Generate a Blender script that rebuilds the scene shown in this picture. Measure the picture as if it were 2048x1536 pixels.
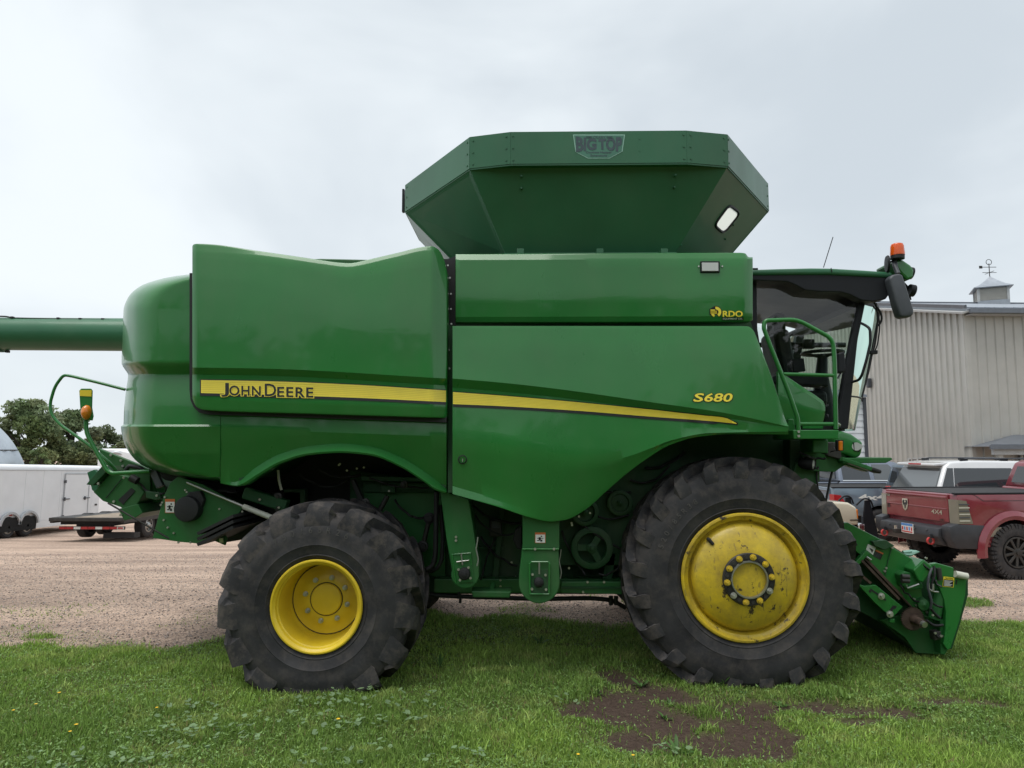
import bpy, bmesh, math, random
import numpy as np
from mathutils import Vector, Matrix, Euler

for o in list(bpy.data.objects):
    bpy.data.objects.remove(o, do_unlink=True)
sc = bpy.context.scene
COL = sc.collection
rng = np.random.default_rng(7)
random.seed(7)
R = math.radians

# ------------------------------------------------------------------ camera
CAMZ, FPX = 1.87, 1420.0            # eye height; focal length in pixels of a 2048 px wide frame
PITCH, YAW = math.atan(132 / FPX), math.atan(26 / FPX)
cam = bpy.data.cameras.new('camera')
cam.sensor_width = 36.0
cam.lens = FPX / 2048 * 36.0
cam.clip_start, cam.clip_end = 0.1, 2000.0
cam_o = bpy.data.objects.new('camera', cam)
cam_o.location = (0, 0, CAMZ)
cam_o.rotation_euler = (R(90) + PITCH, 0, YAW)
COL.objects.link(cam_o)
sc.camera = cam_o

# ------------------------------------------------------------------ sky and sun
SUN_EL, SUN_AZ = R(72), R(232)      # azimuth measured from +Y towards +X (high, behind the viewer's left shoulder)
world = bpy.data.worlds.new('World')
sc.world = world
world.use_nodes = True
wn, wl = world.node_tree.nodes, world.node_tree.links
wn.clear()
w_out = wn.new('ShaderNodeOutputWorld')
w_mix = wn.new('ShaderNodeMixShader')
w_sky = wn.new('ShaderNodeTexSky')
w_sky.sky_type = 'NISHITA'
w_sky.sun_disc = False
w_sky.sun_elevation = SUN_EL
w_sky.sun_rotation = SUN_AZ
w_b1 = wn.new('ShaderNodeBackground'); w_b1.inputs[1].default_value = 0.08
w_b2 = wn.new('ShaderNodeBackground'); w_b2.inputs[1].default_value = 1.0
w_tc = wn.new('ShaderNodeTexCoord')
w_map = wn.new('ShaderNodeMapping')
w_map.inputs['Scale'].default_value = (1.0, 1.0, 1.7)
w_map.inputs['Location'].default_value = (0.35, 0.2, 0.1)
w_n1 = wn.new('ShaderNodeTexNoise')
w_n1.inputs['Scale'].default_value = 1.7
w_n1.inputs['Detail'].default_value = 5.0
w_n1.inputs['Roughness'].default_value = 0.5
w_n1.inputs['Distortion'].default_value = 0.35
w_cr = wn.new('ShaderNodeValToRGB')
w_cr.color_ramp.interpolation = 'EASE'
w_cr.color_ramp.elements[0].position = 0.30
w_cr.color_ramp.elements[0].color = (0.385, 0.425, 0.458, 1)
w_cr.color_ramp.elements[1].position = 0.70
w_cr.color_ramp.elements[1].color = (0.56, 0.595, 0.615, 1)
wl.new(w_tc.outputs['Generated'], w_map.inputs['Vector'])
wl.new(w_map.outputs['Vector'], w_n1.inputs['Vector'])
wl.new(w_n1.outputs['Fac'], w_cr.inputs['Fac'])
wl.new(w_cr.outputs['Color'], w_b2.inputs['Color'])
wl.new(w_sky.outputs['Color'], w_b1.inputs['Color'])
w_mix.inputs[0].default_value = 0.94
wl.new(w_b1.outputs[0], w_mix.inputs[1])
wl.new(w_b2.outputs[0], w_mix.inputs[2])
wl.new(w_mix.outputs[0], w_out.inputs['Surface'])

sun = bpy.data.lights.new('sun', 'SUN')
sun.energy = 1.5
sun.angle = R(40)
sun.color = (1.0, 0.97, 0.93)
sun_o = bpy.data.objects.new('sun', sun)
sd = Vector((math.sin(SUN_AZ) * math.cos(SUN_EL), math.cos(SUN_AZ) * math.cos(SUN_EL), math.sin(SUN_EL)))
sun_o.rotation_euler = (-sd).to_track_quat('-Z', 'Y').to_euler()
sun_o.location = (-4, -6, 14)
COL.objects.link(sun_o)

sc.view_settings.view_transform = 'Standard'
sc.view_settings.look = 'None'
sc.view_settings.exposure = 0.78
sc.view_settings.gamma = 1.0
sc.view_settings.use_curve_mapping = False
sc.cycles.max_bounces = 7
sc.cycles.diffuse_bounces = 3
sc.cycles.glossy_bounces = 4
sc.cycles.transparent_max_bounces = 12
sc.cycles.caustics_reflective = False
sc.cycles.caustics_refractive = False

# ------------------------------------------------------------------ measuring helpers
CAM = np.array([0.0, 0.0, CAMZ])
FW = np.array([-math.sin(YAW) * math.cos(PITCH), math.cos(YAW) * math.cos(PITCH), math.sin(PITCH)])
RT = np.array([math.cos(YAW), math.sin(YAW), 0.0])
UP = np.cross(RT, FW)

def W(px, py, Y):
    """point at depth Y that was measured at (px, py) on the 2048 px photograph"""
    d = FW * FPX + RT * (px - 1024.0) + UP * (768.0 - py)
    return Vector(CAM + d * (Y / d[1]))

def WZ(px, py, z):
    d = FW * FPX + RT * (px - 1024.0) + UP * (768.0 - py)
    return Vector(CAM + d * ((z - CAMZ) / d[2]))

def PXY(p):
    d = np.array(p) - CAM
    f = d @ FW
    return 1024 + FPX * (d @ RT) / f, 768 - FPX * (d @ UP) / f

def px_m(n, Y):
    return n * Y / FPX

def smooth(t):
    t = np.clip(t, 0, 1)
    return t * t * (3 - 2 * t)

def gz(x, y):
    """height of the lot: level under the machine, falling gently away behind it"""
    l = np.interp(y, [9, 11, 22.8, 27, 60, 400], [0, -0.08, -0.90, -1.05, -1.6, -2.2])
    r = np.interp(y, [9, 10.5, 12.4, 17, 30, 60, 400], [0, -0.1, -0.31, -0.30, -0.4, -1.2, -2.2])
    b = smooth((np.asarray(x) + 4) / 8.0)
    return l * (1 - b) + r * b

def pchip(xs, ys):
    xs, ys = np.array(xs, float), np.array(ys, float)
    if len(xs) == 1:
        return lambda x: ys[0]
    h = np.diff(xs); dl = np.diff(ys) / h
    m = np.zeros(len(xs)); m[0], m[-1] = dl[0], dl[-1]
    for i in range(1, len(xs) - 1):
        if dl[i - 1] * dl[i] > 0:
            w1, w2 = 2 * h[i] + h[i - 1], h[i] + 2 * h[i - 1]
            m[i] = (w1 + w2) / (w1 / dl[i - 1] + w2 / dl[i])
    def f(x):
        x = min(max(float(x), xs[0]), xs[-1])
        i = min(max(int(np.searchsorted(xs, x) - 1), 0), len(xs) - 2)
        t = (x - xs[i]) / h[i]
        return ((2*t**3 - 3*t**2 + 1) * ys[i] + (t**3 - 2*t**2 + t) * h[i] * m[i]
                + (-2*t**3 + 3*t**2) * ys[i + 1] + (t**3 - t**2) * h[i] * m[i + 1])
    return f

_perm = rng.permutation(4096)
def vnoise(x, y, s=1.0, seed=0):
    """smooth value noise, 0..1, on arrays"""
    x = np.asarray(x, float) * s + 37.2 + seed * 13.7
    y = np.asarray(y, float) * s + 91.7 + seed * 7.1
    xi, yi = np.floor(x).astype(int), np.floor(y).astype(int)
    fx, fy = smooth(x - xi), smooth(y - yi)
    def h(a, b):
        return _perm[(_perm[(a + 977 * seed) & 4095] + b) & 4095] / 4095.0
    return ((h(xi, yi) * (1 - fx) + h(xi + 1, yi) * fx) * (1 - fy)
            + (h(xi, yi + 1) * (1 - fx) + h(xi + 1, yi + 1) * fx) * fy)

def fbm(x, y, s=1.0, seed=0, n=3):
    t, a, tot = 0.0, 1.0, 0.0
    for k in range(n):
        t = t + a * vnoise(x, y, s * 2**k, seed + k); tot += a; a *= 0.5
    return t / tot

# ------------------------------------------------------------------ materials
MATS = {}
def new_mat(name):
    m = bpy.data.materials.new(name); m.use_nodes = True
    MATS[name] = m
    nt = m.node_tree
    return m, nt, nt.nodes['Principled BSDF']

def setp(b, **k):
    names = {'base': 'Base Color', 'rough': 'Roughness', 'metal': 'Metallic', 'spec': 'Specular IOR Level',
             'coat': 'Coat Weight', 'coatr': 'Coat Roughness', 'trans': 'Transmission Weight', 'ior': 'IOR', 'alpha': 'Alpha',
             'sheen': 'Sheen Weight'}
    for a, v in k.items():
        b.inputs[names[a]].default_value = (*v, 1) if a == 'base' else v

def noise_mix(nt, scale, c1, c2, lo=0.4, hi=0.6, detail=4, coord='Object', vec_scale=None, rough=0.55):
    n, l = nt.nodes, nt.links
    tc = n.new('ShaderNodeTexCoord'); nz = n.new('ShaderNodeTexNoise'); cr = n.new('ShaderNodeValToRGB')
    nz.inputs['Scale'].default_value = scale; nz.inputs['Detail'].default_value = detail
    nz.inputs['Roughness'].default_value = rough
    src = tc.outputs[coord]
    if vec_scale:
        mp = n.new('ShaderNodeMapping'); mp.inputs['Scale'].default_value = vec_scale
        l.new(src, mp.inputs[0]); src = mp.outputs[0]
    l.new(src, nz.inputs['Vector']); l.new(nz.outputs['Fac'], cr.inputs['Fac'])
    cr.color_ramp.elements[0].position, cr.color_ramp.elements[1].position = lo, hi
    cr.color_ramp.elements[0].color = (*c1, 1); cr.color_ramp.elements[1].color = (*c2, 1)
    return cr, nz

def mixc(nt, fac, a, b, mode='MIX'):
    m = nt.nodes.new('ShaderNodeMix'); m.data_type = 'RGBA'; m.blend_type = mode
    for s, v in ((m.inputs[0], fac), (m.inputs[6], a), (m.inputs[7], b)):
        if hasattr(v, 'links') or hasattr(v, 'is_output'):
            nt.links.new(v, s)
        else:
            s.default_value = v if isinstance(v, (int, float)) else (*v, 1)
    return m.outputs[2]

def bump(nt, bsdf, src, strength, dist=0.01):
    b = nt.nodes.new('ShaderNodeBump')
    b.inputs['Strength'].default_value = strength; b.inputs['Distance'].default_value = dist
    nt.links.new(src, b.inputs['Height']); nt.links.new(b.outputs[0], bsdf.inputs['Normal'])
    return b

def simple(name, base, rough=0.5, metal=0.0, var=0.12, scale=6.0, coat=0.0, spec=0.5, bumpn=0.0, bs=40.0, coord='Object'):
    """paint or plastic with mottled colour and uneven gloss"""
    m, nt, b = new_mat(name)
    setp(b, base=base, rough=rough, metal=metal, coat=coat, spec=spec)
    cr, nz = noise_mix(nt, scale, tuple(c * (1 - var) for c in base), tuple(min(1, c * (1 + var)) for c in base), 0.3, 0.7, coord=coord)
    nt.links.new(cr.outputs[0], b.inputs['Base Color'])
    mr = nt.nodes.new('ShaderNodeMapRange')
    mr.inputs['To Min'].default_value = max(0.02, rough - 0.08); mr.inputs['To Max'].default_value = min(1, rough + 0.1)
    nt.links.new(nz.outputs['Fac'], mr.inputs['Value']); nt.links.new(mr.outputs[0], b.inputs['Roughness'])
    if bumpn:
        n2 = nt.nodes.new('ShaderNodeTexNoise'); n2.inputs['Scale'].default_value = bs; n2.inputs['Detail'].default_value = 3
        tc = nt.nodes.new('ShaderNodeTexCoord'); nt.links.new(tc.outputs[coord], n2.inputs['Vector'])
        bump(nt, b, n2.outputs['Fac'], bumpn)
    return m

def green_paint(name, base, rough, dust, coat):
    m, nt, b = new_mat(name)
    setp(b, base=base, rough=rough, coat=coat, coatr=0.05, spec=0.36)
    cr, nz = noise_mix(nt, 1.3, tuple(c * 0.9 for c in base), tuple(c * 1.12 for c in base), 0.3, 0.7, detail=3)
    # road dust, thin, a little streaked downwards; broad pale patches paint in cloud reflections
    d1, dn = noise_mix(nt, 2.2, (0, 0, 0), (1, 1, 1), 0.45, 0.80, detail=9, vec_scale=(1.3, 1.3, 0.55), rough=0.62)
    mul = nt.nodes.new('ShaderNodeMath'); mul.operation = 'MULTIPLY'; mul.inputs[1].default_value = dust
    nt.links.new(d1.outputs[0], mul.inputs[0])
    col = mixc(nt, mul.outputs[0], cr.outputs[0], (0.16, 0.15, 0.11))
    # small bright chips and splashes
    s1, _ = noise_mix(nt, 60.0, (0, 0, 0), (1, 1, 1), 0.74, 0.78, detail=2)
    mul2 = nt.nodes.new('ShaderNodeMath'); mul2.operation = 'MULTIPLY'; mul2.inputs[1].default_value = 0.25 * min(1, dust * 4)
    nt.links.new(s1.outputs[0], mul2.inputs[0])
    col2 = mixc(nt, mul2.outputs[0], col, (0.24, 0.27, 0.2))
    nt.links.new(col2, b.inputs['Base Color'])
    mr = nt.nodes.new('ShaderNodeMapRange'); mr.inputs['To Min'].default_value = rough - 0.07; mr.inputs['To Max'].default_value = rough + 0.16
    nt.links.new(dn.outputs['Fac'], mr.inputs['Value']); nt.links.new(mr.outputs[0], b.inputs['Roughness'])
    n2 = nt.nodes.new('ShaderNodeTexNoise'); n2.inputs['Scale'].default_value = 2.2; n2.inputs['Detail'].default_value = 1
    tc = nt.nodes.new('ShaderNodeTexCoord'); nt.links.new(tc.outputs['Object'], n2.inputs['Vector'])
    bump(nt, b, n2.outputs['Fac'], 0.16, 0.03)
    return m

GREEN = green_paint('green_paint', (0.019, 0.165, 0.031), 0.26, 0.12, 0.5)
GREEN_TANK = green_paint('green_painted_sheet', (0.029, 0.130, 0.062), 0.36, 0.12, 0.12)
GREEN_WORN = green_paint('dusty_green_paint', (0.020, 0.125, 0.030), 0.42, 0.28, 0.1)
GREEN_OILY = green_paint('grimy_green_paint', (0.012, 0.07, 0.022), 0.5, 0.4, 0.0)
BLACK = simple('black_plastic', (0.010, 0.011, 0.014), 0.5, var=0.2, spec=0.3)
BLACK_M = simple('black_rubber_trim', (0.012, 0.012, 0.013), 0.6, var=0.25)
GREY_PL = simple('grey_plastic', (0.06, 0.065, 0.075), 0.5, var=0.15)
STEEL = simple('bare_steel', (0.45, 0.45, 0.43), 0.35, 0.9, var=0.15)
ZINC = simple('zinc_bolt', (0.55, 0.55, 0.5), 0.35, 0.8, var=0.15)
RUSTY = simple('rusty_steel', (0.09, 0.06, 0.045), 0.75, 0.3, var=0.4, scale=20)
DK_STEEL = simple('dark_oily_steel', (0.05, 0.048, 0.045), 0.5, 0.5, var=0.3)
IVORY = simple('ivory_plastic', (0.55, 0.55, 0.46), 0.4, var=0.08)
DEC_Y = simple('yellow_decal', (0.92, 0.74, 0.06), 0.35, var=0.05, coat=0.2)
DEC_YD = simple('yellow_decal_line', (0.72, 0.55, 0.035), 0.35, var=0.05)
DEC_K = simple('black_decal', (0.012, 0.013, 0.012), 0.35, var=0.1)
DEC_W = simple('white_decal', (0.72, 0.72, 0.68), 0.45, var=0.05)
DEC_O = simple('orange_decal', (0.55, 0.14, 0.04), 0.45, var=0.08)
DEC_PALE = simple('pale_green_decal', (0.30, 0.52, 0.42), 0.4, var=0.05)
DEC_SLATE = simple('faded_slate_decal', (0.045, 0.075, 0.085), 0.45, var=0.2, scale=30)
DEC_BADGE = simple('faded_badge_green', (0.06, 0.19, 0.13), 0.45, var=0.1)
DEC_B = simple('blue_print', (0.08, 0.22, 0.5), 0.45)
DEC_R = simple('red_plastic', (0.45, 0.03, 0.03), 0.35)
CHROME = simple('chrome', (0.7, 0.7, 0.7), 0.12, 1.0, var=0.03)

def emissive_free_lens(name, base, rough=0.15, trans=0.4):
    m, nt, b = new_mat(name)
    setp(b, base=base, rough=rough, trans=trans, ior=1.45, coat=0.5)
    return m
AMBER = emissive_free_lens('amber_lens', (0.95, 0.28, 0.02), 0.2, 0.25)
BEACON = emissive_free_lens('orange_beacon_lens', (0.95, 0.13, 0.01), 0.15, 0.25)
LENS = emissive_free_lens('clear_lamp_lens', (0.75, 0.76, 0.74), 0.15, 0.3)

def thin_glass(name, tint, gloss, rough=0.02, gcol=(1, 1, 1)):
    m = bpy.data.materials.new(name); m.use_nodes = True; nt = m.node_tree; n, l = nt.nodes, nt.links
    n.clear()
    out = n.new('ShaderNodeOutputMaterial'); mix = n.new('ShaderNodeMixShader')
    tr = n.new('ShaderNodeBsdfTransparent'); gl = n.new('ShaderNodeBsdfGlossy'); fr = n.new('ShaderNodeFresnel')
    mt = n.new('ShaderNodeMath'); mt.operation = 'MULTIPLY_ADD'
    tr.inputs[0].default_value = (*tint, 1); gl.inputs['Roughness'].default_value = rough; gl.inputs[0].default_value = (*gcol, 1)
    fr.inputs[0].default_value = 1.5
    l.new(fr.outputs[0], mt.inputs[0]); mt.inputs[1].default_value = gloss; mt.inputs[2].default_value = 0.01
    l.new(mt.outputs[0], mix.inputs[0]); l.new(tr.outputs[0], mix.inputs[1]); l.new(gl.outputs[0], mix.inputs[2])
    l.new(mix.outputs[0], out.inputs['Surface'])
    MATS[name] = m
    return m
GLASS = thin_glass('cab_glass', (0.90, 0.94, 0.92), 0.9)
GLASS_F = thin_glass('windscreen_glass', (0.66, 0.80, 0.73), 2.2, gcol=(.62, .80, .72))
GLASS_CLEAR, _nt, _b = new_mat('hopper_window')
_tl = _nt.nodes.new('ShaderNodeBsdfTranslucent'); _tl.inputs[0].default_value = (.92, .92, .86, 1)
_mx = _nt.nodes.new('ShaderNodeMixShader'); _mx.inputs[0].default_value = .7; setp(_b, base=(.8, .8, .74), rough=.3)
_nt.links.new(_b.outputs[0], _mx.inputs[1]); _nt.links.new(_tl.outputs[0], _mx.inputs[2]); _nt.links.new(_mx.outputs[0], _nt.nodes['Material Output'].inputs['Surface'])
def dark_glass(name, base=(0.02, 0.024, 0.028)):
    m, nt, b = new_mat(name); setp(b, base=base, rough=0.04, spec=0.8, coat=0.6, coatr=0.02); return m
CARGLASS = dark_glass('tinted_car_glass')
CARGLASS2 = dark_glass('pale_car_glass', (0.09, 0.10, 0.105))

def rubber(name, dust):
    m, nt, b = new_mat(name)
    setp(b, rough=0.7, spec=0.3)
    cr, nz = noise_mix(nt, 4.0, (0.020, 0.020, 0.022), (0.044, 0.043, 0.045), 0.3, 0.7, detail=6)
    d, _ = noise_mix(nt, 9.0, (0, 0, 0), (1, 1, 1), 0.45, 0.8, detail=9, rough=0.7)
    mu = nt.nodes.new('ShaderNodeMath'); mu.operation = 'MULTIPLY'; mu.inputs[1].default_value = dust
    nt.links.new(d.outputs[0], mu.inputs[0])
    c = mixc(nt, mu.outputs[0], cr.outputs[0], (0.15, 0.125, 0.105))
    nt.links.new(c, b.inputs['Base Color'])
    n2 = nt.nodes.new('ShaderNodeTexNoise'); n2.inputs['Scale'].default_value = 45; n2.inputs['Detail'].default_value = 5
    tc = nt.nodes.new('ShaderNodeTexCoord'); nt.links.new(tc.outputs['Object'], n2.inputs['Vector'])
    bump(nt, b, n2.outputs['Fac'], 0.25, 0.004)
    return m
RUBBER = rubber('tyre_rubber', 0.42)
RUBBER_LUG = rubber('scuffed_lug_rubber', 0.85)
LETTER = simple('relief_lit_lettering', (0.080, 0.076, 0.072), 0.8, var=.25, scale=12)  # paler than the tyre, standing in for light caught by the relief
RUBBER_CAR = rubber('car_tyre_rubber', 0.3)

def yellow_wheel(name, wear):
    m, nt, b = new_mat(name)
    setp(b, rough=0.42, coat=0.1)
    cr, nz = noise_mix(nt, 3.0, (0.60, 0.42, 0.016), (0.76, 0.56, 0.03), 0.3, 0.7, detail=5)
    src = cr.outputs[0]
    if wear:
        d, _ = noise_mix(nt, 5.0, (0, 0, 0), (1, 1, 1), 0.36, 0.76, detail=10, rough=0.74)
        mu = nt.nodes.new('ShaderNodeMath'); mu.operation = 'MULTIPLY'; mu.inputs[1].default_value = 0.85
        nt.links.new(d.outputs[0], mu.inputs[0])
        src = mixc(nt, mu.outputs[0], src, (0.20, 0.135, 0.045))
        c, _ = noise_mix(nt, 8.0, (0, 0, 0), (1, 1, 1), 0.605, 0.635, detail=10, rough=0.72)
        src = mixc(nt, c.outputs[0], src, (0.055, 0.038, 0.022))
        s, _ = noise_mix(nt, 30.0, (0, 0, 0), (1, 1, 1), 0.63, 0.67, detail=4, vec_scale=(1, 1, 0.3))
        mu2 = nt.nodes.new('ShaderNodeMath'); mu2.operation = 'MULTIPLY'; mu2.inputs[1].default_value = 0.55
        nt.links.new(s.outputs[0], mu2.inputs[0])
        src = mixc(nt, mu2.outputs[0], src, (0.16, 0.11, 0.045))
    else:
        d, _ = noise_mix(nt, 5.0, (0, 0, 0), (1, 1, 1), 0.45, 0.9, detail=8)
        mu = nt.nodes.new('ShaderNodeMath'); mu.operation = 'MULTIPLY'; mu.inputs[1].default_value = 0.3
        nt.links.new(d.outputs[0], mu.inputs[0])
        src = mixc(nt, mu.outputs[0], src, (0.32, 0.26, 0.12))
    nt.links.new(src, b.inputs['Base Color'])
    return m
YEL = yellow_wheel('yellow_wheel_paint', False)
YEL_WORN = yellow_wheel('worn_yellow_wheel_paint', True)

# ------------------------------------------------------------------ mesh helpers
class MB:
    def __init__(s): s.v, s.f, s.mi = [], [], []; s.cur = 0
    def add(s, vs, fs):
        o = len(s.v); s.v += [tuple(v) for v in vs]; s.f += [tuple(i + o for i in f) for f in fs]
        s.mi += [s.cur] * len(fs); return s
    def box(s, c, d, rot=None):
        c = Vector(c); h = Vector(d) / 2
        vs = [Vector((x * h.x, y * h.y, z * h.z)) for x in (-1, 1) for y in (-1, 1) for z in (-1, 1)]
        if rot is not None:
            M = rot if isinstance(rot, Matrix) else Euler(rot).to_matrix()
            vs = [M @ v for v in vs]
        return s.add([c + v for v in vs], [(0, 1, 3, 2), (4, 6, 7, 5), (0, 4, 5, 1), (2, 3, 7, 6), (0, 2, 6, 4), (1, 5, 7, 3)])
    def beam(s, a, b, w, h):
        """square bar from a to b; w across (level), h the other way"""
        a, b = Vector(a), Vector(b); d = (b - a).normalized()
        u = d.cross(Vector((0, 1, 0)))
        if u.length < 1e-3: u = Vector((0, 0, 1))
        u.normalize(); v = d.cross(u).normalized()
        vs = [p + u * (i * h / 2) + v * (j * w / 2) for p in (a, b) for i, j in ((-1, -1), (1, -1), (1, 1), (-1, 1))]
        return s.add(vs, [(3, 2, 1, 0), (4, 5, 6, 7), (0, 1, 5, 4), (1, 2, 6, 5), (2, 3, 7, 6), (3, 0, 4, 7)])
    def cyl(s, a, b, r, n=16, r2=None, caps=True):
        a, b = Vector(a), Vector(b); r2 = r if r2 is None else r2
        d = (b - a).normalized(); u = d.orthogonal().normalized(); v = d.cross(u)
        vs = []
        for p, q in ((a, r), (b, r2)):
            for i in range(n):
                t = 2 * math.pi * i / n
                vs.append(p + (u * math.cos(t) + v * math.sin(t)) * q)
        fs = [(i, (i + 1) % n, n + (i + 1) % n, n + i) for i in range(n)]
        if caps: fs += [tuple(range(n))[::-1], tuple(range(n, 2 * n))]
        return s.add(vs, fs)
    def tube(s, pts, r, n=8, caps=True):
        pts = [Vector(p) for p in pts]; m = len(pts); vs = []
        up = None
        for i, p in enumerate(pts):
            d = (pts[min(i + 1, m - 1)] - pts[max(i - 1, 0)]).normalized()
            if up is None: up = d.orthogonal().normalized()
            up = (up - d * up.dot(d))
            up = up.normalized() if up.length > 1e-6 else d.orthogonal().normalized()
            v = d.cross(up)
            rr = r[i] if isinstance(r, (list, tuple)) else r
            for k in range(n):
                t = 2 * math.pi * k / n
                vs.append(p + (up * math.cos(t) + v * math.sin(t)) * rr)
        fs = [(i * n + k, i * n + (k + 1) % n, (i + 1) * n + (k + 1) % n, (i + 1) * n + k) for i in range(m - 1) for k in range(n)]
        if caps: fs += [tuple(range(n))[::-1], tuple(range((m - 1) * n, m * n))]
        return s.add(vs, fs)
    def prism(s, pts, ext):
        """closed polygon pushed along ext"""
        n = len(pts); e = Vector(ext); p = [Vector(q) for q in pts]
        return s.add(p + [q + e for q in p], [tuple(range(n))[::-1], tuple(range(n, 2 * n))] + [(i, (i + 1) % n, n + (i + 1) % n, n + i) for i in range(n)])
    def plate(s, pts, Y, t):
        """outline measured on the photograph, standing at depth Y, t thick"""
        return s.prism([W(x, y, Y) for x, y in pts], (0, t, 0))
    def lathe(s, prof, c, ax=(0, 1, 0), n=48, closed=False):
        """prof: (radius, distance along ax)"""
        c, ax = Vector(c), Vector(ax).normalized(); u = ax.orthogonal().normalized(); v = ax.cross(u)
        m = len(prof); vs = []
        for r, d in prof:
            for k in range(n):
                t = 2 * math.pi * k / n
                vs.append(c + ax * d + (u * math.cos(t) + v * math.sin(t)) * max(r, 1e-4))
        q = m if closed else m - 1
        fs = [(i * n + k, i * n + (k + 1) % n, ((i + 1) % m) * n + (k + 1) % n, ((i + 1) % m) * n + k) for i in range(q) for k in range(n)]
        return s.add(vs, fs)
    def build(s, name, mats, parent=None, smooth_deg=None, bevel=0.0, seg=2, bdeg=40, kind=None, label=None, doubles=True):
        me = bpy.data.meshes.new(name)
        me.from_pydata(s.v, [], s.f)
        if not isinstance(mats, (list, tuple)): mats = [mats]
        for m in mats: me.materials.append(m)
        if len(mats) > 1: me.polygons.foreach_set('material_index', s.mi)
        return finish(name, me, parent, smooth_deg, bevel, seg, bdeg, kind, label, doubles)

def finish(name, me, parent=None, smooth_deg=None, bevel=0.0, seg=2, bdeg=40, kind=None, label=None, doubles=True):
    bm = bmesh.new(); bm.from_mesh(me)
    if doubles: bmesh.ops.remove_doubles(bm, verts=bm.verts, dist=1e-5)
    bmesh.ops.recalc_face_normals(bm, faces=bm.faces)
    if bevel:
        es = [e for e in bm.edges if len(e.link_faces) == 2 and e.calc_face_angle(0) > R(bdeg)]
        bmesh.ops.bevel(bm, geom=es, offset=bevel, segments=seg, profile=0.5, affect='EDGES', clamp_overlap=True)
    if smooth_deg is not None:
        for f in bm.faces: f.smooth = True
        for e in bm.edges:
            e.smooth = not (len(e.link_faces) != 2 or e.calc_face_angle(0) > R(smooth_deg))
    bm.to_mesh(me); bm.free(); me.update()
    return link(name, me, parent, kind, label)

PLOC = {}
def link(name, data, parent=None, kind=None, label=None):
    o = bpy.data.objects.new(name, data)
    COL.objects.link(o)
    if parent is not None:
        o.parent = parent
        o.matrix_parent_inverse = PLOC.get(parent.name, Matrix()).inverted()
        PLOC[o.name] = PLOC.get(parent.name, Matrix()) if parent.get('_local') else Matrix()
        if parent.get('_local'):
            o.matrix_parent_inverse = Matrix(); o['_local'] = 1
    if kind: o['kind'] = kind
    if label: o['label'] = label
    return o

def thing(name, label, cat, loc=(0, 0, 0), rot=None, group=None, local=False):
    """an Empty at the thing's base; local=True: its parts are modelled in its own frame"""
    o = bpy.data.objects.new(name, None); COL.objects.link(o)
    o.empty_display_size = 0.2
    o.location = loc
    M = Matrix.Translation(Vector(loc))
    if rot is not None:
        o.rotation_euler = rot; M = M @ Euler(rot).to_matrix().to_4x4()
    o['label'] = label; o['category'] = cat
    if group: o['group'] = group
    if local: o['_local'] = 1
    else: PLOC[o.name] = M
    return o

def tag(o, label, cat, group=None, kind=None):
    o['label'] = label; o['category'] = cat
    if group: o['group'] = group
    if kind: o['kind'] = kind
    return o

def np_mesh(name, v, f, mat, col=None, smooth=False):
    v = np.asarray(v, np.float32); f = np.asarray(f, np.int32)
    me = bpy.data.meshes.new(name)
    k = f.shape[1]
    me.vertices.add(len(v)); me.vertices.foreach_set('co', v.ravel())
    me.loops.add(f.size); me.loops.foreach_set('vertex_index', f.ravel())
    me.polygons.add(len(f)); me.polygons.foreach_set('loop_start', np.arange(0, f.size, k, dtype=np.int32))
    if col is not None:
        a = me.color_attributes.new('tint', 'FLOAT_COLOR', 'POINT')
        c = np.ones((len(v), 4), np.float32); c[:, :3] = col
        a.data.foreach_set('color', c.ravel())
    me.update(calc_edges=True)
    if smooth: me.polygons.foreach_set('use_smooth', np.ones(len(f), bool))
    if mat: me.materials.append(mat)
    return me

_txt = {}
def text_mesh(s, offset=0.0, space=1.0):
    """flat letters: (verts Nx2, faces) with cap height about 0.7"""
    key = (s, offset, space)
    if key in _txt: return _txt[key]
    c = bpy.data.curves.new('t', 'FONT'); c.body = s; c.offset = offset; c.space_character = space
    c.resolution_u = 3; c.fill_mode = 'FRONT' if c.dimensions == '2D' else c.fill_mode
    o = bpy.data.objects.new('t', c); COL.objects.link(o)
    dg = bpy.context.evaluated_depsgraph_get()
    me = bpy.data.meshes.new_from_object(o.evaluated_get(dg))
    v = np.array([tuple(x.co)[:2] for x in me.vertices]); f = [tuple(p.vertices) for p in me.polygons]
    bpy.data.objects.remove(o); bpy.data.curves.remove(c); bpy.data.meshes.remove(me)
    _txt[key] = (v, f)
    return v, f

def text_fit(s, x0, x1, y0, y1, offset=0.0, space=1.0, shear=0.0, ref=None):
    """letters scaled to fill a box (y grows downwards); the box is that of the un-thickened letters"""
    v, f = text_mesh(s, offset, space)
    r = text_mesh(s, 0.0, space)[0]
    lo, hi = r.min(0), r.max(0)
    t = (v - lo) / (hi - lo)
    X = x0 + t[:, 0] * (x1 - x0); Yv = y1 - t[:, 1] * (y1 - y0)
    X = X + shear * (y1 - Yv)
    return np.stack([X, Yv], 1), f
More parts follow.
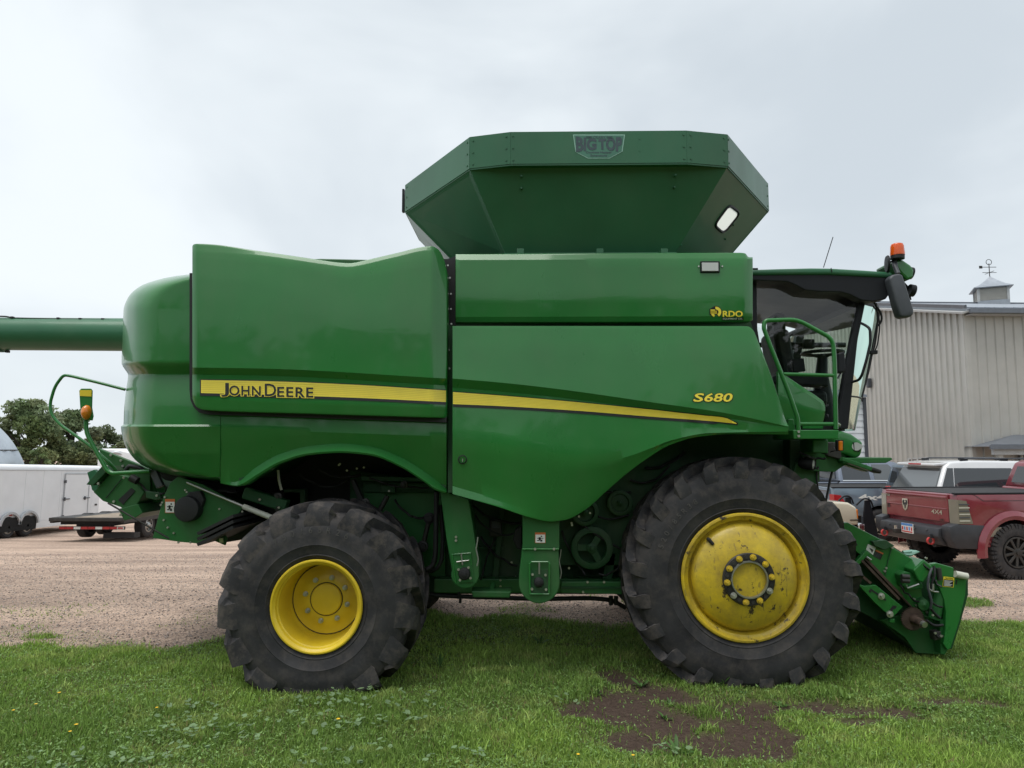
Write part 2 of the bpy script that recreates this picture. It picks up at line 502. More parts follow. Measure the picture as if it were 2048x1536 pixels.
# ------------------------------------------------------------------ ground
_edge = [(-300, 1285), (0, 1284), (100, 1276), (250, 1290), (330, 1284), (450, 1264), (560, 1252), (700, 1235), (870, 1212), (960, 1232),
         (1050, 1222), (1150, 1238), (1250, 1232), (1400, 1230), (1600, 1240), (1800, 1236), (1930, 1240), (2048, 1236), (2300, 1240)]
_ep = [WZ(px, py, 0.03) for px, py in _edge]
_ex = [p.x for p in _ep]
_ey = [p.y for p in _ep]
_tf = WZ(84, 1270, 0.02)
def grass_amount(x, y):
    """1 in the lawn, 0 on the gravel, fraying at the edge"""
    b = np.interp(x, _ex, _ey)
    n = fbm(x, y, 1.6, 3, 4) - 0.5
    e = b - y + n * 0.9
    g = smooth(e / 0.35 + 0.3)
    # thin weeds creeping onto the gravel at the right and under the machine
    w = smooth((fbm(x, y, 1.3, 11, 3) - 0.50) / 0.10) * smooth((y - b) / 0.3 + 0.6) * smooth((b + 2.3 - y) / 1.2)
    w = w * np.where(x > 4.0, 0.85, np.where((x > -1.6) & (x < 2), 0.35, 0.12))
    tuft = np.exp(-(((x - _tf.x) / 0.16) ** 2 + ((y - _tf.y) / 0.09) ** 2)) * 1.3
    return np.clip(np.maximum(np.maximum(g, w), np.clip(tuft, 0, 1)), 0, 1)

def _gp(px, py):
    p = WZ(px, py, 0.0); return (p.x, p.y)
_ruts = [([(1225, 1425), (1270, 1410), (1330, 1440), (1420, 1440), (1500, 1460)], 0.36),
         ([(1260, 1470), (1340, 1490), (1430, 1468)], 0.26),
         ([(1240, 1350), (1300, 1375), (1350, 1400)], 0.17),
         ([(1390, 1410), (1480, 1418), (1600, 1412), (1700, 1418), (1790, 1424)], 0.17),
         ([(1700, 1440), (1780, 1440), (1840, 1440)], 0.10),
         ([(1860, 1405), (1930, 1402), (2000, 1415), (2080, 1425), (2200, 1440)], 0.13)]
def dirt_amount(x, y):
    d = np.full(np.shape(x), -9.0)
    for pts, r in _ruts:
        q = [_gp(*p) for p in pts]
        for (ax, ay), (bx, by) in zip(q[:-1], q[1:]):
            vx, vy = bx - ax, by - ay
            t = np.clip(((x - ax) * vx + (y - ay) * vy) / (vx * vx + vy * vy), 0, 1)
            dd = 1 - np.hypot(x - ax - t * vx, y - ay - t * vy) / r
            d = np.maximum(d, dd)
    n = fbm(x, y, 3.2, 21, 4) - 0.5
    return smooth((d + n * 2.0) / 0.8 + 0.22)

xs = np.concatenate([np.linspace(-420, -40, 14), np.linspace(-36, -9, 28), np.arange(-8.6, 9.6, 0.06), np.linspace(10, 40, 30), np.linspace(46, 420, 14)])
ys = np.concatenate([np.linspace(-60, 0.5, 10), np.linspace(1, 3.4, 8), np.arange(3.5, 11, 0.06), np.linspace(11.2, 40, 50), np.linspace(44, 600, 24)])
GX, GY = np.meshgrid(xs, ys)
ga, da = grass_amount(GX, GY), dirt_amount(GX, GY)
GZ = gz(GX, GY)
near = (np.abs(GX) < 9.7) & (GY > 3) & (GY < 11.5)
relief = (fbm(GX, GY, 1.2, 5, 4) - 0.5) * 0.05 * ga - da * 0.03 + (fbm(GX, GY, 5.0, 8, 3) - 0.5) * 0.022
GZ = GZ + np.where(near, relief, 0)
def ground_z(x, y):
    ga_, da_ = grass_amount(x, y), dirt_amount(x, y)
    return gz(x, y) + np.where(y < 11.5, (fbm(x, y, 1.2, 5, 4) - 0.5) * 0.05 * ga_ - da_ * 0.03 + (fbm(x, y, 5.0, 8, 3) - 0.5) * 0.022, 0)
nx, ny = len(xs), len(ys)
idx = np.arange(nx * ny).reshape(ny, nx)
quads = np.stack([idx[:-1, :-1], idx[:-1, 1:], idx[1:, 1:], idx[1:, :-1]], -1).reshape(-1, 4)
gcol = np.stack([np.clip(ga, 0, 1), np.clip(da, 0, 1), np.zeros_like(ga)], -1).reshape(-1, 3)

m, nt, b = new_mat('gravel_and_soil')
setp(b, rough=0.95, spec=0.15)
at = nt.nodes.new('ShaderNodeVertexColor'); at.layer_name = 'tint'
sp = nt.nodes.new('ShaderNodeSeparateColor'); nt.links.new(at.outputs[0], sp.inputs[0])
g1, gn = noise_mix(nt, 55.0, (0.36, 0.268, 0.208), (0.80, 0.64, 0.53), 0.32, 0.70, detail=6, rough=0.75)
vo = nt.nodes.new('ShaderNodeTexVoronoi'); vo.inputs['Scale'].default_value = 42
tcg = nt.nodes.new('ShaderNodeTexCoord'); nt.links.new(tcg.outputs['Object'], vo.inputs['Vector'])
vr = nt.nodes.new('ShaderNodeValToRGB'); vr.color_ramp.elements[0].color = (0.6, 0.6, 0.62, 1); vr.color_ramp.elements[1].color = (1.25, 1.2, 1.15, 1)
nt.links.new(vo.outputs['Color'], vr.inputs['Fac'])
grav = mixc(nt, 1.0, g1.outputs[0], vr.outputs[0], 'MULTIPLY')
g2, _ = noise_mix(nt, 0.8, (0.66, 0.64, 0.64), (1.10, 1.08, 1.06), 0.35, 0.65, detail=5, vec_scale=(0.35, 1.5, 1))
grav = mixc(nt, 1.0, grav, g2.outputs[0], 'MULTIPLY')
soil, _ = noise_mix(nt, 14.0, (0.075, 0.090, 0.034), (0.150, 0.170, 0.060), 0.3, 0.7, detail=8)
dirt, dnn = noise_mix(nt, 26.0, (0.050, 0.034, 0.027), (0.120, 0.085, 0.066), 0.25, 0.80, detail=9, rough=0.7)
c = mixc(nt, sp.outputs[0], grav, soil.outputs[0])
c = mixc(nt, sp.outputs[1], c, dirt.outputs[0])
nt.links.new(c, b.inputs['Base Color'])
mxh = nt.nodes.new('ShaderNodeMath'); mxh.operation = 'ADD'
nt.links.new(gn.outputs['Fac'], mxh.inputs[0]); nt.links.new(vo.outputs['Distance'], mxh.inputs[1])
bump(nt, b, mxh.outputs[0], 0.9, 0.02)
GROUND = m
me = np_mesh('ground', np.stack([GX, GY, GZ], -1).reshape(-1, 3), quads, GROUND, gcol, smooth=True)
go = link('ground', me, kind='structure')
# ------------------------------------------------------------------ combine harvester
YC = 7.40                                    # the machine's centre line
def mirY(y): return 2 * YC - y
CMB = thing('combine_harvester', 'large green combine harvester with yellow wheels parked on the grass', 'combine', (0.1, YC, 0))

class Panel:
    """pressed body panel: feature lines (x, y on the photo, setback) from top to bottom, lofted with real depth"""
    def __init__(s, Y, lines, extra=None):
        s.Y, s.extra = Y, extra
        s.lines = [(pchip([p[0] for p in L], [p[1] for p in L]), pchip([p[0] for p in L], [p[2] for p in L])) for L in lines]
    def at(s, x):
        y = np.array([f(x) for f, g in s.lines]); d = np.array([g(x) for f, g in s.lines])
        return y, d
    def depth(s, x, y):
        yy, dd = s.at(x)
        o = np.argsort(yy, kind='stable')
        v = float(np.interp(y, yy[o], dd[o]))
        return v + (s.extra(x, y) if s.extra else 0.0)
    def pt(s, x, y, off=0.0):
        return W(x, y, s.Y + s.depth(x, y) - off)
    def build(s, name, mat, parent, xs, n=4, thick=0.10, bevel=0.012, smooth_deg=24):
        vs, rows = [], None
        for x in xs:
            yy, _ = s.at(x)
            top, bot = yy[0], yy[-1]
            yy = np.maximum.accumulate(np.clip(yy, top, bot))
            col = []
            for a, b in zip(yy[:-1], yy[1:]):
                for k in range(n): col.append(a + (b - a) * k / n)
            col.append(yy[-1])
            rows = len(col)
            vs += [s.pt(x, y) for y in col]
        fs = [(i * rows + j, (i + 1) * rows + j, (i + 1) * rows + j + 1, i * rows + j + 1) for i in range(len(xs) - 1) for j in range(rows - 1)]
        return shell(name, vs, fs, mat, parent, thick, bevel, smooth_deg)

def shell(name, vs, fs, mat, parent, thick, bevel, smooth_deg):
    me = bpy.data.meshes.new(name); me.from_pydata([tuple(v) for v in vs], [], fs); me.materials.append(mat)
    bm = bmesh.new(); bm.from_mesh(me)
    bmesh.ops.remove_doubles(bm, verts=bm.verts, dist=4e-4)
    bmesh.ops.dissolve_degenerate(bm, edges=bm.edges, dist=4e-4)
    be = [e for e in bm.edges if e.is_boundary]
    r = bmesh.ops.extrude_edge_only(bm, edges=be)
    for v in [g for g in r['geom'] if isinstance(g, bmesh.types.BMVert)]: v.co.y += thick
    bmesh.ops.recalc_face_normals(bm, faces=bm.faces)
    be = [e for e in be if e.is_valid and len(e.link_faces) == 2]
    if bevel:
        bmesh.ops.bevel(bm, geom=be, offset=bevel, segments=3, profile=0.5, affect='EDGES', clamp_overlap=True)
    # face the viewer's side outwards
    big = max(bm.faces, key=lambda f: f.calc_area() * abs(f.normal.y))
    if big.normal.y > 0: bmesh.ops.reverse_faces(bm, faces=bm.faces)
    for f in bm.faces: f.smooth = True
    for e in bm.edges: e.smooth = not (len(e.link_faces) != 2 or e.calc_face_angle(0) > R(smooth_deg))
    bm.to_mesh(me); bm.free(); me.update()
    return link(name, me, parent)

def decal(name, surf, polys, mat, parent, off=0.004, sub=None):
    """thin film laid on a surface; polys: list of (Nx2 photo points, faces)"""
    vs, fs = [], []
    for P, F in polys:
        o = len(vs); vs += [surf(float(x), float(y), off) for x, y in P]; fs += [tuple(i + o for i in f) for f in F]
    me = bpy.data.meshes.new(name); me.from_pydata([tuple(v) for v in vs], [], fs); me.materials.append(mat)
    return link(name, me, parent)

def strip(xa, xb, top, bot, n=40):
    X = np.linspace(xa, xb, n)
    m = 7
    P = [(x, top(x) + (bot(x) - top(x)) * k / (m - 1)) for k in range(m) for x in X]
    F = [(k * n + i, k * n + i + 1, (k + 1) * n + i + 1, (k + 1) * n + i) for k in range(m - 1) for i in range(n - 1)]
    return np.array(P), F

def discs(pts, r, surf=None):
    """little bolt heads; pts (px, py, Y)"""
    mb = MB()
    for x, y, Y in pts:
        p = W(x, y, Y); mb.cyl(p + Vector((0, 0.004, 0)), p - Vector((0, 0.009, 0)), r, 6)
    return mb

# --- front side shield, lower
fx = [905, 960, 1050, 1150, 1250, 1350, 1450, 1520, 1577]
shB = Panel(5.76, [
    [(905, 652, .03), (1480, 652, .03), (1497, 653, .03), (1506, 660, .03), (1520, 692, .03), (1545, 758, .03), (1565, 820, .03), (1572, 842, .03), (1577, 852, .02)],
    [(905, 690, .004), (1505, 692, .004), (1577, 852, .0)],
    [(905, 757, -.028), (1000, 765, -.028), (1100, 776, -.028), (1300, 804, -.026), (1450, 826, -.022), (1577, 853, -.01)],
    [(905, 775, .022), (1000, 783, .022), (1100, 793, .022), (1300, 818, .018), (1450, 836, .006), (1577, 855, -.005)],
    [(905, 784, .024), (1000, 792, .024), (1100, 801, .022), (1300, 824, .018), (1450, 841, .006), (1577, 857, -.005)],
    [(905, 880, -.006), (1000, 890, -.006), (1080, 905, -.006), (1150, 919, -.006), (1215, 922, -.006), (1262, 911, .0), (1300, 897, .0), (1345, 880, .0), (1420, 866, .0), (1577, 863, .0)],
    [(905, 972, .055), (1000, 1000, .07), (1060, 1021, .075), (1100, 1032, .08), (1130, 1031, .08), (1170, 1012, .075), (1210, 978, .06), (1250, 944, .045), (1290, 914, .03), (1340, 884, .02), (1400, 868, .01), (1470, 864, .01), (1577, 866, .01)],
    [(905, 988, .035), (1000, 1015, .06), (1060, 1035, .08), (1100, 1043, .09), (1130, 1040, .09), (1170, 1020, .085), (1210, 985, .07), (1250, 950, .055), (1290, 920, .04), (1340, 890, .03), (1400, 873, .02), (1470, 868, .02), (1577, 869, .02)],
])
xsB = sorted(set(list(np.linspace(905, 1490, 74)) + list(np.linspace(1490, 1510, 8)) + list(np.linspace(1510, 1577, 18))))
shield = shB.build('side_shield', GREEN, CMB, xsB, 4, 0.09, 0.012)
lk = W(925, 919, shB.Y + shB.depth(925, 919))
MB().lathe([(.036, .0), (.036, -.006), (.029, -.008), (.027, .012), (0, .012)], lk, n=28).build('lock_cup', BLACK, shield, 30)
MB().box(lk + Vector((0, .004, 0)), (.006, .01, .035)).build('lock_slot', STEEL, shield)

# --- front side shield, upper
shA = Panel(5.86, [
    [(911, 508, .03), (1480, 505, .03), (1490, 506, .03), (1497, 514, .03)],
    [(911, 520, .0), (1497, 518, .0)],
    [(911, 600, -.008), (1502, 596, -.008)],
    [(911, 634, .004), (1505, 632, .004)],
    [(911, 645, .03), (1500, 643, .03), (1506, 640, .03)]],
    extra=lambda x, y: .05 * max(0, (x - 1486) / 20.0) ** 1.5)
upper = shA.build('upper_side_panel', GREEN, CMB, list(np.linspace(911, 1480, 50)) + list(np.linspace(1483, 1506, 12)), 4, 0.10, 0.012)
# work lamp let into the panel
wl_ = MB().plate([(1401, 522), (1440, 522), (1440, 545), (1401, 545)], 5.842, .03).build('work_lamp', BLACK, upper, bevel=.006)
MB().plate([(1404, 525), (1437, 525), (1437, 542), (1404, 542)], 5.836, .01).build('lamp_lens', LENS, wl_, bevel=.003)
discs([(1397, 533, 5.858), (1444, 533, 5.858)], .007).build('screw', ZINC, wl_, kind='stuff')
# brackets between the panel and the grain tank
for x0 in (1034, 1193, 1322):
    MB().plate([(x0, 497), (x0 + 14, 497), (x0 + 14, 512), (x0, 512)], 5.90, .10).build('bracket', GREEN_TANK, CMB, bevel=.004)

# --- rear engine cover
shC = Panel(5.70, [
    [(384, 492, .04), (387, 488, .035), (395, 487, .03), (420, 488, .03), (520, 502, .03), (600, 513.5, .03), (650, 521, .03), (680, 525, .03), (700, 526, .03), (716, 523.5, .03), (740, 518, .03), (800, 504, .03), (845, 493.5, .03), (862, 492, .03), (876, 498, .035), (886, 514, .04), (894, 545, .045)],
    [(384, 505, .01), (520, 512, .01), (650, 530, .01), (695, 535, .01), (720, 532, .01), (780, 518, .01), (862, 502, .012), (894, 560, .02)],
    [(384, 560, -.016), (520, 578, -.020), (620, 606, -.026), (728, 638, -.030), (893, 643, -.030)],
    [(384, 735, -.034), (520, 737, -.034), (893, 757, -.034)],
    [(384, 749, .016), (520, 751, .016), (893, 771, .016)],
    [(384, 758, .018), (520, 760, .018), (893, 781, .018)],
    [(384, 790, .004), (520, 800, .004), (893, 812, .004)],
    [(384, 796, .02), (387, 805, .02), (393, 814, .02), (402, 819, .02), (420, 821, .02), (600, 827, .02), (893, 836, .02)]],
    extra=lambda x, y: .09 * max(0, (x - 862) / 32.0) ** 1.2 + (.03 * max(0, (396 - x) / 12.0) ** 2))
cover = shC.build('engine_cover', GREEN, CMB, sorted(set(list(np.linspace(384, 396, 8)) + list(np.linspace(396, 860, 60)) + list(np.linspace(860, 894, 14)))), 4, 0.16, 0.012)

# --- rear shroud that wraps round the back
_left = pchip([548, 549, 552, 557, 572, 595, 620, 680, 727, 738, 750, 780, 820, 849, 853, 880, 900, 925, 938, 952, 964],
              [384, 372, 350, 325, 281, 256, 247, 245, 243, 249, 256, 252, 248, 247, 242, 246, 255, 276, 300, 352, 440])
_band = lambda y: np.interp(y, [548, 620, 724, 728, 748, 752, 800, 849, 853, 862, 905, 964], [0, 0, -.012, -.006, .05, .05, .012, -.004, -.014, -.004, .045, .15])
def shroud_pt(x, y, off=0.0):
    l = _left(y)
    s = min(1.0, max(0.0, (x - l) / 62.0))
    corner = .52 * (1 - math.sqrt(max(0, 1 - (1 - s) ** 2)))
    ridge = -.006 * math.exp(-((x - 272) / 5.0) ** 2) if y < 727 else 0
    return W(x, y, 5.84 + corner + float(_band(y)) + ridge - off)
yrow = sorted(set(list(np.linspace(548, 620, 18)) + list(np.linspace(620, 720, 10)) + [724, 728, 734, 740, 746, 748, 752] + list(np.linspace(752, 849, 12)) + [851, 853, 857, 862] + list(np.linspace(870, 964, 20))))
us = np.concatenate([np.linspace(0, 1, 14)[:-1] ** 2 * .32, np.linspace(.32, 1, 14)])
vs, fs = [], []
for y in yrow:
    l = _left(y); rgt = 440 if y > 700 else 400
    vs += [shroud_pt(l + (rgt - l) * u, y) for u in us]
nu = len(us)
fs = [(i * nu + j, i * nu + j + 1, (i + 1) * nu + j + 1, (i + 1) * nu + j) for i in range(len(yrow) - 1) for j in range(nu - 1)]
shroud = shell('rear_shroud', vs, fs, GREEN, CMB, 0.9, 0.0, 26)

# --- rear fender over the steering wheel
_fl = [(440, 822), (893, 841)]
shE = Panel(5.84, [
    [(440, 822, .02), (893, 841, .02)],
    [(440, 827, .004), (893, 846, .004)],
    [(440, 857, -.006), (893, 873, -.006)],
    [(440, 962, .13), (470, 964, .135), (480, 960, .13), (510, 936, .10), (560, 908, .06), (620, 892, .035), (680, 887, .03), (740, 893, .04), (800, 914, .07), (850, 944, .10), (893, 977, .13)],
    [(440, 966, .14), (473, 971, .12), (483, 968, .07), (512, 950, .035), (562, 922, -.005), (620, 906, -.03), (680, 902, -.035), (740, 907, -.03), (800, 930, .0), (845, 958, .035), (872, 977, .06), (893, 984, .08)],
    [(440, 967, .15), (475, 973, .13), (487, 971, .08), (515, 954, .045), (564, 926, .005), (620, 910, -.02), (680, 906, -.025), (740, 911, -.02), (800, 934, .01), (845, 962, .045), (872, 981, .07), (893, 988, .09)]])
fender = shE.build('rear_fender', GREEN, CMB, sorted(set(list(np.linspace(440.6, 893, 80)) + [465, 470, 475, 480, 485, 490])), 3, 0.10, 0.006)

# black strip painting in the shade of the gap round the engine cover
shade_o = [(379, 546), (379, 780), (381, 800), (387, 814), (398, 825), (415, 829), (600, 835), (893, 845)]
shade_i = [(893, 832), (600, 823), (425, 815), (404, 808), (396, 795), (394, 780), (394, 546)]
MB().prism([W(x, y, 5.80) for x, y in shade_o + shade_i], (0, .10, 0)).build('cover_gap_shade', BLACK_M, CMB)

# --- stripes and lettering
st_top = pchip([400, 520, 700, 893], [760, 762, 769, 781]); st_bot = pchip([400, 520, 700, 893], [786, 789, 795, 804])
sf_top = pchip([905, 1000, 1150, 1300, 1420, 1448, 1474], [784, 791, 804, 819, 832, 835, 847])
sf_bot = pchip([905, 1000, 1150, 1300, 1420, 1474], [808, 812, 821, 833, 842, 847.5])
for nm, sh, xa, xb, tp, bt, par in (('a', shC, 402, 892, st_top, st_bot, cover), ('b', shB, 906, 1474, sf_top, sf_bot, shield)):
    k = decal('stripe_border', sh.pt, [strip(xa - (2 if nm == 'a' else 0), min(xb + 2, 1476) if nm == 'b' else xb, lambda x: tp(x) - 1.6, lambda x: bt(x) + (5.5 if x < 1430 else 2.5), 60)], DEC_K, par, .004)
    yb = decal('stripe', sh.pt, [strip(xa, xb, tp, bt, 60)], DEC_Y, k, .0055)
    lines = []
    for q in range(1, 7):
        f = q / 7.0
        lines.append(strip(xa, xb - (10 if nm == 'b' else 0), lambda x: tp(x) + (bt(x) - tp(x)) * f - .32, lambda x: tp(x) + (bt(x) - tp(x)) * f + .32, 60))
    decal('pinstripe', sh.pt, lines, DEC_YD, k, .007)

def along(P, x0, y0, slope):
    P = np.array(P); P[:, 1] += (P[:, 0] - x0) * slope; return P
word = [('J', 443, 457, 766, 793), ('OHN', 459, 521, 771, 790), ('D', 530, 552, 766, 790), ('EERE', 555, 626, 772, 791)]
for off, mt_, o2, nm in ((0.075, DEC_Y, .0085, 'lettering_outline'), (0.022, DEC_K, .010, 'lettering')):
    polys = []
    for t, xa, xb, ya, yb in word:
        P, F = text_fit(t, xa, xb, ya, yb, off * (.62 if len(t) == 1 else 1.0), 1.12 if len(t) > 1 else 1.0)
        polys.append((along(P, 441, 0, .019), F))
    decal(nm, shC.pt, polys, mt_, cover, o2)
for off, mt_, o2, nm in ((0.06, DEC_K, .004, 'model_number_outline'), (0.022, DEC_Y, .006, 'model_number')):
    polys = []
    for t, xa, xb in (('S', 1387, 1404), ('680', 1408, 1462)):
        P, F = text_fit(t, xa, xb, 787, 803, off, 1.0, shear=.28); polys.append((P, F))
    decal(nm, shB.pt, polys, mt_, shield, o2)
# dealer sticker
def ring(cx, cy, r0, r1, a0, a1, n=24, asp=1.0):
    A = np.linspace(R(a0), R(a1), n)
    P = [(cx + r1 * math.cos(a), cy - asp * r1 * math.sin(a)) for a in A] + [(cx + r0 * math.cos(a), cy - asp * r0 * math.sin(a)) for a in A]
    return np.array(P), [(i, i + 1, n + i + 1, n + i) for i in range(n - 1)]
def rectp(x0, y0, x1, y1): return np.array([(x0, y0), (x1, y0), (x1, y1), (x0, y1)]), [(0, 1, 2, 3)]
pol_k = [ring(1432, 624, 0.01, 12.0, -62, 240, 30), rectp(1419, 617.5, 1436, 630)]
pol_y = [ring(1432, 624, 5.0, 10.6, -58, 98), ring(1432, 624, 6.0, 10.6, 205, 250, 8), rectp(1421, 619, 1430, 621)]
pol_g = [rectp(1421, 621.5 + i * 1.7, 1434, 622.6 + i * 1.7) for i in range(4)]
for off, mt_, dst in ((0.06, DEC_K, pol_k), (0.03, DEC_Y, pol_y)):
    dst.append(text_fit('RDO', 1446, 1485, 622, 633.5, off, 1.0))
pol_k.append(rectp(1444, 634.6, 1487, 640.8))
pol_w = [text_fit('EQUIPMENT CO.', 1446, 1485, 635.8, 639.6, 0.02, 1.0)]
dk = decal('dealer_sticker', shA.pt, pol_k, DEC_K, upper, .004)
decal('sticker_lettering', shA.pt, pol_y, DEC_Y, dk, .0055)
decal('sticker_lines', shA.pt, pol_g, DEC_YD, dk, .0065)
decal('sticker_small_print', shA.pt, pol_w, DEC_W, dk, .0065)

# --- inner body: the box behind the panels
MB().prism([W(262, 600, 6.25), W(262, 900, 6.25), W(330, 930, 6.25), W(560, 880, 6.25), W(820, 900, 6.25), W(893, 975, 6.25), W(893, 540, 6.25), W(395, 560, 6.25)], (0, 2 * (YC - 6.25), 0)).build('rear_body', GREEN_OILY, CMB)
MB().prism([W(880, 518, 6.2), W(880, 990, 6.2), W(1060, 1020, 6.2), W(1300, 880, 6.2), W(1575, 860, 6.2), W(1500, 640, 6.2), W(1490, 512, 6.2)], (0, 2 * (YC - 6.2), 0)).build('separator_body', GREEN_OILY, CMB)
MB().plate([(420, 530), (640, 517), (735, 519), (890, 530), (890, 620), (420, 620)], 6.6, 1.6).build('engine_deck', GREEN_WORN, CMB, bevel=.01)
# flange with bolts in the gap between the two shields
gp = MB(); gp.plate([(896, 650), (906, 650), (906, 985), (896, 985)], 5.93, .25)
gp.build('gap_flange', GREEN_OILY, CMB)
MB().plate([(889, 520), (912, 512), (912, 660), (897, 660)], 6.02, .02).build('seal_strip', BLACK_M, CMB)
discs([(896, 531, 5.98), (900, 556, 5.98), (902, 588, 5.98), (902, 618, 5.98), (903, 648, 5.92), (898, 700, 5.92), (899, 737, 5.92)], .008).build('bolt', ZINC, CMB, kind='stuff')

# wheel-arch liners behind the shields
def liner(sh, x0, x1, y0, y1, up, n=40):
    X = np.linspace(x0, x1, n); vs = []
    for x in X:
        p = W(x, sh.at(x)[0][-1] - up, y0); vs += [p, Vector((p.x, y1, p.z)), Vector((p.x, y1, p.z + .02)), Vector((p.x, y0, p.z + .02))]
    MB().add(vs, [(i * 4 + j, i * 4 + (j + 1) % 4, (i + 1) * 4 + (j + 1) % 4, (i + 1) * 4 + j) for i in range(n - 1) for j in range(4)]).build('arch_liner', GREEN_OILY, CMB, 40)
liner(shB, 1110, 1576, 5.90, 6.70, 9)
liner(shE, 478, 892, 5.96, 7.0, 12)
# --- far side of the machine, plain sheet
MB().prism([Vector((p.x, mirY(p.y), p.z)) for p in (W(330, 620, 5.95), W(330, 900, 5.95), W(1560, 860, 5.95), W(1500, 650, 5.95), W(1490, 515, 5.95), W(900, 515, 5.95), W(890, 560, 5.95))], (0, .06, 0)).build('far_side_panel', GREEN, CMB, bevel=.01)

# --- grain tank extension
zt, zb, z0 = W(1200, 263, 5.75).z, W(1200, 327, 5.75).z, W(1200, 505, 6.12).z
L = [(-0.118, 5.75), (-0.465, 5.84), (-1.20, 6.93)]
half = L[::-1] + [(1.352, 5.75), (1.715, 5.83), (2.44, 6.96)]
top_xy = half + [(x, mirY(y)) for x, y in half[::-1]]
low = [(-0.57, 6.93), (-0.174, 6.12), (-0.174, 6.12), (1.326, 6.12), (1.326, 6.12), (1.87, 6.96)]
low_xy = low + [(x, mirY(y)) for x, y in low[::-1]]
NT = len(top_xy)
ext = MB().prism([Vector((x_, 6.35, z_)) for x_, z_ in ((-.7, z0 - .3), (-.7, z0 - .004), (1.95, z0 - .004), (1.95, z0 - .3))], (0, 2 * (YC - 6.35), 0)).build('grain_tank', GREEN_OILY, CMB)
def quad_sheet(p, name, mat, t=0.006, parent=ext, hole=None):
    p = [Vector(q) for q in p]
    n = (p[1] - p[0]).cross(p[2] - p[0]).normalized()
    return MB().prism(p, n * t).build(name, mat, parent)
for i in range(NT):
    j = (i + 1) % NT
    a, b = top_xy[i], top_xy[j]
    A, B = Vector((*a, zt)), Vector((*b, zt)); A2, B2 = Vector((*a, zb)), Vector((*b, zb))
    quad_sheet([A2, B2, B, A], 'rim_panel', GREEN_TANK)
    # folded lip under the rim
    lo_a, lo_b = Vector((*low_xy[i], z0)), Vector((*low_xy[j], z0))
    mb = MB(); mb.beam(A2 + (lo_a - A2) * .012, B2 + (lo_b - B2) * .012, .012, .012); mb.build('rim_lip', GREEN_TANK, ext)
# lower funnel facets: near trapezoid, two corner facets, two ends, mirrored
def funnel(idx, name='funnel_panel'):
    (i0, i1) = idx
    return [Vector((*low_xy[i0], z0)), Vector((*low_xy[i1], z0)), Vector((*top_xy[i1], zb)), Vector((*top_xy[i0], zb))]
near = [Vector((-0.174, 6.12, z0)), Vector((1.326, 6.12, z0)), Vector((1.715, 5.83, zb)), Vector((1.352, 5.75, zb)), Vector((-0.118, 5.75, zb)), Vector((-0.465, 5.84, zb))]
MB().add(near + [v + Vector((0, .006, .003)) for v in near], [(0, 1, 2), (0, 2, 5), (5, 2, 3), (5, 3, 4), (8, 7, 6), (11, 8, 6), (9, 8, 11), (10, 9, 11)]).build('funnel_panel', GREEN_TANK, ext)
far = [Vector((v.x, mirY(v.y), v.z)) for v in near]
MB().add(far, [(0, 2, 1), (0, 5, 2), (5, 3, 2), (5, 4, 3)]).build('funnel_panel', GREEN_TANK, ext)
for a, b in ((0, 1), (NT - 1, NT - 2)):
    quad_sheet(funnel((a, b)), 'funnel_panel', GREEN_TANK)
quad_sheet(funnel((NT - 1, 0)), 'funnel_panel', GREEN_TANK)
quad_sheet(funnel((5, 6)), 'funnel_panel', GREEN_TANK)
quad_sheet(funnel((7, 6)), 'funnel_panel', GREEN_TANK)
# right-hand corner facet with a window in it
P = funnel((4, 5))
o_, ux = P[0], (P[1] - P[0]).normalized()
nrm = (P[1] - P[0]).cross(P[3] - P[0]).normalized(); uy = nrm.cross(ux)
def fac(px, py):
    d = Vector(FW * FPX + RT * (px - 1024.0) + UP * (768.0 - py)); c = Vector(CAM)
    t = (o_ - c).dot(nrm) / d.dot(nrm); return c + d * t
corners = [(1458, 409), (1480, 426), (1447, 467), (1428, 450)]
def rounded(cs, r=.28, n=5):
    out = []
    m = len(cs)
    for i in range(m):
        p, a, b_ = np.array(cs[i], float), np.array(cs[i - 1], float), np.array(cs[(i + 1) % m], float)
        s, e = p + (a - p) * r, p + (b_ - p) * r
        for k in range(n + 1):
            t = k / n; out.append(tuple((1 - t) ** 2 * s + 2 * t * (1 - t) * p + t * t * e))
    return out
win = [fac(*q) for q in rounded(corners)]
bm = bmesh.new()
ov = [bm.verts.new(v) for v in P]; iv = [bm.verts.new(v) for v in win]
es = [bm.edges.new((ov[i], ov[(i + 1) % len(ov)])) for i in range(len(ov))] + [bm.edges.new((iv[i], iv[(i + 1) % len(iv)])) for i in range(len(iv))]
bmesh.ops.triangle_fill(bm, use_beauty=True, edges=es)
me = bpy.data.meshes.new('funnel_panel'); bm.to_mesh(me); bm.free(); me.materials.append(GREEN_TANK)
winp = link('funnel_panel', me, ext)
MB().tube(win + [win[0], win[1]], .014, 6, caps=False).build('window_seal', BLACK_M, winp, 60)
me = bpy.data.meshes.new('window_pane'); me.from_pydata([tuple(v) for v in win], [], [tuple(range(len(win)))]); me.materials.append(GLASS_CLEAR)
link('window_pane', me, winp)
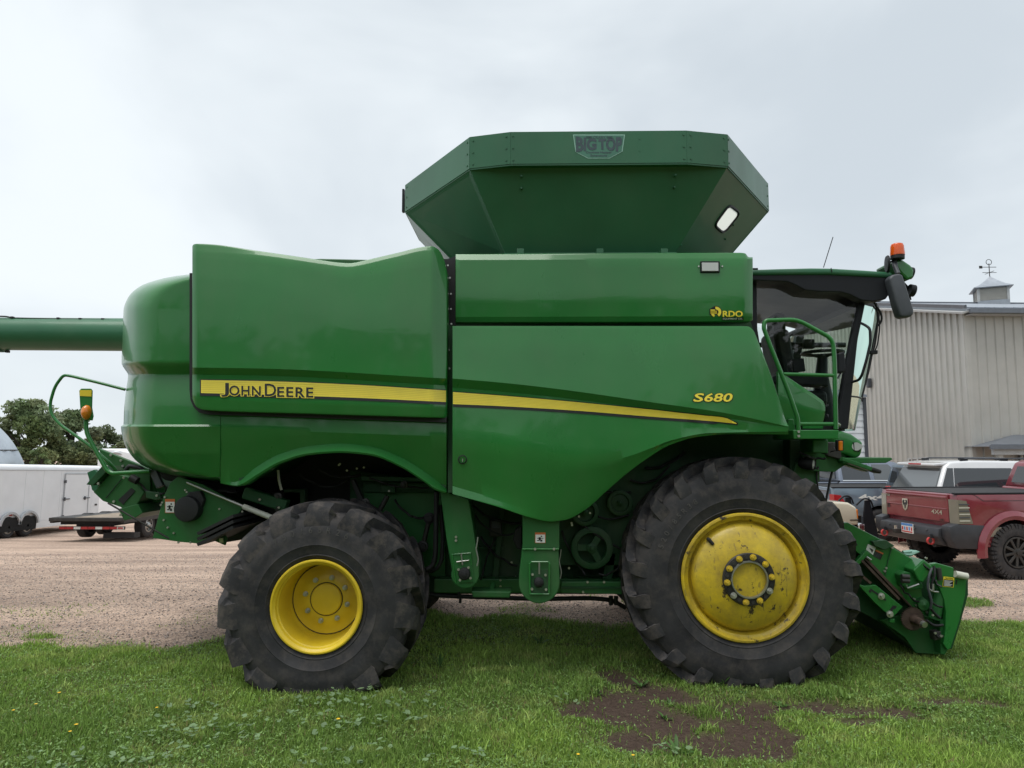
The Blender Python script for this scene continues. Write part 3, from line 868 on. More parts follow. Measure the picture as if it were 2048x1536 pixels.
# hoops and bolts
bl = []
def rimpt(i, j, t, z, o=.006):
    a, b = Vector((*top_xy[i], z)), Vector((*top_xy[j], z)); d = (b - a).normalized(); n = Vector((d.y, -d.x, 0))
    return a + (b - a) * t + n * o
mbb = MB()
for (i, j), ts in (((0, 1), (.03, .97)), ((1, 2), (.08, .9)), ((2, 3), (.015, .985)), ((3, 4), (.1, .92)), ((4, 5), (.02, .97))):
    for t in ts:
        for z in (zt - .035, (zt + zb) / 2, zb + .035):
            p = rimpt(i, j, t, z, 0.0); q = rimpt(i, j, t, z, .011); mbb.cyl(p, q, .009, 8)
mbb.build('rim_bolt', GREEN_TANK, ext, kind='stuff')
mbb = MB()
for px, py in ((1043, 352), (1043, 376), (1351, 350), (1349, 374)):
    p = W(px, py, 5.79 + (py - 330) / 175 * .33); mbb.cyl(p + Vector((0, .03, 0)), p - Vector((0, .006, .0)), .008, 8)
for px, py in ((1279, 278), (1279, 302)):
    p = W(px, py, 5.75); mbb.cyl(p, p - Vector((0, .008, 0)), .008, 8)
for px, py in ((1466, 450), (1450, 478), (1362, 490)):
    p = fac(px, py); mbb.cyl(p, p - nrm * .012 * (1 if nrm.y > 0 else -1), .009, 8)
mbb.build('sheet_bolt', GREEN_TANK, ext, kind='stuff')
# dark posts of the far cross members seen past the rim
for p_ in (W(807, 402, 7.12), W(1532, 397, 7.12)):
    MB().box(p_, (.022, .05, .24)).build('corner_post', BLACK, ext)
# badge on the rim
bY = 5.75
bs = lambda x, y, off: W(x, y, bY - .006 - off)
bdg = np.array([(1146, 269), (1250, 269), (1245, 303), (1219, 317), (1176, 317), (1151, 304)], float)
bc = bdg.mean(0)
badge = decal('badge', bs, [(bdg, [tuple(range(6))])], DEC_PALE, ext, .002)
decal('badge_field', bs, [(bc + (bdg - bc) * (0.962, .935), [tuple(range(6))])], DEC_BADGE, badge, .003)
pol = []
v, f = text_fit('BIG', 1153, 1192, 276, 301, .045, 1.0); pol.append((v, f))
v, f = text_fit('TOP', 1198, 1243, 276, 301, .045, 1.0); pol.append((v, f))
for q in range(2):
    v = pol[q][0]; k = np.abs(v[:, 0] - 1198) / 46.0
    v[:, 1] = 288 + (v[:, 1] - 288) * (.72 + .42 * k)
decal('badge_words', bs, pol, DEC_SLATE, badge, .0045)
pol = [text_fit('CRARY', 1186, 1211, 272.4, 277, .02, 1.0), text_fit('Combine Hopper', 1172, 1223, 302.5, 307.8, .02), text_fit('Extensions', 1181, 1214, 308.6, 313, .02)]
for q in range(3):
    pol += [rectp(1172, 272.6 + 1.6 * q, 1184, 273.5 + 1.6 * q), rectp(1213, 272.6 + 1.6 * q, 1225, 273.5 + 1.6 * q)]
decal('badge_small_print', bs, pol, DEC_SLATE, badge, .0045)

# --- wheels
def tyre(R0, w, rim, nl, lugw, lugh, sweep, drop, foot, hook, zhub):
    """carcass + chevron lugs, axis along +Y from the outer face at y=0"""
    mb = MB()
    Rc = R0 - lugh
    prof = [(rim - .005, .055), (rim + .012, .022), (rim + .034, .008), (rim + .040, .002), (rim + .046, .006), (rim + .07, .0), (rim + (Rc - rim) * .30, -.009), (rim + (Rc - rim) * .32, -.013), (rim + (Rc - rim) * .34, -.010), (rim + (Rc - rim) * .48, -.012), (rim + (Rc - rim) * .62, -.008), (rim + (Rc - rim) * .8, .010), (Rc - .03, .038), (Rc - .006, .075), (Rc + .004, w * .3), (Rc + .008, w * .5)]
    prof = prof + [(r, w - d) for r, d in prof[::-1][1:]]
    mb.cur = 0
    mb.lathe(prof, (0, 0, 0), (0, 1, 0), 96)
    mb.cur = 1
    for side in (0, 1):
        for k in range(nl):
            a0 = 2 * math.pi * (k + .5 * side) / nl
            st = [(Rc - drop, .012, -.05, foot[0]), (Rc - drop * .72, .002, -.045, foot[1]), (Rc - drop * .35, -.002, -.03, foot[2]), (R0 - .055, .004, -.01, foot[3]), (R0 - .014, .024, .02, foot[3]), (R0, .075, .12, 1.0), (R0 + .002, w * .30, .52, .85), (R0 + .003, w * .53, 1.0, .72)]
            ring_ = []
            for r, y, s_, wd in st:
                yy = w - y if side else y
                a = a0 + sweep * s_
                hw = lugw * wd / 2 / r
                rb = min(r - .012, Rc - .012) if y > .02 else r - .05
                yb = yy if y > .02 else (yy + (.045 if not side else -.045))
                row = []
                sh_ = y < .05
                lo_ = .030 if sh_ else .006                      # the worn, sloping flank of the bar
                if hook > 0: sec = ((-hw * (1.7 if sh_ else 1.25), rb, yb), (-hw, r - lo_, yy + (.004 if not side else -.004)), (hw, r, yy), (hw * 1.06, rb, yb))
                else: sec = ((-hw * 1.06, rb, yb), (-hw, r, yy), (hw, r - lo_, yy + (.004 if not side else -.004)), (hw * (1.7 if sh_ else 1.25), rb, yb))
                for (da, rr, y2) in sec:
                    row.append(Vector((math.sin(a + da) * rr, y2, math.cos(a + da) * rr)))
                ring_.append(row)
            vs = [v for row in ring_ for v in row]
            fs = [(i * 4 + j, i * 4 + (j + 1) % 4, (i + 1) * 4 + (j + 1) % 4, (i + 1) * 4 + j) for i in range(len(st) - 1) for j in range(4)]
            fs += [(0, 1, 2, 3), tuple((len(st) - 1) * 4 + j for j in (3, 2, 1, 0))]
            mb.add(vs, fs)
    # the loaded tyre: flat at the contact patch, bulging above it
    out = []
    for x, y, z in mb.v:
        lo = -zhub
        if z < lo + .30:
            k = max(0, (lo + .30 - z) / .30)
            rr = math.hypot(x, z)
            if rr > rim + .04:
                y += (-.03 if y < w / 2 else .03) * min(1, k) * min(1, (rr - rim) / .15)
        if z < lo: z = lo + (z - lo) * .04
        out.append((x, y, z))
    mb.v = out
    return mb

def make_wheel(name, cx, yo, zh, R0, w, rim, front, mirror=False):
    c = Vector((cx, yo, zh))
    sgn = -1 if mirror else 1
    def place(mb):
        mb.v = [(cx + x, yo + sgn * y, zh + z) for x, y, z in mb.v]; return mb
    mb = MB()
    if front:
        prof = [(rim - .01, .20), (rim - .012, .07), (rim + .006, .028), (rim + .008, .012), (rim, .0), (rim - .014, -.002), (rim - .022, .008), (rim - .034, .026), (rim - .05, .034), (rim - .062, .058), (rim - .070, .075), (rim - .076, .07), (rim - .084, .035), (rim - .11, .008), (rim - .16, -.022), (rim - .22, -.044), (rim - .28, -.058), (.20, -.062), (.0, -.062)]
    else:
        prof = [(rim - .01, .30), (rim - .012, .07), (rim + .006, .026), (rim + .008, .010), (rim, -.002), (rim - .010, -.002), (rim - .016, .010), (rim - .03, .022), (rim - .036, .05), (rim - .044, .055), (rim - .048, .10), (rim - .05, .27), (rim - .056, .31), (rim - .066, .325), (rim - .072, .318), (rim - .09, .318), (.215, .315), (.20, .305), (.135, .302), (.128, .296), (.122, .284), (.10, .280), (.02, .278), (.0, .278)]
    mb.lathe(prof, (0, 0, 0), (0, 1, 0), 72)
    wheel = place(mb).build(name, YEL_WORN if front else YEL, CMB, 35)
    place(tyre(R0, w, rim, *((21, .088, .070, .36, .15, (.6, 1.1, 1.35, 1.15), 1) if front else (15, .14, .074, .42, .22, (.45, 1.2, 1.5, 1.25), -1)), zh)).build('tyre', [RUBBER, RUBBER_LUG], wheel, 24)
    if front:
        place(MB().lathe([(.205, -.055), (.208, -.075), (.20, -.088), (.150, -.090), (.146, -.10), (.138, -.10), (.134, -.072), (.0, -.070)], (0, 0, 0), n=48)).build('hub_flange', DK_STEEL, wheel, 35)
        place(MB().lathe([(.134, -.076), (.06, -.080), (.0, -.080)], (0, 0, 0), n=40)).build('hub_cap', YEL_WORN, wheel, 40)
        place(MB().lathe([(.150, -.092), (.146, -.104), (.136, -.104), (.133, -.080)], (0, 0, 0), n=48)).build('hub_ring', STEEL, wheel, 40)
        nr, nn, ny, rr = .177, 10, -.088, .019
    else:
        place(MB().lathe([(.137, .303), (.134, .297), (.1265, .297)], (0, 0, 0), n=40)).build('hub_gap', BLACK_M, wheel)
        place(MB().lathe([(rim - .066, .326), (rim - .072, .3165), (rim - .078, .3175)], (0, 0, 0), n=48)).build('disc_seam', BLACK_M, wheel)
        nr, nn, ny, rr = .178, 8, .305, .016
    for k in range(nn):
        a = 2 * math.pi * (k + .3) / nn
        p = Vector((math.sin(a) * nr, 0, math.cos(a) * nr))
        mt = YEL_WORN if front and k not in (3, 6) else ZINC
        q = MB()
        q.cyl(p + Vector((0, ny + .01, 0)), p + Vector((0, ny - .010, 0)), rr * 1.35, 12)
        q.cyl(p + Vector((0, ny - .008, 0)), p + Vector((0, ny - .034, 0)), rr, 6)
        q.cyl(p + Vector((0, ny - .03, 0)), p + Vector((0, ny - .046, 0)), rr * .55, 8)
        place(q).build('wheel_nut', mt, wheel, 35)
        if front:
            a += math.pi / nn
            p = Vector((math.sin(a) * nr, 0, math.cos(a) * nr))
            place(MB().cyl(p + Vector((0, ny + .01, 0)), p + Vector((0, ny - .012, 0)), rr * .8, 10)).build('stud', DK_STEEL, wheel, 35)
    return wheel

pf, pr = W(1491, 1155, 5.87), W(633, 1213, 5.68)
FXW, FZ, RXW, RZ = pf.x, pf.z, pr.x, pr.z
fw = make_wheel('front_wheel', FXW, 5.86, FZ, .965, .54, .508, True)
rw = make_wheel('rear_wheel', RXW, 5.66, RZ, .812, .72, .358, False)
make_wheel('front_wheel', FXW, mirY(5.86), FZ, .965, .54, .508, True, True)
make_wheel('rear_wheel', RXW, mirY(5.66), RZ, .812, .72, .358, False, True)
# slot in the front wheel disc
a = R(-44)
MB().box((FXW + math.sin(a) * .40, 5.86 + .0, FZ + math.cos(a) * .40), (.028, .05, .07), (0, -a + R(95), 0)).build('valve_slot', BLACK_M, fw, bevel=.01)
# raised lettering on the sidewalls
def tyre_text(s, cx, cz, yo, r, h, a0, step, wheel):
    mb = MB()
    for i, ch in enumerate(s):
        if ch == ' ': continue
        v, f = text_mesh(ch, 0.0)
        lo, hi = v.min(0), v.max(0)
        sc_ = h / .72
        a = R(a0 + step * i)
        mid = (lo[0] + hi[0]) / 2
        pts = []
        for x, y in v:
            rr = r + y * sc_; aa = a + (x - mid) * sc_ / r
            pts.append(Vector((cx + math.sin(aa) * rr, yo, cz + math.cos(aa) * rr)))
        mb.add(pts, f)
    return mb.build('sidewall_lettering', LETTER, wheel, doubles=False, kind='stuff')
tyre_text('750/65R26', RXW, RZ, 5.66 - .0165, .575, .048, -33, 7.0, rw)
tyre_text('TUBELESS', RXW, RZ, 5.66 - .0165, .50, .05, 150, 7.0, rw)
tyre_text('520/85R38', FXW, FZ, 5.86 - .0165, .70, .045, -70, 4.6, fw)

# axles
MB().cyl((FXW, 6.2, FZ), (FXW, mirY(6.2), FZ), .16, 20).build('front_axle', GREEN_OILY, CMB, 40)
MB().box((RXW, YC, RZ), (.22, 2.6, .2)).build('rear_axle', GREEN_OILY, CMB, bevel=.02)
# ------------------------------------------------------------------ combine: cab, platform and nose
def wtube(pts, r, n=10):
    return MB().tube([W(*p) for p in pts], r, n)
def bez(pts, rad=0.3, n=4):
    """round the corners of a 3-D polyline"""
    P = [Vector(p) for p in pts]; out = [P[0]]
    for i in range(1, len(P) - 1):
        a, b, c = P[i - 1], P[i], P[i + 1]
        ra = min(rad, (a - b).length * .45, (c - b).length * .45)
        s, e = b + (a - b).normalized() * ra, b + (c - b).normalized() * ra
        for k in range(n + 1):
            t = k / n; out.append(s * (1 - t) ** 2 + b * (2 * t * (1 - t)) + e * t * t)
    out.append(P[-1]); return out
def rtube(pts, r, rad=.06, n=10, k=4):
    return MB().tube(bez([W(*p) for p in pts], rad, k), r, n)

YS, YF = 6.42, mirY(6.42)                     # cab side planes
SHEET_N = 0
cab = MB()
# roof: pressed cap over a black liner
def roof_sec(pts, y0, y1):
    return [Vector((p.x, y0, p.z)) for p in pts], [Vector((p.x, y1, p.z)) for p in pts]
capo = [(1500, 550), (1500, 539), (1560, 537), (1623, 535.5), (1662, 536), (1730, 540), (1786, 544), (1786, 555), (1720, 552), (1659, 549), (1600, 549)]
roof = MB().prism([W(x, y, 6.28) for x, y in capo], (0, 2 * (YC - 6.28), 0)).build('cab_roof', GREEN_TANK, CMB, 40, bevel=.022, seg=3)
liner = [(1501, 546), (1600, 544.5), (1659, 544), (1720, 548), (1786, 551), (1788, 575), (1772, 598), (1745, 603), (1722, 600), (1700, 589), (1682, 584), (1640, 583), (1610, 580), (1592, 570), (1575, 563), (1501, 560)]
MB().plate(liner, 6.30, .12).build('roof_valance', BLACK, roof, bevel=.008)
MB().prism([W(x, y, 8.38) for x, y in [(1520, 546), (1770, 560), (1770, 575), (1700, 580), (1600, 566), (1520, 566)]], (0, .12, 0)).build('roof_valance', BLACK, roof)
MB().prism([W(x, y, 6.45) for x, y in [(1505, 547), (1660, 546), (1765, 552), (1780, 575), (1762, 590), (1720, 580), (1640, 572), (1505, 556)]], (0, 1.9, 0)).build('headliner', BLACK, roof)
wtube([(1662, 536, 6.275), (1664, 544, 6.275)], .004).build('roof_seam', BLACK_M, roof)
MB().plate([(1500, 536), (1516, 536), (1516, 541), (1500, 541)], 6.5, .6).build('roof_vent', BLACK, roof)
# pillars
MB().prism([W(x, y, YS) for x, y in [(1721, 598), (1733, 598), (1716, 680), (1697, 858), (1673, 858), (1692, 745)]], (0, .09, 0)).build('front_pillar', BLACK, CMB, bevel=.01)
MB().prism([W(x, y, YS) for x, y in [(1500, 556), (1514, 556), (1516, 700), (1590, 858), (1560, 858), (1500, 700)]], (0, .09, 0)).build('rear_pillar', BLACK, CMB, bevel=.01)
MB().prism([Vector((v.x, YF - .09, v.z)) for v in [W(x, y, YS) for x, y in [(1721, 598), (1733, 598), (1716, 680), (1697, 858), (1673, 858), (1692, 745)]]], (0, .09, 0)).build('front_pillar', BLACK, CMB)
MB().prism([W(x, y, YF) for x, y in [(1610, 580), (1622, 580), (1592, 780), (1574, 780)]], (0, .09, 0)).build('door_pillar', BLACK, CMB)
MB().prism([Vector((v.x, YF - .09, v.z)) for v in [W(x, y, YS) for x, y in [(1500, 556), (1514, 556), (1516, 858), (1490, 858)]]], (0, .09, 0)).build('rear_pillar', BLACK, CMB)
# side glass
def pane(pts, name, mat, parent=CMB):
    me = bpy.data.meshes.new(name); me.from_pydata([tuple(p) for p in pts], [], [tuple(range(len(pts)))]); me.materials.append(mat)
    return link(name, me, parent)
sg = [(1505, 556), (1722, 596), (1716, 640), (1694, 745), (1676, 858), (1560, 858), (1505, 700)]
pane([W(x, y, YS + .03) for x, y in sg], 'side_window', GLASS)
pane([Vector((v.x, YF - .03, v.z)) for v in [W(x, y, YS + .03) for x, y in sg]], 'side_window', GLASS)
# windscreen: bowed sheet from pillar to pillar
tp0, bt0 = W(1727, 598, YS + .05), W(1690, 858, YS + .05)
vs, fs = [], []
nU, nV = 17, 9
for j in range(nV):
    t = j / (nV - 1)
    base = tp0.lerp(bt0, t)
    bulge = .47 * (1 - .20 * t)
    for i in range(nU):
        u = i / (nU - 1); yy = base.y + (mirY(base.y) - base.y) * u
        bx = bulge * (1 - (2 * u - 1) ** 2) ** .8
        vs.append((base.x + bx, yy, base.z))
fs = [(j * nU + i, j * nU + i + 1, (j + 1) * nU + i + 1, (j + 1) * nU + i) for j in range(nV - 1) for i in range(nU - 1)]
me = bpy.data.meshes.new('windscreen'); me.from_pydata(vs, [], fs); me.materials.append(GLASS_F)
for p in me.polygons: p.use_smooth = True
ws = link('windscreen', me, CMB)
MB().prism([Vector(vs[i]) + Vector((0, 0, .0)) for i in range(nU)], (0, 0, -.05)).build('windscreen_header', BLACK, ws)
MB().tube([Vector(vs[j * nU + 5]) + Vector((.012, 0, 0)) for j in range(nV - 2)], .016, 6).build('wiper_arm', BLACK, ws)
MB().tube([Vector(vs[j * nU + 6]) + Vector((.03, 0, 0)) for j in range(1, nV - 2)], .012, 6).build('wiper_blade', BLACK, ws)
MB().tube([Vector(vs[(nV - 3) * nU + i]) for i in range(nU)], .008, 6).build('windscreen_seam', BLACK, ws)
# grab handles and hoses beside the windscreen
rtube([(1721, 646, 6.36), (1730, 650, 6.28), (1740, 657, 6.24), (1741, 685, 6.24), (1733, 720, 6.24), (1724, 750, 6.26), (1718, 760, 6.3), (1704, 764, 6.38)], .012, .03).build('grab_handle', BLACK, CMB, 50)
rtube([(1752, 606, 6.5), (1756, 640, 6.5), (1750, 690, 6.5), (1745, 705, 6.5), (1738, 740, 6.5), (1724, 794, 6.5)], .008, .05).build('washer_hose', BLACK_M, CMB, 50)
rtube([(1746, 612, 6.5), (1757, 628, 6.5), (1760, 655, 6.5), (1755, 690, 6.5), (1748, 706, 6.5)], .006, .05).build('washer_hose', BLACK_M, CMB, 50)
rtube([(1748, 604, 6.5), (1752, 612, 6.5), (1762, 625, 6.5), (1764, 640, 6.5), (1757, 652, 6.5)], .009, .05).build('washer_hose', BLACK_M, CMB, 50)
MB().plate([(1742, 700), (1756, 700), (1756, 708), (1742, 708)], 6.47, .04).build('hose_clip', BLACK, CMB, bevel=.006)
# cab floor, rear wall, green side panel below the glass
MB().prism([W(x, y, YS + .1) for x, y in [(1560, 845), (1690, 845), (1690, 862), (1560, 862)]], (0, YF - YS - .2, 0)).build('cab_floor', BLACK_M, CMB)
MB().prism([W(x, y, 6.9) for x, y in [(1500, 640), (1512, 640), (1545, 850), (1500, 850)]], (0, 1.0, 0)).build('cab_rear_wall', BLACK, CMB)
sp_ = Panel(6.36, [[(1556, 742, .03), (1565, 747, .03), (1600, 770, .03), (1640, 797, .03), (1648, 804, .03), (1651, 812, .03)],
                  [(1556, 752, .0), (1600, 779, .0), (1640, 805, .0), (1651, 816, .01)],
                  [(1556, 790, -.02), (1600, 812, -.02), (1651, 826, -.0)],
                  [(1556, 850, .0), (1640, 850, .0), (1645, 848, .01), (1651, 826, .02)]])
sp_.build('cab_side_panel', GREEN, CMB, np.linspace(1556, 1651, 26), 4, .05, .008)
# driver's place: seat, column, steering wheel, screens
seat = MB().box(W(1588, 800, YC), (.5, .52, .16)).build('seat', BLACK, CMB, bevel=.05, seg=3)
MB().box(W(1560, 735, YC), (.16, .5, .75), (0, R(-8), 0)).build('backrest', BLACK, seat, bevel=.06, seg=3)
MB().box(W(1552, 650, YC), (.12, .3, .22)).build('headrest', BLACK, seat, bevel=.05, seg=3)
ar = MB().box(W(1600, 762, 6.95), (.5, .16, .10), (0, R(4), 0)).build('armrest', BLACK, seat, bevel=.02)
MB().box(W(1596, 731, 6.95), (.12, .05, .13), (0, R(-6), 0)).build('display', BLACK, ar, bevel=.01)
col_ = MB(); col_.tube([W(1652, 852, 7.4), W(1645, 790, 7.4), W(1643, 745, 7.4), W(1645, 712, 7.4)], [.11, .095, .06, .05], 12)
col_ = col_.build('steering_column', BLACK, CMB, 60)
sw_c = W(1645, 706, 7.4); axn = (sw_c - W(1650, 800, 7.4)).normalized(); u_ = axn.orthogonal().normalized(); v_ = axn.cross(u_)
MB().tube([sw_c + (u_ * math.cos(t) + v_ * math.sin(t)) * .20 for t in np.linspace(0, 2 * math.pi, 33)], .017, 8, False).build('steering_wheel', BLACK, col_, 60)
sk = MB()
for t in (.3, 2.4, 4.5): sk.tube([sw_c - axn * .05, sw_c + (u_ * math.cos(t) + v_ * math.sin(t)) * .20], .015, 6)
sk.build('wheel_spokes', BLACK, col_)
MB().tube([W(1505, 690, 8.2), W(1690, 690, 8.2)], .03, 8).build('grab_rail', BLACK, CMB, 60)
for x0, y0, x1, y1 in ((1562, 684, 1590, 700), (1608, 678, 1630, 697)):
    MB().plate([(x0, y0), (x1, y0), (x1, y1), (x0, y1)], 8.12, .06).build('monitor', BLACK, CMB, bevel=.012)
MB().plate([(1677, 706), (1690, 702), (1693, 738), (1690, 745), (1678, 746)], 6.24, .09).build('camera_box', BLACK, CMB, bevel=.014)
rtube([(1682, 745, 6.28), (1676, 756, 6.2), (1668, 752, 6.0)], .008, .02).build('camera_arm', BLACK, CMB, 50)
# roof corner: beacon, round mirror, lamp cluster, big mirror
lh = MB().plate([(1784, 522), (1792, 519), (1806, 519), (1822, 530), (1829, 540), (1827, 556), (1815, 560), (1800, 545)], 6.32, .32).build('lamp_housing', GREEN, CMB, bevel=.02)
for x_, y_ in ((1822, 545), (1826, 580)):
    MB().cyl(W(x_ - 8, y_, 6.42), W(x_ + 2, y_ + 2, 6.42), .055, 16).build('roof_lamp', BLACK, lh, 40)
MB().tube([W(1790, 548, 6.45), W(1815, 575, 6.45), W(1820, 600, 6.45)], .014, 8).build('lamp_bracket', BLACK, lh, 50)
bcn = MB().cyl(W(1795, 518, 6.3), W(1795, 509, 6.3), .058, 24).build('beacon_base', BLACK_M, CMB, 40)
c0 = W(1795, 511, 6.3)
MB().lathe([(.060, 0), (.061, .015), (.058, .05), (.056, .085), (.048, .103), (.028, .112), (0, .114)], c0, (0, 0, 1), 28).build('beacon_lens', BEACON, bcn, 40)
MB().cyl(W(1795, 510, 6.3), W(1795, 496, 6.3), .02, 10).build('beacon_lamp', CHROME, bcn, 40)
MB().lathe([(.075, 0), (.078, .008), (.070, .02), (0, .026)], W(1777, 528, 6.28), (-1, .25, 0), 28).build('round_mirror', BLACK, CMB, 40)
rtube([(1778, 526, 6.30), (1784, 522, 6.34), (1790, 526, 6.34)], .007, .02).build('mirror_stem', BLACK, CMB)
rtube([(1789, 522, 6.34), (1790, 532, 6.3), (1796, 548, 6.26)], [.022] * 7, .02, 10, 4).build('mirror_arm', GREY_PL, CMB, 50)
mo = [(1779, 556), (1786, 549), (1800, 546), (1806, 550), (1816, 580), (1828, 618), (1829, 626), (1824, 633), (1806, 635), (1800, 630), (1792, 604)]
MB().plate(mo, 6.20, .11).build('mirror', GREY_PL, CMB, 40, bevel=.022, seg=3)
MB().tube([W(1647, 535, 6.9), W(1666, 474, 6.9)], .004, 6).build('antenna', BLACK, CMB)
# landing, rails
land = MB().plate([(1586, 860), (1678, 860), (1678, 878), (1588, 878)], 5.88, .50).build('platform', GREEN, CMB, bevel=.006)
discs([(1597, 863.5, 5.878), (1597, 872, 5.878)], .012).build('bolt', ZINC, land, kind='stuff')
rl = rtube([(1597, 866, 5.90), (1596, 838, 5.90), (1578, 786, 5.90), (1540, 690, 5.90), (1527, 655, 5.90), (1530, 641, 5.90), (1594, 639, 5.90), (1666, 678, 5.90), (1669, 720, 5.90), (1672, 858, 5.90)], .018, .07, 12, 6).build('handrail', GREEN, land, 50)
rtube([(1567, 748, 5.90), (1672, 751, 5.90)], .015, .02).build('mid_rail', GREEN, rl, 50)
rtube([(1597, 848, 5.91), (1674, 848, 5.91), (1678, 850, 6.02)], .016, .04).build('toe_rail', GREEN, rl, 50)
MB().plate([(1606, 851), (1646, 851), (1646, 857), (1606, 857)], 6.1, .02).build('kick_plate', GREEN, land)
MB().plate([(1577, 838), (1587, 838), (1592, 862), (1576, 862)], 5.98, .1).build('hinge_plate', GREEN, CMB, bevel=.005)
# nose and everything under the landing
nose = MB(); 
nv = [(1668, 866), (1684, 862), (1704, 868), (1727, 884), (1727, 892), (1723, 912), (1712, 917), (1690, 908), (1668, 906)]
nose.plate(nv, 6.30, 2.2)
nose = nose.build('nose_cowl', GREEN, CMB, 40, bevel=.035, seg=3)
MB().cyl(W(1713, 893, 6.36), W(1713, 893, 6.285), .036, 20).build('headlamp', LENS, nose, 40)
MB().plate([(1706, 884), (1722, 888), (1720, 904), (1708, 902)], 6.292, .02).build('headlamp_bezel', BLACK_M, nose, bevel=.005)
MB().cyl(W(1719, 893, 6.36), W(1719.5, 893, 6.286), .022, 16).build('headlamp', LENS, nose, 40)
am = MB().plate([(1674.5, 880), (1687, 880), (1687, 902), (1674.5, 902)], 6.12, .04).build('marker_bracket', BLACK, CMB)
MB().plate([(1679, 882), (1686, 882), (1686, 901), (1679, 901)], 6.10, .03).build('marker_lamp', AMBER, am, bevel=.005)
MB().plate([(1626, 879), (1657, 879), (1657, 907), (1626, 905)], 6.12, .3).build('tool_box', GREEN_WORN, CMB, bevel=.01)
MB().plate([(1580, 879), (1640, 879), (1640, 965), (1580, 945)], 6.45, 1.9).build('cab_support', GREEN_OILY, CMB, bevel=.01)
MB().plate([(1655, 884), (1682, 884), (1684, 920), (1655, 912)], 6.30, .25).build('hydraulic_block', DK_STEEL, CMB, bevel=.01)
MB().plate([(1612, 900), (1690, 904), (1696, 918), (1740, 935), (1735, 944), (1690, 930), (1670, 944), (1620, 942), (1600, 928)], 6.35, .1).build('step_bracket', GREEN_WORN, CMB, bevel=.006)
MB().beam(W(1680, 918, 6.30), W(1738, 938, 6.30), .12, .035).build('folding_arm', GREEN_WORN, CMB, bevel=.006)
MB().beam(W(1736, 937, 6.30), W(1757, 944, 6.30), .12, .034).build('arm_grip', BLACK_M, CMB, bevel=.012)
lad = MB().plate([(1686, 916), (1783, 915), (1786, 919), (1772, 926), (1686, 927)], 6.25, .55).build('ladder_step', GREEN_WORN, CMB, bevel=.006)
MB().plate([(1592, 925), (1612, 918), (1640, 935), (1638, 965), (1600, 990), (1586, 950)], 6.42, .2).build('lamp_stay', GREEN_WORN, CMB, bevel=.01)
wlp = MB().lathe([(.03, .12), (.052, .09), (.058, .0), (.054, -.012), (.05, -.006)], W(1626, 928, 6.25), (-.75, .6, .1), 24).build('round_work_lamp', BLACK_M, CMB, 40)
MB().lathe([(.050, 0), (.03, -.008), (0, -.011)], W(1626, 928, 6.25), (-.75, .6, .1), 24).build('lamp_lens', LENS, wlp, 40)
rtube([(1634, 938, 6.4), (1633, 955, 6.4), (1640, 1010, 6.4)], .008, .05).build('cable', BLACK_M, CMB, 50)
rtube([(1670, 920, 6.4), (1660, 960, 6.4), (1650, 1012, 6.4)], .010, .05).build('cable', BLACK_M, CMB, 50)
# inner wall of the front wheel arch
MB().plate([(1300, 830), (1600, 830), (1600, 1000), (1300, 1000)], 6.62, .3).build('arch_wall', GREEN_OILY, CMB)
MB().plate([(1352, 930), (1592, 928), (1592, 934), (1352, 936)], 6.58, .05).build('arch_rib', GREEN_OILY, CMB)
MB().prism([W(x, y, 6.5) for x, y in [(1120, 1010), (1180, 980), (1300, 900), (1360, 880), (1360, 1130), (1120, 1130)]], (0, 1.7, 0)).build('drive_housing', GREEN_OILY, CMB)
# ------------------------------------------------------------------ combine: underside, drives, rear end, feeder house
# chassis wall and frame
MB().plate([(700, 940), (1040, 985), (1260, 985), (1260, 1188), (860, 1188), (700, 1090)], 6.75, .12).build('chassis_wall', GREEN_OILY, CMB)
MB().plate([(868, 1158), (1250, 1158), (1250, 1186), (868, 1186)], 6.55, .14).build('frame_rail', GREEN_WORN, CMB, bevel=.008)
MB().plate([(1122, 1163), (1246, 1163), (1246, 1189), (1122, 1186)], 6.30, .10).build('side_rail', GREEN_WORN, CMB, bevel=.008)
MB().plate([(1122, 1174), (1246, 1174), (1246, 1177.5), (1122, 1177.5)], 6.28, .03).build('rail_lip', GREEN_OILY, CMB)
MB().plate([(820, 985), (890, 985), (890, 1160), (800, 1130)], 6.68, .05).build('chassis_sheet', GREEN_WORN, CMB)
# elevator legs
leg1 = [(880, 978), (938, 1000), (947, 1060), (958, 1130)] + [(930 + 28 * math.cos(t), 1150 + 27 * math.sin(t)) for t in np.linspace(-.2, math.pi + .35, 14)] + [(893, 1080)]
L1 = MB().plate(leg1, 6.02, .26).build('elevator_leg', GREEN_WORN, CMB, bevel=.008)
MB().plate([(905, 1109), (941, 1107), (949, 1164), (915, 1168)], 6.012, .006).build('cover_plate', GREEN_WORN, L1)
MB().tube([W(x, y, 6.01) for x, y in [(912, 1166), (904, 1109), (941, 1106), (943, 1130)]], .007, 6).build('plate_edge', GREEN, L1)
MB().tube([W(922, 1106, 6.0), W(925, 1130, 6.0)], .006, 6).build('take_up_bolt', STEEL, L1)
MB().tube([W(913, 1124, 6.0), W(938, 1121, 6.0)], .006, 6).build('take_up_bolt', STEEL, L1)
MB().plate([(914, 1139), (941, 1136), (945, 1163), (917, 1166)], 6.0, .01).build('bearing_plate', GREEN_WORN, L1)
MB().lathe([(.05, .01), (.05, -.02), (.042, -.03), (.02, -.034), (.018, -.045), (0, -.047)], W(929, 1147, 6.0), n=24).build('bearing_cap', BLACK_M, L1, 40)
discs([(917, 1139, 5.995), (937, 1135, 5.995), (941, 1156, 5.995), (920, 1160, 5.995)], .011).build('bolt', ZINC, L1, kind='stuff')
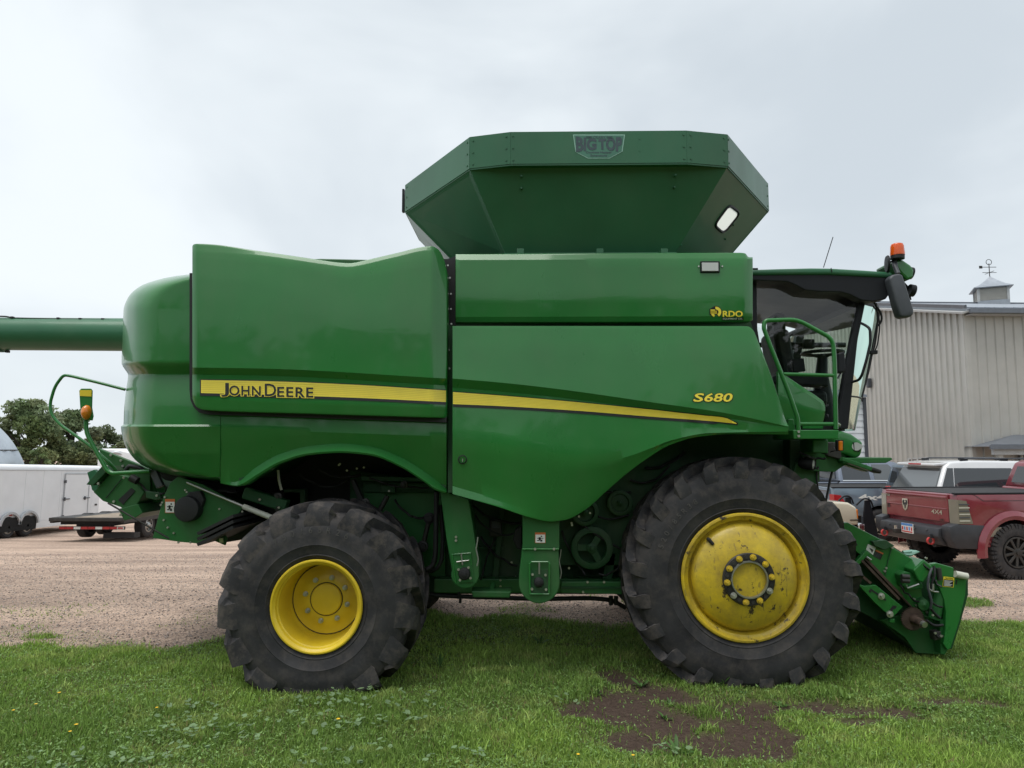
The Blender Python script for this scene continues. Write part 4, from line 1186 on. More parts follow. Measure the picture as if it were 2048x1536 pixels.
leg2u = [(1045, 1030), (1119, 1030), (1119, 1098), (1045, 1098)]
L2 = MB().plate(leg2u, 5.93, .30).build('elevator_leg', GREEN_WORN, CMB, bevel=.008)
leg2 = [(1044, 1099), (1117, 1099), (1119, 1150)] + [(1078.5 + 41 * math.cos(t), 1166 + 41 * math.sin(t)) for t in np.linspace(0, math.pi, 16)] + [(1038, 1150)]
L2b = MB().plate(leg2, 5.90, .34).build('elevator_boot', GREEN_WORN, L2, bevel=.008)
MB().tube([W(x, y, 5.885) for x, y in [(1060, 1188), (1059, 1127), (1063, 1124), (1096, 1124), (1099, 1127), (1098, 1188), (1060, 1188)]], .008, 6).build('boot_frame', GREEN, L2)
MB().plate([(1062, 1140), (1096, 1139), (1097, 1186), (1062, 1187)], 5.892, .006).build('bearing_plate', GREEN_OILY, L2)
MB().tube([W(1045, 1098.5, 5.895), W(1118, 1098.5, 5.895)], .008, 6).build('hinge', GREEN, L2)
MB().tube([W(1078.5, 1125, 5.88), W(1078.5, 1148, 5.88)], .007, 6).build('take_up_bolt', STEEL, L2)
MB().lathe([(.04, .01), (.04, -.02), (.034, -.03), (.02, -.034), (.018, -.045), (0, -.047)], W(1077.5, 1164, 5.89), n=24).build('bearing_cap', BLACK_M, L2, 40)
discs([(1065, 1149, 5.885), (1091, 1150, 5.885), (1064, 1178, 5.885), (1092, 1179, 5.885), (1070, 1098, 5.885), (1108, 1098, 5.885)], .011).build('bolt', ZINC, L2, kind='stuff')
for px, py in ((954, 1090), (1120, 1115)):
    rtube([(px + 2, py - 16, 5.99), (px, py, 5.99), (px - 2, py + 8, 5.99), (px + 3, py + 30, 5.99), (px, py + 42, 5.99)], .006, .02).build('latch', STEEL, CMB)
# warning stickers
def sticker(x0, y0, x1, y1, Y, parent, top=DEC_O, figure=True, tilt=0.0):
    s = lambda x, y, o: W(x, y, Y - o)
    cx, cy = (x0 + x1) / 2, (y0 + y1) / 2
    def rot(P):
        P = np.array(P, float) - (cx, cy); c, q = math.cos(tilt), math.sin(tilt)
        return np.stack([P[:, 0] * c - P[:, 1] * q, P[:, 0] * q + P[:, 1] * c], 1) + (cx, cy)
    def rp(a, b, c, d): P, F = rectp(a, b, c, d); return rot(P), F
    k = decal('warning_sticker', s, [rp(x0, y0, x1, y1)], top, parent, .002)
    h, w_ = y1 - y0, x1 - x0
    decal('sticker_field', s, [rp(x0 + 1, y0 + h * .2, x1 - 1, y1 - h * .04)], DEC_W, k, .003)
    fig = [rp(x0 + w_ * .35, y0 + h * .45, x0 + w_ * .55, y0 + h * .72), rp(x0 + w_ * .2, y0 + h * .52, x0 + w_ * .8, y0 + h * .58), rp(x0 + w_ * .55, y0 + h * .3, x0 + w_ * .68, y0 + h * .42),
           rp(x0 + w_ * .2, y0 + h * .72, x0 + w_ * .45, y0 + h * .8), rp(x0 + w_ * .5, y0 + h * .68, x0 + w_ * .7, y0 + h * .86)]
    P, F = rectp(x0 + w_ * .2, y0 + h * .36, x0 + w_ * .3, y0 + h * .7)
    decal('sticker_figure', s, fig, DEC_K, k, .004)
    return k
sticker(1070, 1065, 1091, 1086, 5.93, L2)
# small parts on the chassis wall
MB().tube([W(859, 1036, 6.5), W(846, 1092, 6.5)], .022, 8).build('link_arm', DK_STEEL, CMB, 50)
for p in ((859, 1036), (846, 1092)):
    MB().lathe([(.05, .0), (.05, -.03), (.03, -.035), (.028, -.05), (0, -.05)], W(*p, 6.5), n=20).build('link_boss', BLACK_M, CMB, 40)
rtube([(873, 985, 6.3), (872, 1060, 6.3), (871, 1110, 6.3), (866, 1132, 6.3), (850, 1141, 6.3), (835, 1142, 6.4)], .022, .1).build('hose', BLACK_M, CMB, 50)
rtube([(880, 1010, 6.35), (886, 1070, 6.35), (884, 1120, 6.35), (874, 1138, 6.35), (850, 1146, 6.4)], .018, .1).build('hose', BLACK_M, CMB, 50)
rtube([(780, 1150, 6.6), (860, 1190, 6.6), (900, 1192, 6.6), (1080, 1198, 6.6), (1180, 1196, 6.6), (1225, 1200, 6.6), (1250, 1215, 6.7)], .020, .1).build('hydraulic_pipe', BLACK_M, CMB, 50)
rtube([(917, 1184, 6.55), (921, 1196, 6.55), (920, 1206, 6.55)], .012, .02).build('hose_end', BLACK_M, CMB, 50)
for x_ in (1222, 1232):
    MB().cyl(W(x_, 1192, 6.55), W(x_, 1210, 6.55), .02, 8).build('pipe_fitting', BLACK_M, CMB, 40)
MB().plate([(979, 1040), (1004, 1039), (1004, 1073), (979, 1074)], 6.62, .1).build('control_module', DK_STEEL, CMB, bevel=.01)
MB().plate([(984, 1043), (999, 1043), (999, 1056), (984, 1056)], 6.61, .02).build('module_label', GREY_PL, CMB)
st = MB().plate([(942, 1182), (1023, 1183), (1019, 1196), (946, 1195)], 6.10, .2).build('step_plate', GREEN_WORN, CMB, bevel=.01)
MB().tube([W(986, 1168, 6.3), W(982, 1184, 6.2)], .028, 8).build('step_post', GREEN_WORN, st, 50)
discs([(1001, 1160, 6.54), (1001, 1173, 6.54), (1023, 1125, 6.74), (1031, 1154, 6.74), (912, 1074, 6.015), (912, 1081, 6.015), (1138, 1136, 6.48), (1166, 1184, 6.29), (1175, 1164, 6.29), (1208, 1164, 6.29), (1041, 1073, 6.6), (1037, 1091, 6.6)], .011).build('bolt', ZINC, CMB, kind='stuff')
MB().plate([(1000, 1000), (1012, 1000), (996, 1160), (984, 1160)], 6.66, .06).build('wall_rib', GREEN_OILY, CMB, bevel=.006)
MB().plate([(940, 1094), (1005, 1094), (1005, 1099), (940, 1099)], 6.68, .06).build('wall_rib', GREEN_OILY, CMB)
MB().plate([(1030, 1060), (1044, 1050), (1044, 1100), (1034, 1098), (1026, 1080)], 6.3, .08).build('chain_guard', BLACK_M, CMB, bevel=.01)
# pulleys and belts under the shield
def pulley(px, py, Y, r, spokes, name='pulley', mat=GREEN_OILY):
    c = W(px, py, Y)
    mb = MB()
    mb.lathe([(r, .06), (r, .05), (r - .02, .03), (r, .012), (r, .0), (r - .012, -.006), (r * .72, -.004), (r * .68, .01), (r * .68, .05), (r, .06)], c, n=48)
    o = mb.build(name, mat, CMB, 35)
    h = MB().lathe([(r * .24, .05), (r * .24, -.012), (r * .1, -.02), (r * .09, -.04), (0, -.042)], c, n=24).build('pulley_hub', mat, o, 35)
    for k in range(spokes):
        a = 2 * math.pi * k / spokes + .55
        d = Vector((math.sin(a), 0, math.cos(a)))
        MB().beam(c + d * r * .2 + Vector((0, .02, 0)), c + d * r * .7 + Vector((0, .02, 0)), .03, r * .30).build('spoke', mat, o)
    return o
pulley(1184, 1096, 6.36, px_m(41, 6.36), 3)
pulley(1170, 1024, 6.34, px_m(27, 6.34), 0)
pulley(1240, 1006, 6.42, px_m(25, 6.42), 0)
MB().lathe([(px_m(19, 6.38), .03), (px_m(19, 6.38), .0), (0, .0)], W(1170, 1024, 6.38), n=32).build('pulley_face', GREEN_OILY, CMB, 35)
MB().lathe([(px_m(18, 6.45), .03), (px_m(18, 6.45), .0), (px_m(5, 6.4), -.01), (0, -.012)], W(1240, 1006, 6.44), n=32).build('pulley_face', GREEN_OILY, CMB, 35)
rtube([(1150, 1005, 6.40), (1205, 985, 6.42), (1262, 985, 6.44)], .010, .05).build('drive_belt', BLACK_M, CMB, 50)
rtube([(1165, 1050, 6.36), (1200, 1075, 6.37), (1245, 1100, 6.37)], .010, .05).build('drive_belt', BLACK_M, CMB, 50)
rtube([(1196, 1033, 6.36), (1218, 1040, 6.4), (1258, 1030, 6.44)], .010, .05).build('drive_belt', BLACK_M, CMB, 50)
discs([(1152, 1026, 6.33), (1158, 1033, 6.33), (1180, 1026, 6.33), (1183, 1004, 6.33), (1143, 1046, 6.33), (1144, 1050, 6.33)], .010).build('bolt', ZINC, CMB, kind='stuff')
MB().plate([(1215, 1100), (1232, 1108), (1224, 1160), (1205, 1160)], 6.5, .08).build('belt_stay', GREEN_OILY, CMB, bevel=.006)

# rear wheel arch
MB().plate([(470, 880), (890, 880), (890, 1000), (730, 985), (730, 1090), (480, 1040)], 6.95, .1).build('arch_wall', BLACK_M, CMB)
MB().plate([(722, 952), (868, 955), (868, 964), (722, 962)], 6.5, .1).build('cross_bar', GREEN_OILY, CMB, bevel=.006)
MB().plate([(726, 962), (870, 966), (870, 986), (726, 984)], 6.62, .1).build('cross_bar', GREEN_OILY, CMB, bevel=.006)
MB().plate([(728, 985), (868, 985), (868, 1100), (740, 1100)], 6.66, .05).build('arch_sheet', GREEN_WORN, CMB)
MB().plate([(700, 960), (708, 958), (742, 1035), (732, 1040)], 6.45, .06).build('strut', BLACK_M, CMB, bevel=.006)
MB().tube([W(775, 992, 6.45), W(760, 1020, 6.45)], .024, 8).build('link_arm', DK_STEEL, CMB, 50)
MB().plate([(762, 970), (790, 970), (790, 985), (762, 985)], 6.55, .05).build('arch_bracket', GREEN_OILY, CMB, bevel=.006)
MB().plate([(566, 978), (610, 978), (610, 1040), (566, 1030)], 6.7, .1).build('arch_box', GREEN_OILY, CMB, bevel=.01)
MB().beam(W(490, 985, 6.3), W(575, 1012, 6.3), .10, .10).build('frame_tail', GREEN_OILY, CMB, bevel=.01)
rtube([(556, 940, 6.3), (558, 962, 6.3), (563, 980, 6.3)], .012, .05).build('hose', IVORY, CMB, 50)
for p in ((557, 993), (521, 999), (558, 1015), (809, 969), (732, 1004)):
    MB().lathe([(.035, .0), (.035, -.02), (.016, -.025), (.014, -.04), (0, -.04)], W(*p, 6.28 if p[0] < 600 else 6.46), n=16).build('bolt_boss', DK_STEEL, CMB, 40)
discs([(520, 999, 6.24), (558, 1015, 6.24), (778, 982, 6.54), (678, 930, 6.5), (680, 928, 6.5), (694, 941, 6.5), (714, 937, 6.5), (728, 935, 6.5), (730, 1004, 6.4)], .010).build('bolt', ZINC, CMB, kind='stuff')
for k, y_ in enumerate((1050, 1060, 1070)):
    MB().beam(W(455, y_ + 2, 6.5), W(520, y_ - 30, 6.5), 1.2, .025).build('sieve_slat', BLACK_M, CMB)
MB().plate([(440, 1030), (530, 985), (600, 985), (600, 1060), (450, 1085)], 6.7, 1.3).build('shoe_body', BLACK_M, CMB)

# rear: chopper side plate, cap, strut, chute, lamps and rail
cp = [(327, 994), (340, 966), (356, 953), (405, 969), (487, 1014), (454, 1058), (452, 1066), (405, 1088), (360, 1084), (305, 1076), (312, 1050)]
chop = MB().plate(cp, 6.22, .02).build('chopper_side', GREEN_WORN, CMB, bevel=.004)
MB().plate([(330, 996), (356, 957), (480, 1012), (450, 1055), (400, 1082), (312, 1070)], 6.26, 2.2).build('chopper_body', GREEN_OILY, CMB)
MB().plate([(368, 995), (378, 984), (400, 982), (408, 1000), (400, 1020), (372, 1000)], 6.17, .06).build('cap_bracket', BLACK_M, chop, bevel=.01)
MB().lathe([(.11, .02), (.11, -.06), (.105, -.075), (.09, -.08), (0, -.08)], W(380, 1017, 6.20), n=36).build('drive_cap', BLACK_M, chop, 40)
k_ = sticker(330, 998, 350, 1026, 6.218, chop)
discs([(325, 1005, 6.215), (322, 1010, 6.215), (328, 1040, 6.215), (336, 1055, 6.215), (348, 1066, 6.215), (357, 1085, 6.215), (381, 1085, 6.215), (374, 984, 6.215), (371, 980, 6.215), (439, 1018, 6.215), (464, 1038, 6.215), (457, 1048, 6.215), (444, 1052, 6.215), (485, 1023, 6.215), (398, 995, 6.215), (330, 994, 6.215)], .009).build('bolt', ZINC, chop, kind='stuff')
MB().plate([(428, 1066), (446, 1062), (454, 1078), (450, 1091), (424, 1080)], 6.20, .02).build('tail_lug', GREEN_WORN, chop, bevel=.004)
MB().plate([(438, 1077), (446, 1076), (447, 1085), (439, 1086)], 6.185, .015).build('lug_nut', ZINC, chop)
gs = MB().tube([W(374, 965, 6.15), W(489, 1014, 6.15)], .012, 8).build('gas_strut', STEEL, CMB, 50)
MB().tube([W(487, 1013, 6.15), W(545, 1036, 6.12)], .024, 10).build('strut_body', IVORY, gs, 50)
MB().tube([W(216, 1006, 6.1), W(338, 1077, 6.18)], .008, 8).build('stay_rod', DK_STEEL, CMB, 50)
ch = [(186, 984), (222, 945), (262, 955), (288, 985), (262, 1030), (240, 1014), (205, 1002)]
chute = MB().plate(ch, 6.42, 1.9).build('discharge_chute', GREEN_WORN, CMB, bevel=.008)
MB().plate([(172, 969), (204, 932), (214, 942), (186, 971)], 6.35, 2.0).build('chute_flap', GREEN_OILY, CMB, bevel=.004)
MB().plate([(174, 945), (188, 939), (205, 955), (190, 985), (184, 980)], 6.6, .05).build('flap_end', GREEN_TANK, CMB, bevel=.004)
MB().plate([(236, 1000), (262, 976), (270, 982), (246, 1009)], 6.412, .02).build('chute_slot', BLACK_M, chute)
MB().tube([W(212, 996, 6.41), W(243, 958, 6.41)], .004, 6).build('chute_seam', BLACK_M, chute)
MB().plate([(236, 1018), (276, 1008), (285, 1026), (268, 1037), (248, 1041)], 6.38, 1.4).build('lower_flap', GREEN_WORN, CMB, bevel=.005)
MB().plate([(197, 897), (272, 927), (300, 940), (330, 975), (330, 1000), (300, 1010), (272, 985), (235, 945), (205, 925)], 6.65, .05).build('chute_side', GREEN_WORN, CMB, bevel=.006)
MB().plate([(250, 945), (300, 940), (300, 990), (270, 1010), (255, 985)], 6.50, .05).build('hinge_arm', GREEN_WORN, CMB, bevel=.006)
MB().beam(W(308, 943, 6.3), W(322, 974, 6.3), .05, .06).build('bracket', GREY_PL, CMB, bevel=.006)
MB().plate([(290, 982), (318, 985), (322, 998), (310, 1000), (292, 996)], 6.38, .04).build('pivot_ear', GREEN_OILY, CMB, bevel=.006)
rtube([(252, 940, 6.4), (258, 932, 6.4), (282, 936, 6.4), (290, 944, 6.4)], .02, .05).build('hose', BLACK_M, CMB, 50)
MB().cyl(W(262, 955, 6.35), W(275, 962, 6.35), .035, 12).build('roller', BLACK_M, CMB, 40)
discs([(222, 910, 6.64), (225, 935, 6.64), (246, 932, 6.64), (248, 955, 6.34), (228, 1003, 6.41), (242, 1030, 6.37), (314, 991, 6.37), (242, 921, 6.64), (197, 967, 6.34)], .012).build('bolt', ZINC, CMB, kind='stuff')
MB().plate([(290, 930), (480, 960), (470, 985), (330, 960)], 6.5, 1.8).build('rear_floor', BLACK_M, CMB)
# rear hand rail and marker lamp
rtube([(250, 779, 6.35), (200, 766, 6.35), (142, 752, 6.35), (127, 750, 6.35), (110, 772, 6.35), (100, 806, 6.35), (102, 828, 6.35), (118, 848, 6.35), (175, 888, 6.35), (215, 922, 6.35), (232, 940, 6.4)], .0135, .07, 10, 5).build('rear_rail', GREEN, CMB, 50)
arm = rtube([(300, 942, 6.25), (262, 945, 6.25), (224, 947, 6.25), (214, 941, 6.25), (192, 902, 6.25), (175, 870, 6.25), (172, 855, 6.25), (172, 836, 6.25)], .019, .06, 10, 5).build('lamp_arm', GREEN, CMB, 50)
lp = MB().plate([(158, 781), (162, 777), (181, 777), (184, 781), (183, 815), (186, 832), (184, 841), (164, 840), (160, 815)], 6.22, .015).build('lamp_plate', GREEN, arm, bevel=.004)
MB().plate([(159.3, 780), (183, 780), (182.7, 793), (159.3, 792)], 6.216, .006).build('reflector', DEC_YD, lp)
MB().lathe([(.052, .0), (.052, -.015), (.044, -.04), (.028, -.055), (0, -.062)], (0, 0, 0), n=24)
al = MB().lathe([(.042, .0), (.042, -.015), (.036, -.035), (.022, -.05), (0, -.056)], (0, 0, 0), n=24)
c_ = W(174, 825, 6.215)
al.v = [(c_.x + x * (1 - .18 * (z < 0) * abs(z) / .04), c_.y + y, c_.z + z * 1.55) for x, y, z in al.v]
al.build('amber_lamp', AMBER, lp, 50)
# unloading auger along the far side
ay = 8.95
aL, aR = W(-520, 664, ay), W(900, 674, ay)
aug = MB().cyl(aL, aR, px_m(33.5, ay), 40).build('unloading_auger', GREEN_TANK, CMB, 40)
q0, q1 = W(-30, 670, ay), W(-22, 670, ay)
MB().cyl(W(0, 671, ay), W(6, 671, ay), px_m(34.6, ay), 40).build('auger_collar', GREEN_TANK, aug, 40)
MB().cyl(aL, aL + Vector((-.5, -.1, -.35)), px_m(36, ay), 24).build('auger_spout', BLACK_M, aug, 40)
rtube([(-300, 640, ay - .1), (0, 632.5, ay - .1), (14, 633, ay - .1), (25, 636, ay - .1), (115, 638, ay - .1), (160, 638.5, ay - .1), (190, 639, ay - .1), (207, 639, ay - .1), (245, 640.5, ay - .1)], .010, .1).build('auger_cable', BLACK_M, aug, 50)
for x_, y_ in ((25, 635.5), (117, 637.5), (161, 638.5), (206, 639), (15, 703)):
    MB().box(W(x_, y_, ay - .1 if y_ < 700 else ay), (.03 if y_ < 700 else .04, .04, .03)).build('cable_clip', BLACK_M, aug)

# feeder house
fh = [(1640, 1020), (1664, 1022), (1680, 1046), (1696, 1046), (1770, 1083), (1832, 1122), (1890, 1140), (1890, 1300), (1834, 1304), (1770, 1250), (1690, 1205), (1600, 1150)]
feed = MB().plate(fh, 6.72, 1.36).build('feeder_house', GREEN_OILY, CMB)
MB().plate([(1650, 1010), (1664, 1020), (1680, 1046), (1696, 1045), (1770, 1083), (1785, 1095), (1832, 1122), (1840, 1160), (1852, 1232), (1825, 1214), (1728, 1116), (1700, 1092), (1655, 1060)], 6.62, .08).build('feeder_side', GREEN, feed, bevel=.006)
MB().tube([W(1783, 1096, 6.61), W(1774, 1130, 6.61), W(1771, 1150, 6.61)], .004, 6).build('side_seam', GREEN_OILY, feed)
MB().plate([(1745, 1083), (1772, 1080), (1790, 1092), (1768, 1100), (1750, 1092)], 6.57, .1).build('side_flange', GREEN_OILY, feed, bevel=.005)
MB().plate([(1693, 1076), (1712, 1084), (1716, 1090), (1704, 1097), (1695, 1090)], 6.61, .02).build('side_window', BLACK_M, feed, bevel=.004)
MB().plate([(1720, 1128), (1740, 1107), (1733, 1100), (1706, 1130), (1708, 1145)], 6.585, .05).build('guard_plate', GREEN, feed, bevel=.005)
MB().plate([(1712, 1165), (1728, 1172), (1752, 1170), (1806, 1214), (1785, 1236), (1768, 1222), (1750, 1206)], 6.57, .05).build('lower_side_plate', GREEN, feed, bevel=.005)
for pts in ([(1738, 1182), (1742, 1177), (1758, 1188), (1755, 1190), (1743, 1182), (1740, 1187)], [(1778, 1222), (1786, 1211), (1794, 1212), (1792, 1217), (1786, 1219), (1784, 1226)], [(1765, 1194), (1773, 1199), (1771, 1202), (1763, 1197)]):
    MB().plate(pts, 6.567, .01).build('slot', BLACK_M, feed)
for (a_, b_) in (((1722, 1120), (1797, 1198)), ((1730, 1117), (1802, 1192)), ((1712, 1142), (1740, 1166))):
    MB().beam(W(*a_, 6.60), W(*b_, 6.60), .04, .022).build('chain_run', RUSTY, feed)
MB().tube([W(1745, 1130, 6.6), W(1826, 1218, 6.6)], .010, 6).build('chain', RUSTY, feed)
for p in ((1762, 1192), (1779, 1228)):
    MB().lathe([(.030, .0), (.030, -.012), (.016, -.014), (.015, -.04), (0, -.04)], W(*p, 6.57), n=16).build('bolt', ZINC, feed, 40)
MB().plate([(1781, 1238), (1790, 1238), (1789, 1246), (1780, 1245)], 6.55, .04).build('lug', GREEN, feed, bevel=.004)
MB().plate([(1760, 1240), (1800, 1230), (1850, 1232), (1885, 1240), (1890, 1310), (1832, 1306), (1810, 1275)], 6.66, .04).build('lower_skirt', GREEN_WORN, feed, bevel=.005)
sc_c = W(1826, 1238, 6.56); n_t = 34; spv = []
for k in range(n_t * 2):
    a = math.pi * k / n_t; r_ = px_m(22.5 if k % 2 else 19.5, 6.56); spv.append(sc_c + Vector((math.sin(a) * r_, 0, math.cos(a) * r_)))
spk = MB().prism(spv, (0, .018, 0)).build('sprocket', RUSTY, feed)
MB().cyl(sc_c + Vector((0, .02, 0)), sc_c + Vector((.02, -.05, -.0)), .04, 20).build('sprocket_hub', RUSTY, spk, 40)
MB().cyl(sc_c + Vector((.0, -.03, 0)), W(1846, 1248, 6.40), .036, 20).build('drive_shaft', RUSTY, spk, 40)
MB().cyl(W(1845, 1247, 6.40), W(1850, 1250, 6.37), .026, 16).build('shaft_end', STEEL, spk, 40)
fp = [(1862, 1128), (1874, 1126), (1907, 1135), (1908, 1146), (1933, 1159), (1931, 1190), (1918, 1246), (1902, 1296), (1896, 1301), (1887, 1288), (1891, 1262), (1892, 1225), (1888, 1200), (1880, 1178), (1868, 1160)]
front = MB().plate(fp, 6.50, .05).build('faceplate', GREEN, feed, bevel=.006)
MB().plate([(1931, 1161), (1936, 1158), (1936, 1190), (1920, 1248), (1904, 1298), (1900, 1298)], 6.52, 1.7).build('front_frame', GREEN_OILY, feed)
MB().plate([(1912, 1160), (1915, 1160), (1914, 1169), (1911, 1169)], 6.497, .01).build('slot', BLACK_M, front)
MB().cyl(W(1910, 1148, 6.48), W(1934, 1153, 6.48), .030, 14).build('grip', IVORY, front, 40)
ck = sticker(1886, 1154, 1908, 1174, 6.499, front, DEC_Y, False, R(6))
for ob in list(ck.children): bpy.data.objects.remove(ob)
sfn = lambda x, y, o: W(x, y, 6.499 - o)
def tilt(P, c, a):
    P = np.array(P, float) - c; return np.stack([P[:, 0] * math.cos(a) - P[:, 1] * math.sin(a), P[:, 0] * math.sin(a) + P[:, 1] * math.cos(a)], 1) + c
cc_ = np.array((1897, 1164.))
decal('sticker_field', sfn, [(tilt(rectp(1887, 1159.5, 1907, 1173)[0], cc_, R(6)), [(0, 1, 2, 3)])], DEC_K, ck, .003)
P_, F_ = text_fit('CAUTION', 1889, 1905, 1155.3, 1158.6, .02)
decal('sticker_title', sfn, [(tilt(P_, cc_, R(6)), F_)], DEC_K, ck, .0035)
decal('sticker_lines', sfn, [(tilt(rectp(1888.5, 1161.5 + 2.3 * i, 1905 - (i % 3) * 2.5, 1162.6 + 2.3 * i)[0], cc_, R(6)), [(0, 1, 2, 3)]) for i in range(5)], DEC_W, ck, .0045)
# white and black stickers up the side
s_ = lambda x, y, o: W(x, y, 6.62 - o)
k1 = decal('side_sticker', s_, [(np.array([(1736, 1088), (1752, 1095), (1746, 1110), (1732, 1099)]), [(0, 1, 2, 3)])], DEC_W, feed, .002)
decal('sticker_mark', s_, [(np.array([(1738, 1095), (1747, 1100), (1744, 1106), (1742, 1101)]), [(0, 1, 2, 3)])], DEC_K, k1, .003)
k2 = decal('side_sticker', s_, [(np.array([(1752, 1099), (1767, 1106), (1761, 1120), (1746, 1112)]), [(0, 1, 2, 3)])], DEC_K, feed, .002)
decal('sticker_band', s_, [(np.array([(1752, 1099), (1767, 1106), (1766, 1109), (1751, 1102)]), [(0, 1, 2, 3)])], DEC_O, k2, .003)
decal('sticker_print', s_, [(np.array([(1751 + 0 - i * 1.0, 1104 + i * 2.2), (1763 - i * 1.0, 1110 + i * 2.2), (1762.6 - i, 1111 + i * 2.2), (1750.6 - i, 1105 + i * 2.2)]), [(0, 1, 2, 3)]) for i in range(4)], GREY_PL, k2, .003)
MB().tube([W(1733, 1114, 6.57), W(1742, 1120, 6.57)], .010, 6).build('pin', STEEL, feed)
# gearbox lump, hoses and cylinder in front of the faceplate's back edge
gb = MB().plate([(1826, 1140), (1848, 1119), (1866, 1133), (1864, 1142), (1846, 1166), (1838, 1162)], 6.46, .22).build('gearbox', GREEN, feed, bevel=.012)
MB().plate([(1800, 1150), (1808, 1143), (1824, 1146), (1846, 1168), (1846, 1178), (1816, 1180), (1806, 1172)], 6.52, .12).build('shift_bracket', GREEN_WORN, feed, bevel=.01)
for y_ in (1153, 1161):
    MB().cyl(W(1803, y_, 6.46), W(1818, y_ + 1, 6.46), .022, 12).build('coupler', DK_STEEL, feed, 40)
MB().tube([W(1813, 1170, 6.49), W(1815, 1176, 6.49), W(1838, 1168, 6.47)], .008, 6).build('lever', STEEL, feed, 50)
MB().cyl(W(1882, 1180, 6.56), W(1868, 1238, 6.56), .05, 18).build('cylinder', GREEN_WORN, feed, 40)
rtube([(1864, 1136, 6.42), (1858, 1150, 6.40), (1855, 1175, 6.40), (1860, 1190, 6.40), (1864, 1205, 6.40), (1861, 1217, 6.42)], .010, .06).build('hose', GREY_PL, feed, 50)
rtube([(1868, 1132, 6.46), (1870, 1150, 6.44), (1864, 1165, 6.44), (1860, 1180, 6.46)], .010, .06).build('hose', BLACK_M, feed, 50)
rtube([(1857, 1165, 6.42), (1858, 1179, 6.42), (1866, 1183, 6.42), (1876, 1184, 6.44)], .008, .02).build('fitting', STEEL, feed, 50)
rtube([(1866, 1168, 6.42), (1866, 1182, 6.42)], .010, .02).build('fitting', STEEL, feed, 50)
MB().lathe([(.05, 0), (.05, -.03), (.025, -.035), (0, -.05)], W(1844, 1208, 6.60), n=20).build('bearing', GREEN_WORN, feed, 40)
MB().plate([(1836, 1200), (1846, 1194), (1854, 1200), (1852, 1212), (1842, 1217), (1836, 1212)], 6.60, .03).build('bearing_plate', GREEN_WORN, feed, bevel=.005)
MB().cyl(W(1877, 1136, 6.48), W(1880, 1160, 6.48), .022, 12).build('roller', DK_STEEL, feed, 40)
for pts in ([(1862, 1217), (1870, 1228), (1880, 1236)], [(1852, 1240), (1868, 1252), (1886, 1250)], [(1868, 1262), (1876, 1276), (1886, 1272)]):
    rtube([(x, y, 6.50) for x, y in pts], .012, .04).build('hose', BLACK_M, feed, 50)
MB().plate([(1867, 1264), (1882, 1262), (1884, 1278), (1870, 1282)], 6.50, .08).build('latch_block', DK_STEEL, feed, bevel=.008)
discs([(1853, 1224, 6.61), (1865, 1230, 6.5), (1870, 1266, 6.49), (1882, 1272, 6.49), (1828, 1198, 6.61), (1832, 1210, 6.61), (1772, 1136, 6.615), (1769, 1142, 6.615), (1784, 1095, 6.6), (1852, 1116, 6.45)], .011).build('bolt', ZINC, feed, kind='stuff')
MB().plate([(1880, 1240), (1888, 1240), (1896, 1300), (1890, 1309), (1882, 1309)], 6.54, .1).build('skid_post', GREEN_WORN, feed, bevel=.006)
MB().tube([W(1806, 1105, 7.0), W(1822, 1103, 7.0), W(1836, 1102, 7.0), W(1820, 1109, 7.0), W(1806, 1108, 7.0)], .02, 6).build('latch_handle', DEC_PALE, feed, 50)

# wiring and small hoses that clutter the underside
g_ = np.random.default_rng(21)
def loose_hose(a, b, Y, sag, r, mat=BLACK_M):
    P0, P1 = W(*a, Y), W(*b, Y); pts = []
    for k in range(9):
        t = k / 8; p = P0.lerp(P1, t)
        pts.append(p + Vector((g_.normal(0, .006), g_.normal(0, .02), -sag * 4 * t * (1 - t) + g_.normal(0, .006))))
    MB().tube(bez(pts, .05, 2), r, 6).build('hose', mat, CMB, 60)
for a, b, Y, sag, r in (((945, 1010), (1042, 1046), 6.5, .06, .012), ((948, 1030), (1040, 1060), 6.45, .10, .009), ((1122, 1060), (1170, 1150), 6.4, .03, .010),
                        ((1200, 1150), (1245, 1120), 6.3, .05, .010), ((960, 1075), (1036, 1130), 6.6, .05, .011), ((990, 1074), (960, 1160), 6.55, -.02, .008),
                        ((640, 940), (720, 948), 6.5, .05, .014), ((600, 950), (700, 960), 6.55, .08, .010), ((740, 955), (860, 975), 6.45, .04, .009),
                        ((790, 1000), (850, 1035), 6.5, .06, .012), ((1290, 935), (1370, 905), 6.45, .05, .014), ((1260, 960), (1340, 930), 6.45, .08, .010),
                        ((1600, 905), (1650, 915), 6.2, .03, .010), ((1606, 915), (1640, 935), 6.25, .04, .008), ((1640, 905), (1676, 890), 6.15, .03, .007),
                        ((1850, 1125), (1880, 1170), 6.44, .02, .008), ((1855, 1190), (1885, 1215), 6.45, .03, .009), ((1800, 1170), (1840, 1205), 6.55, .03, .008),
                        ((275, 965), (330, 985), 6.4, .05, .010), ((390, 960), (470, 985), 6.3, .03, .009)):
    loose_hose(a, b, Y, sag, r)
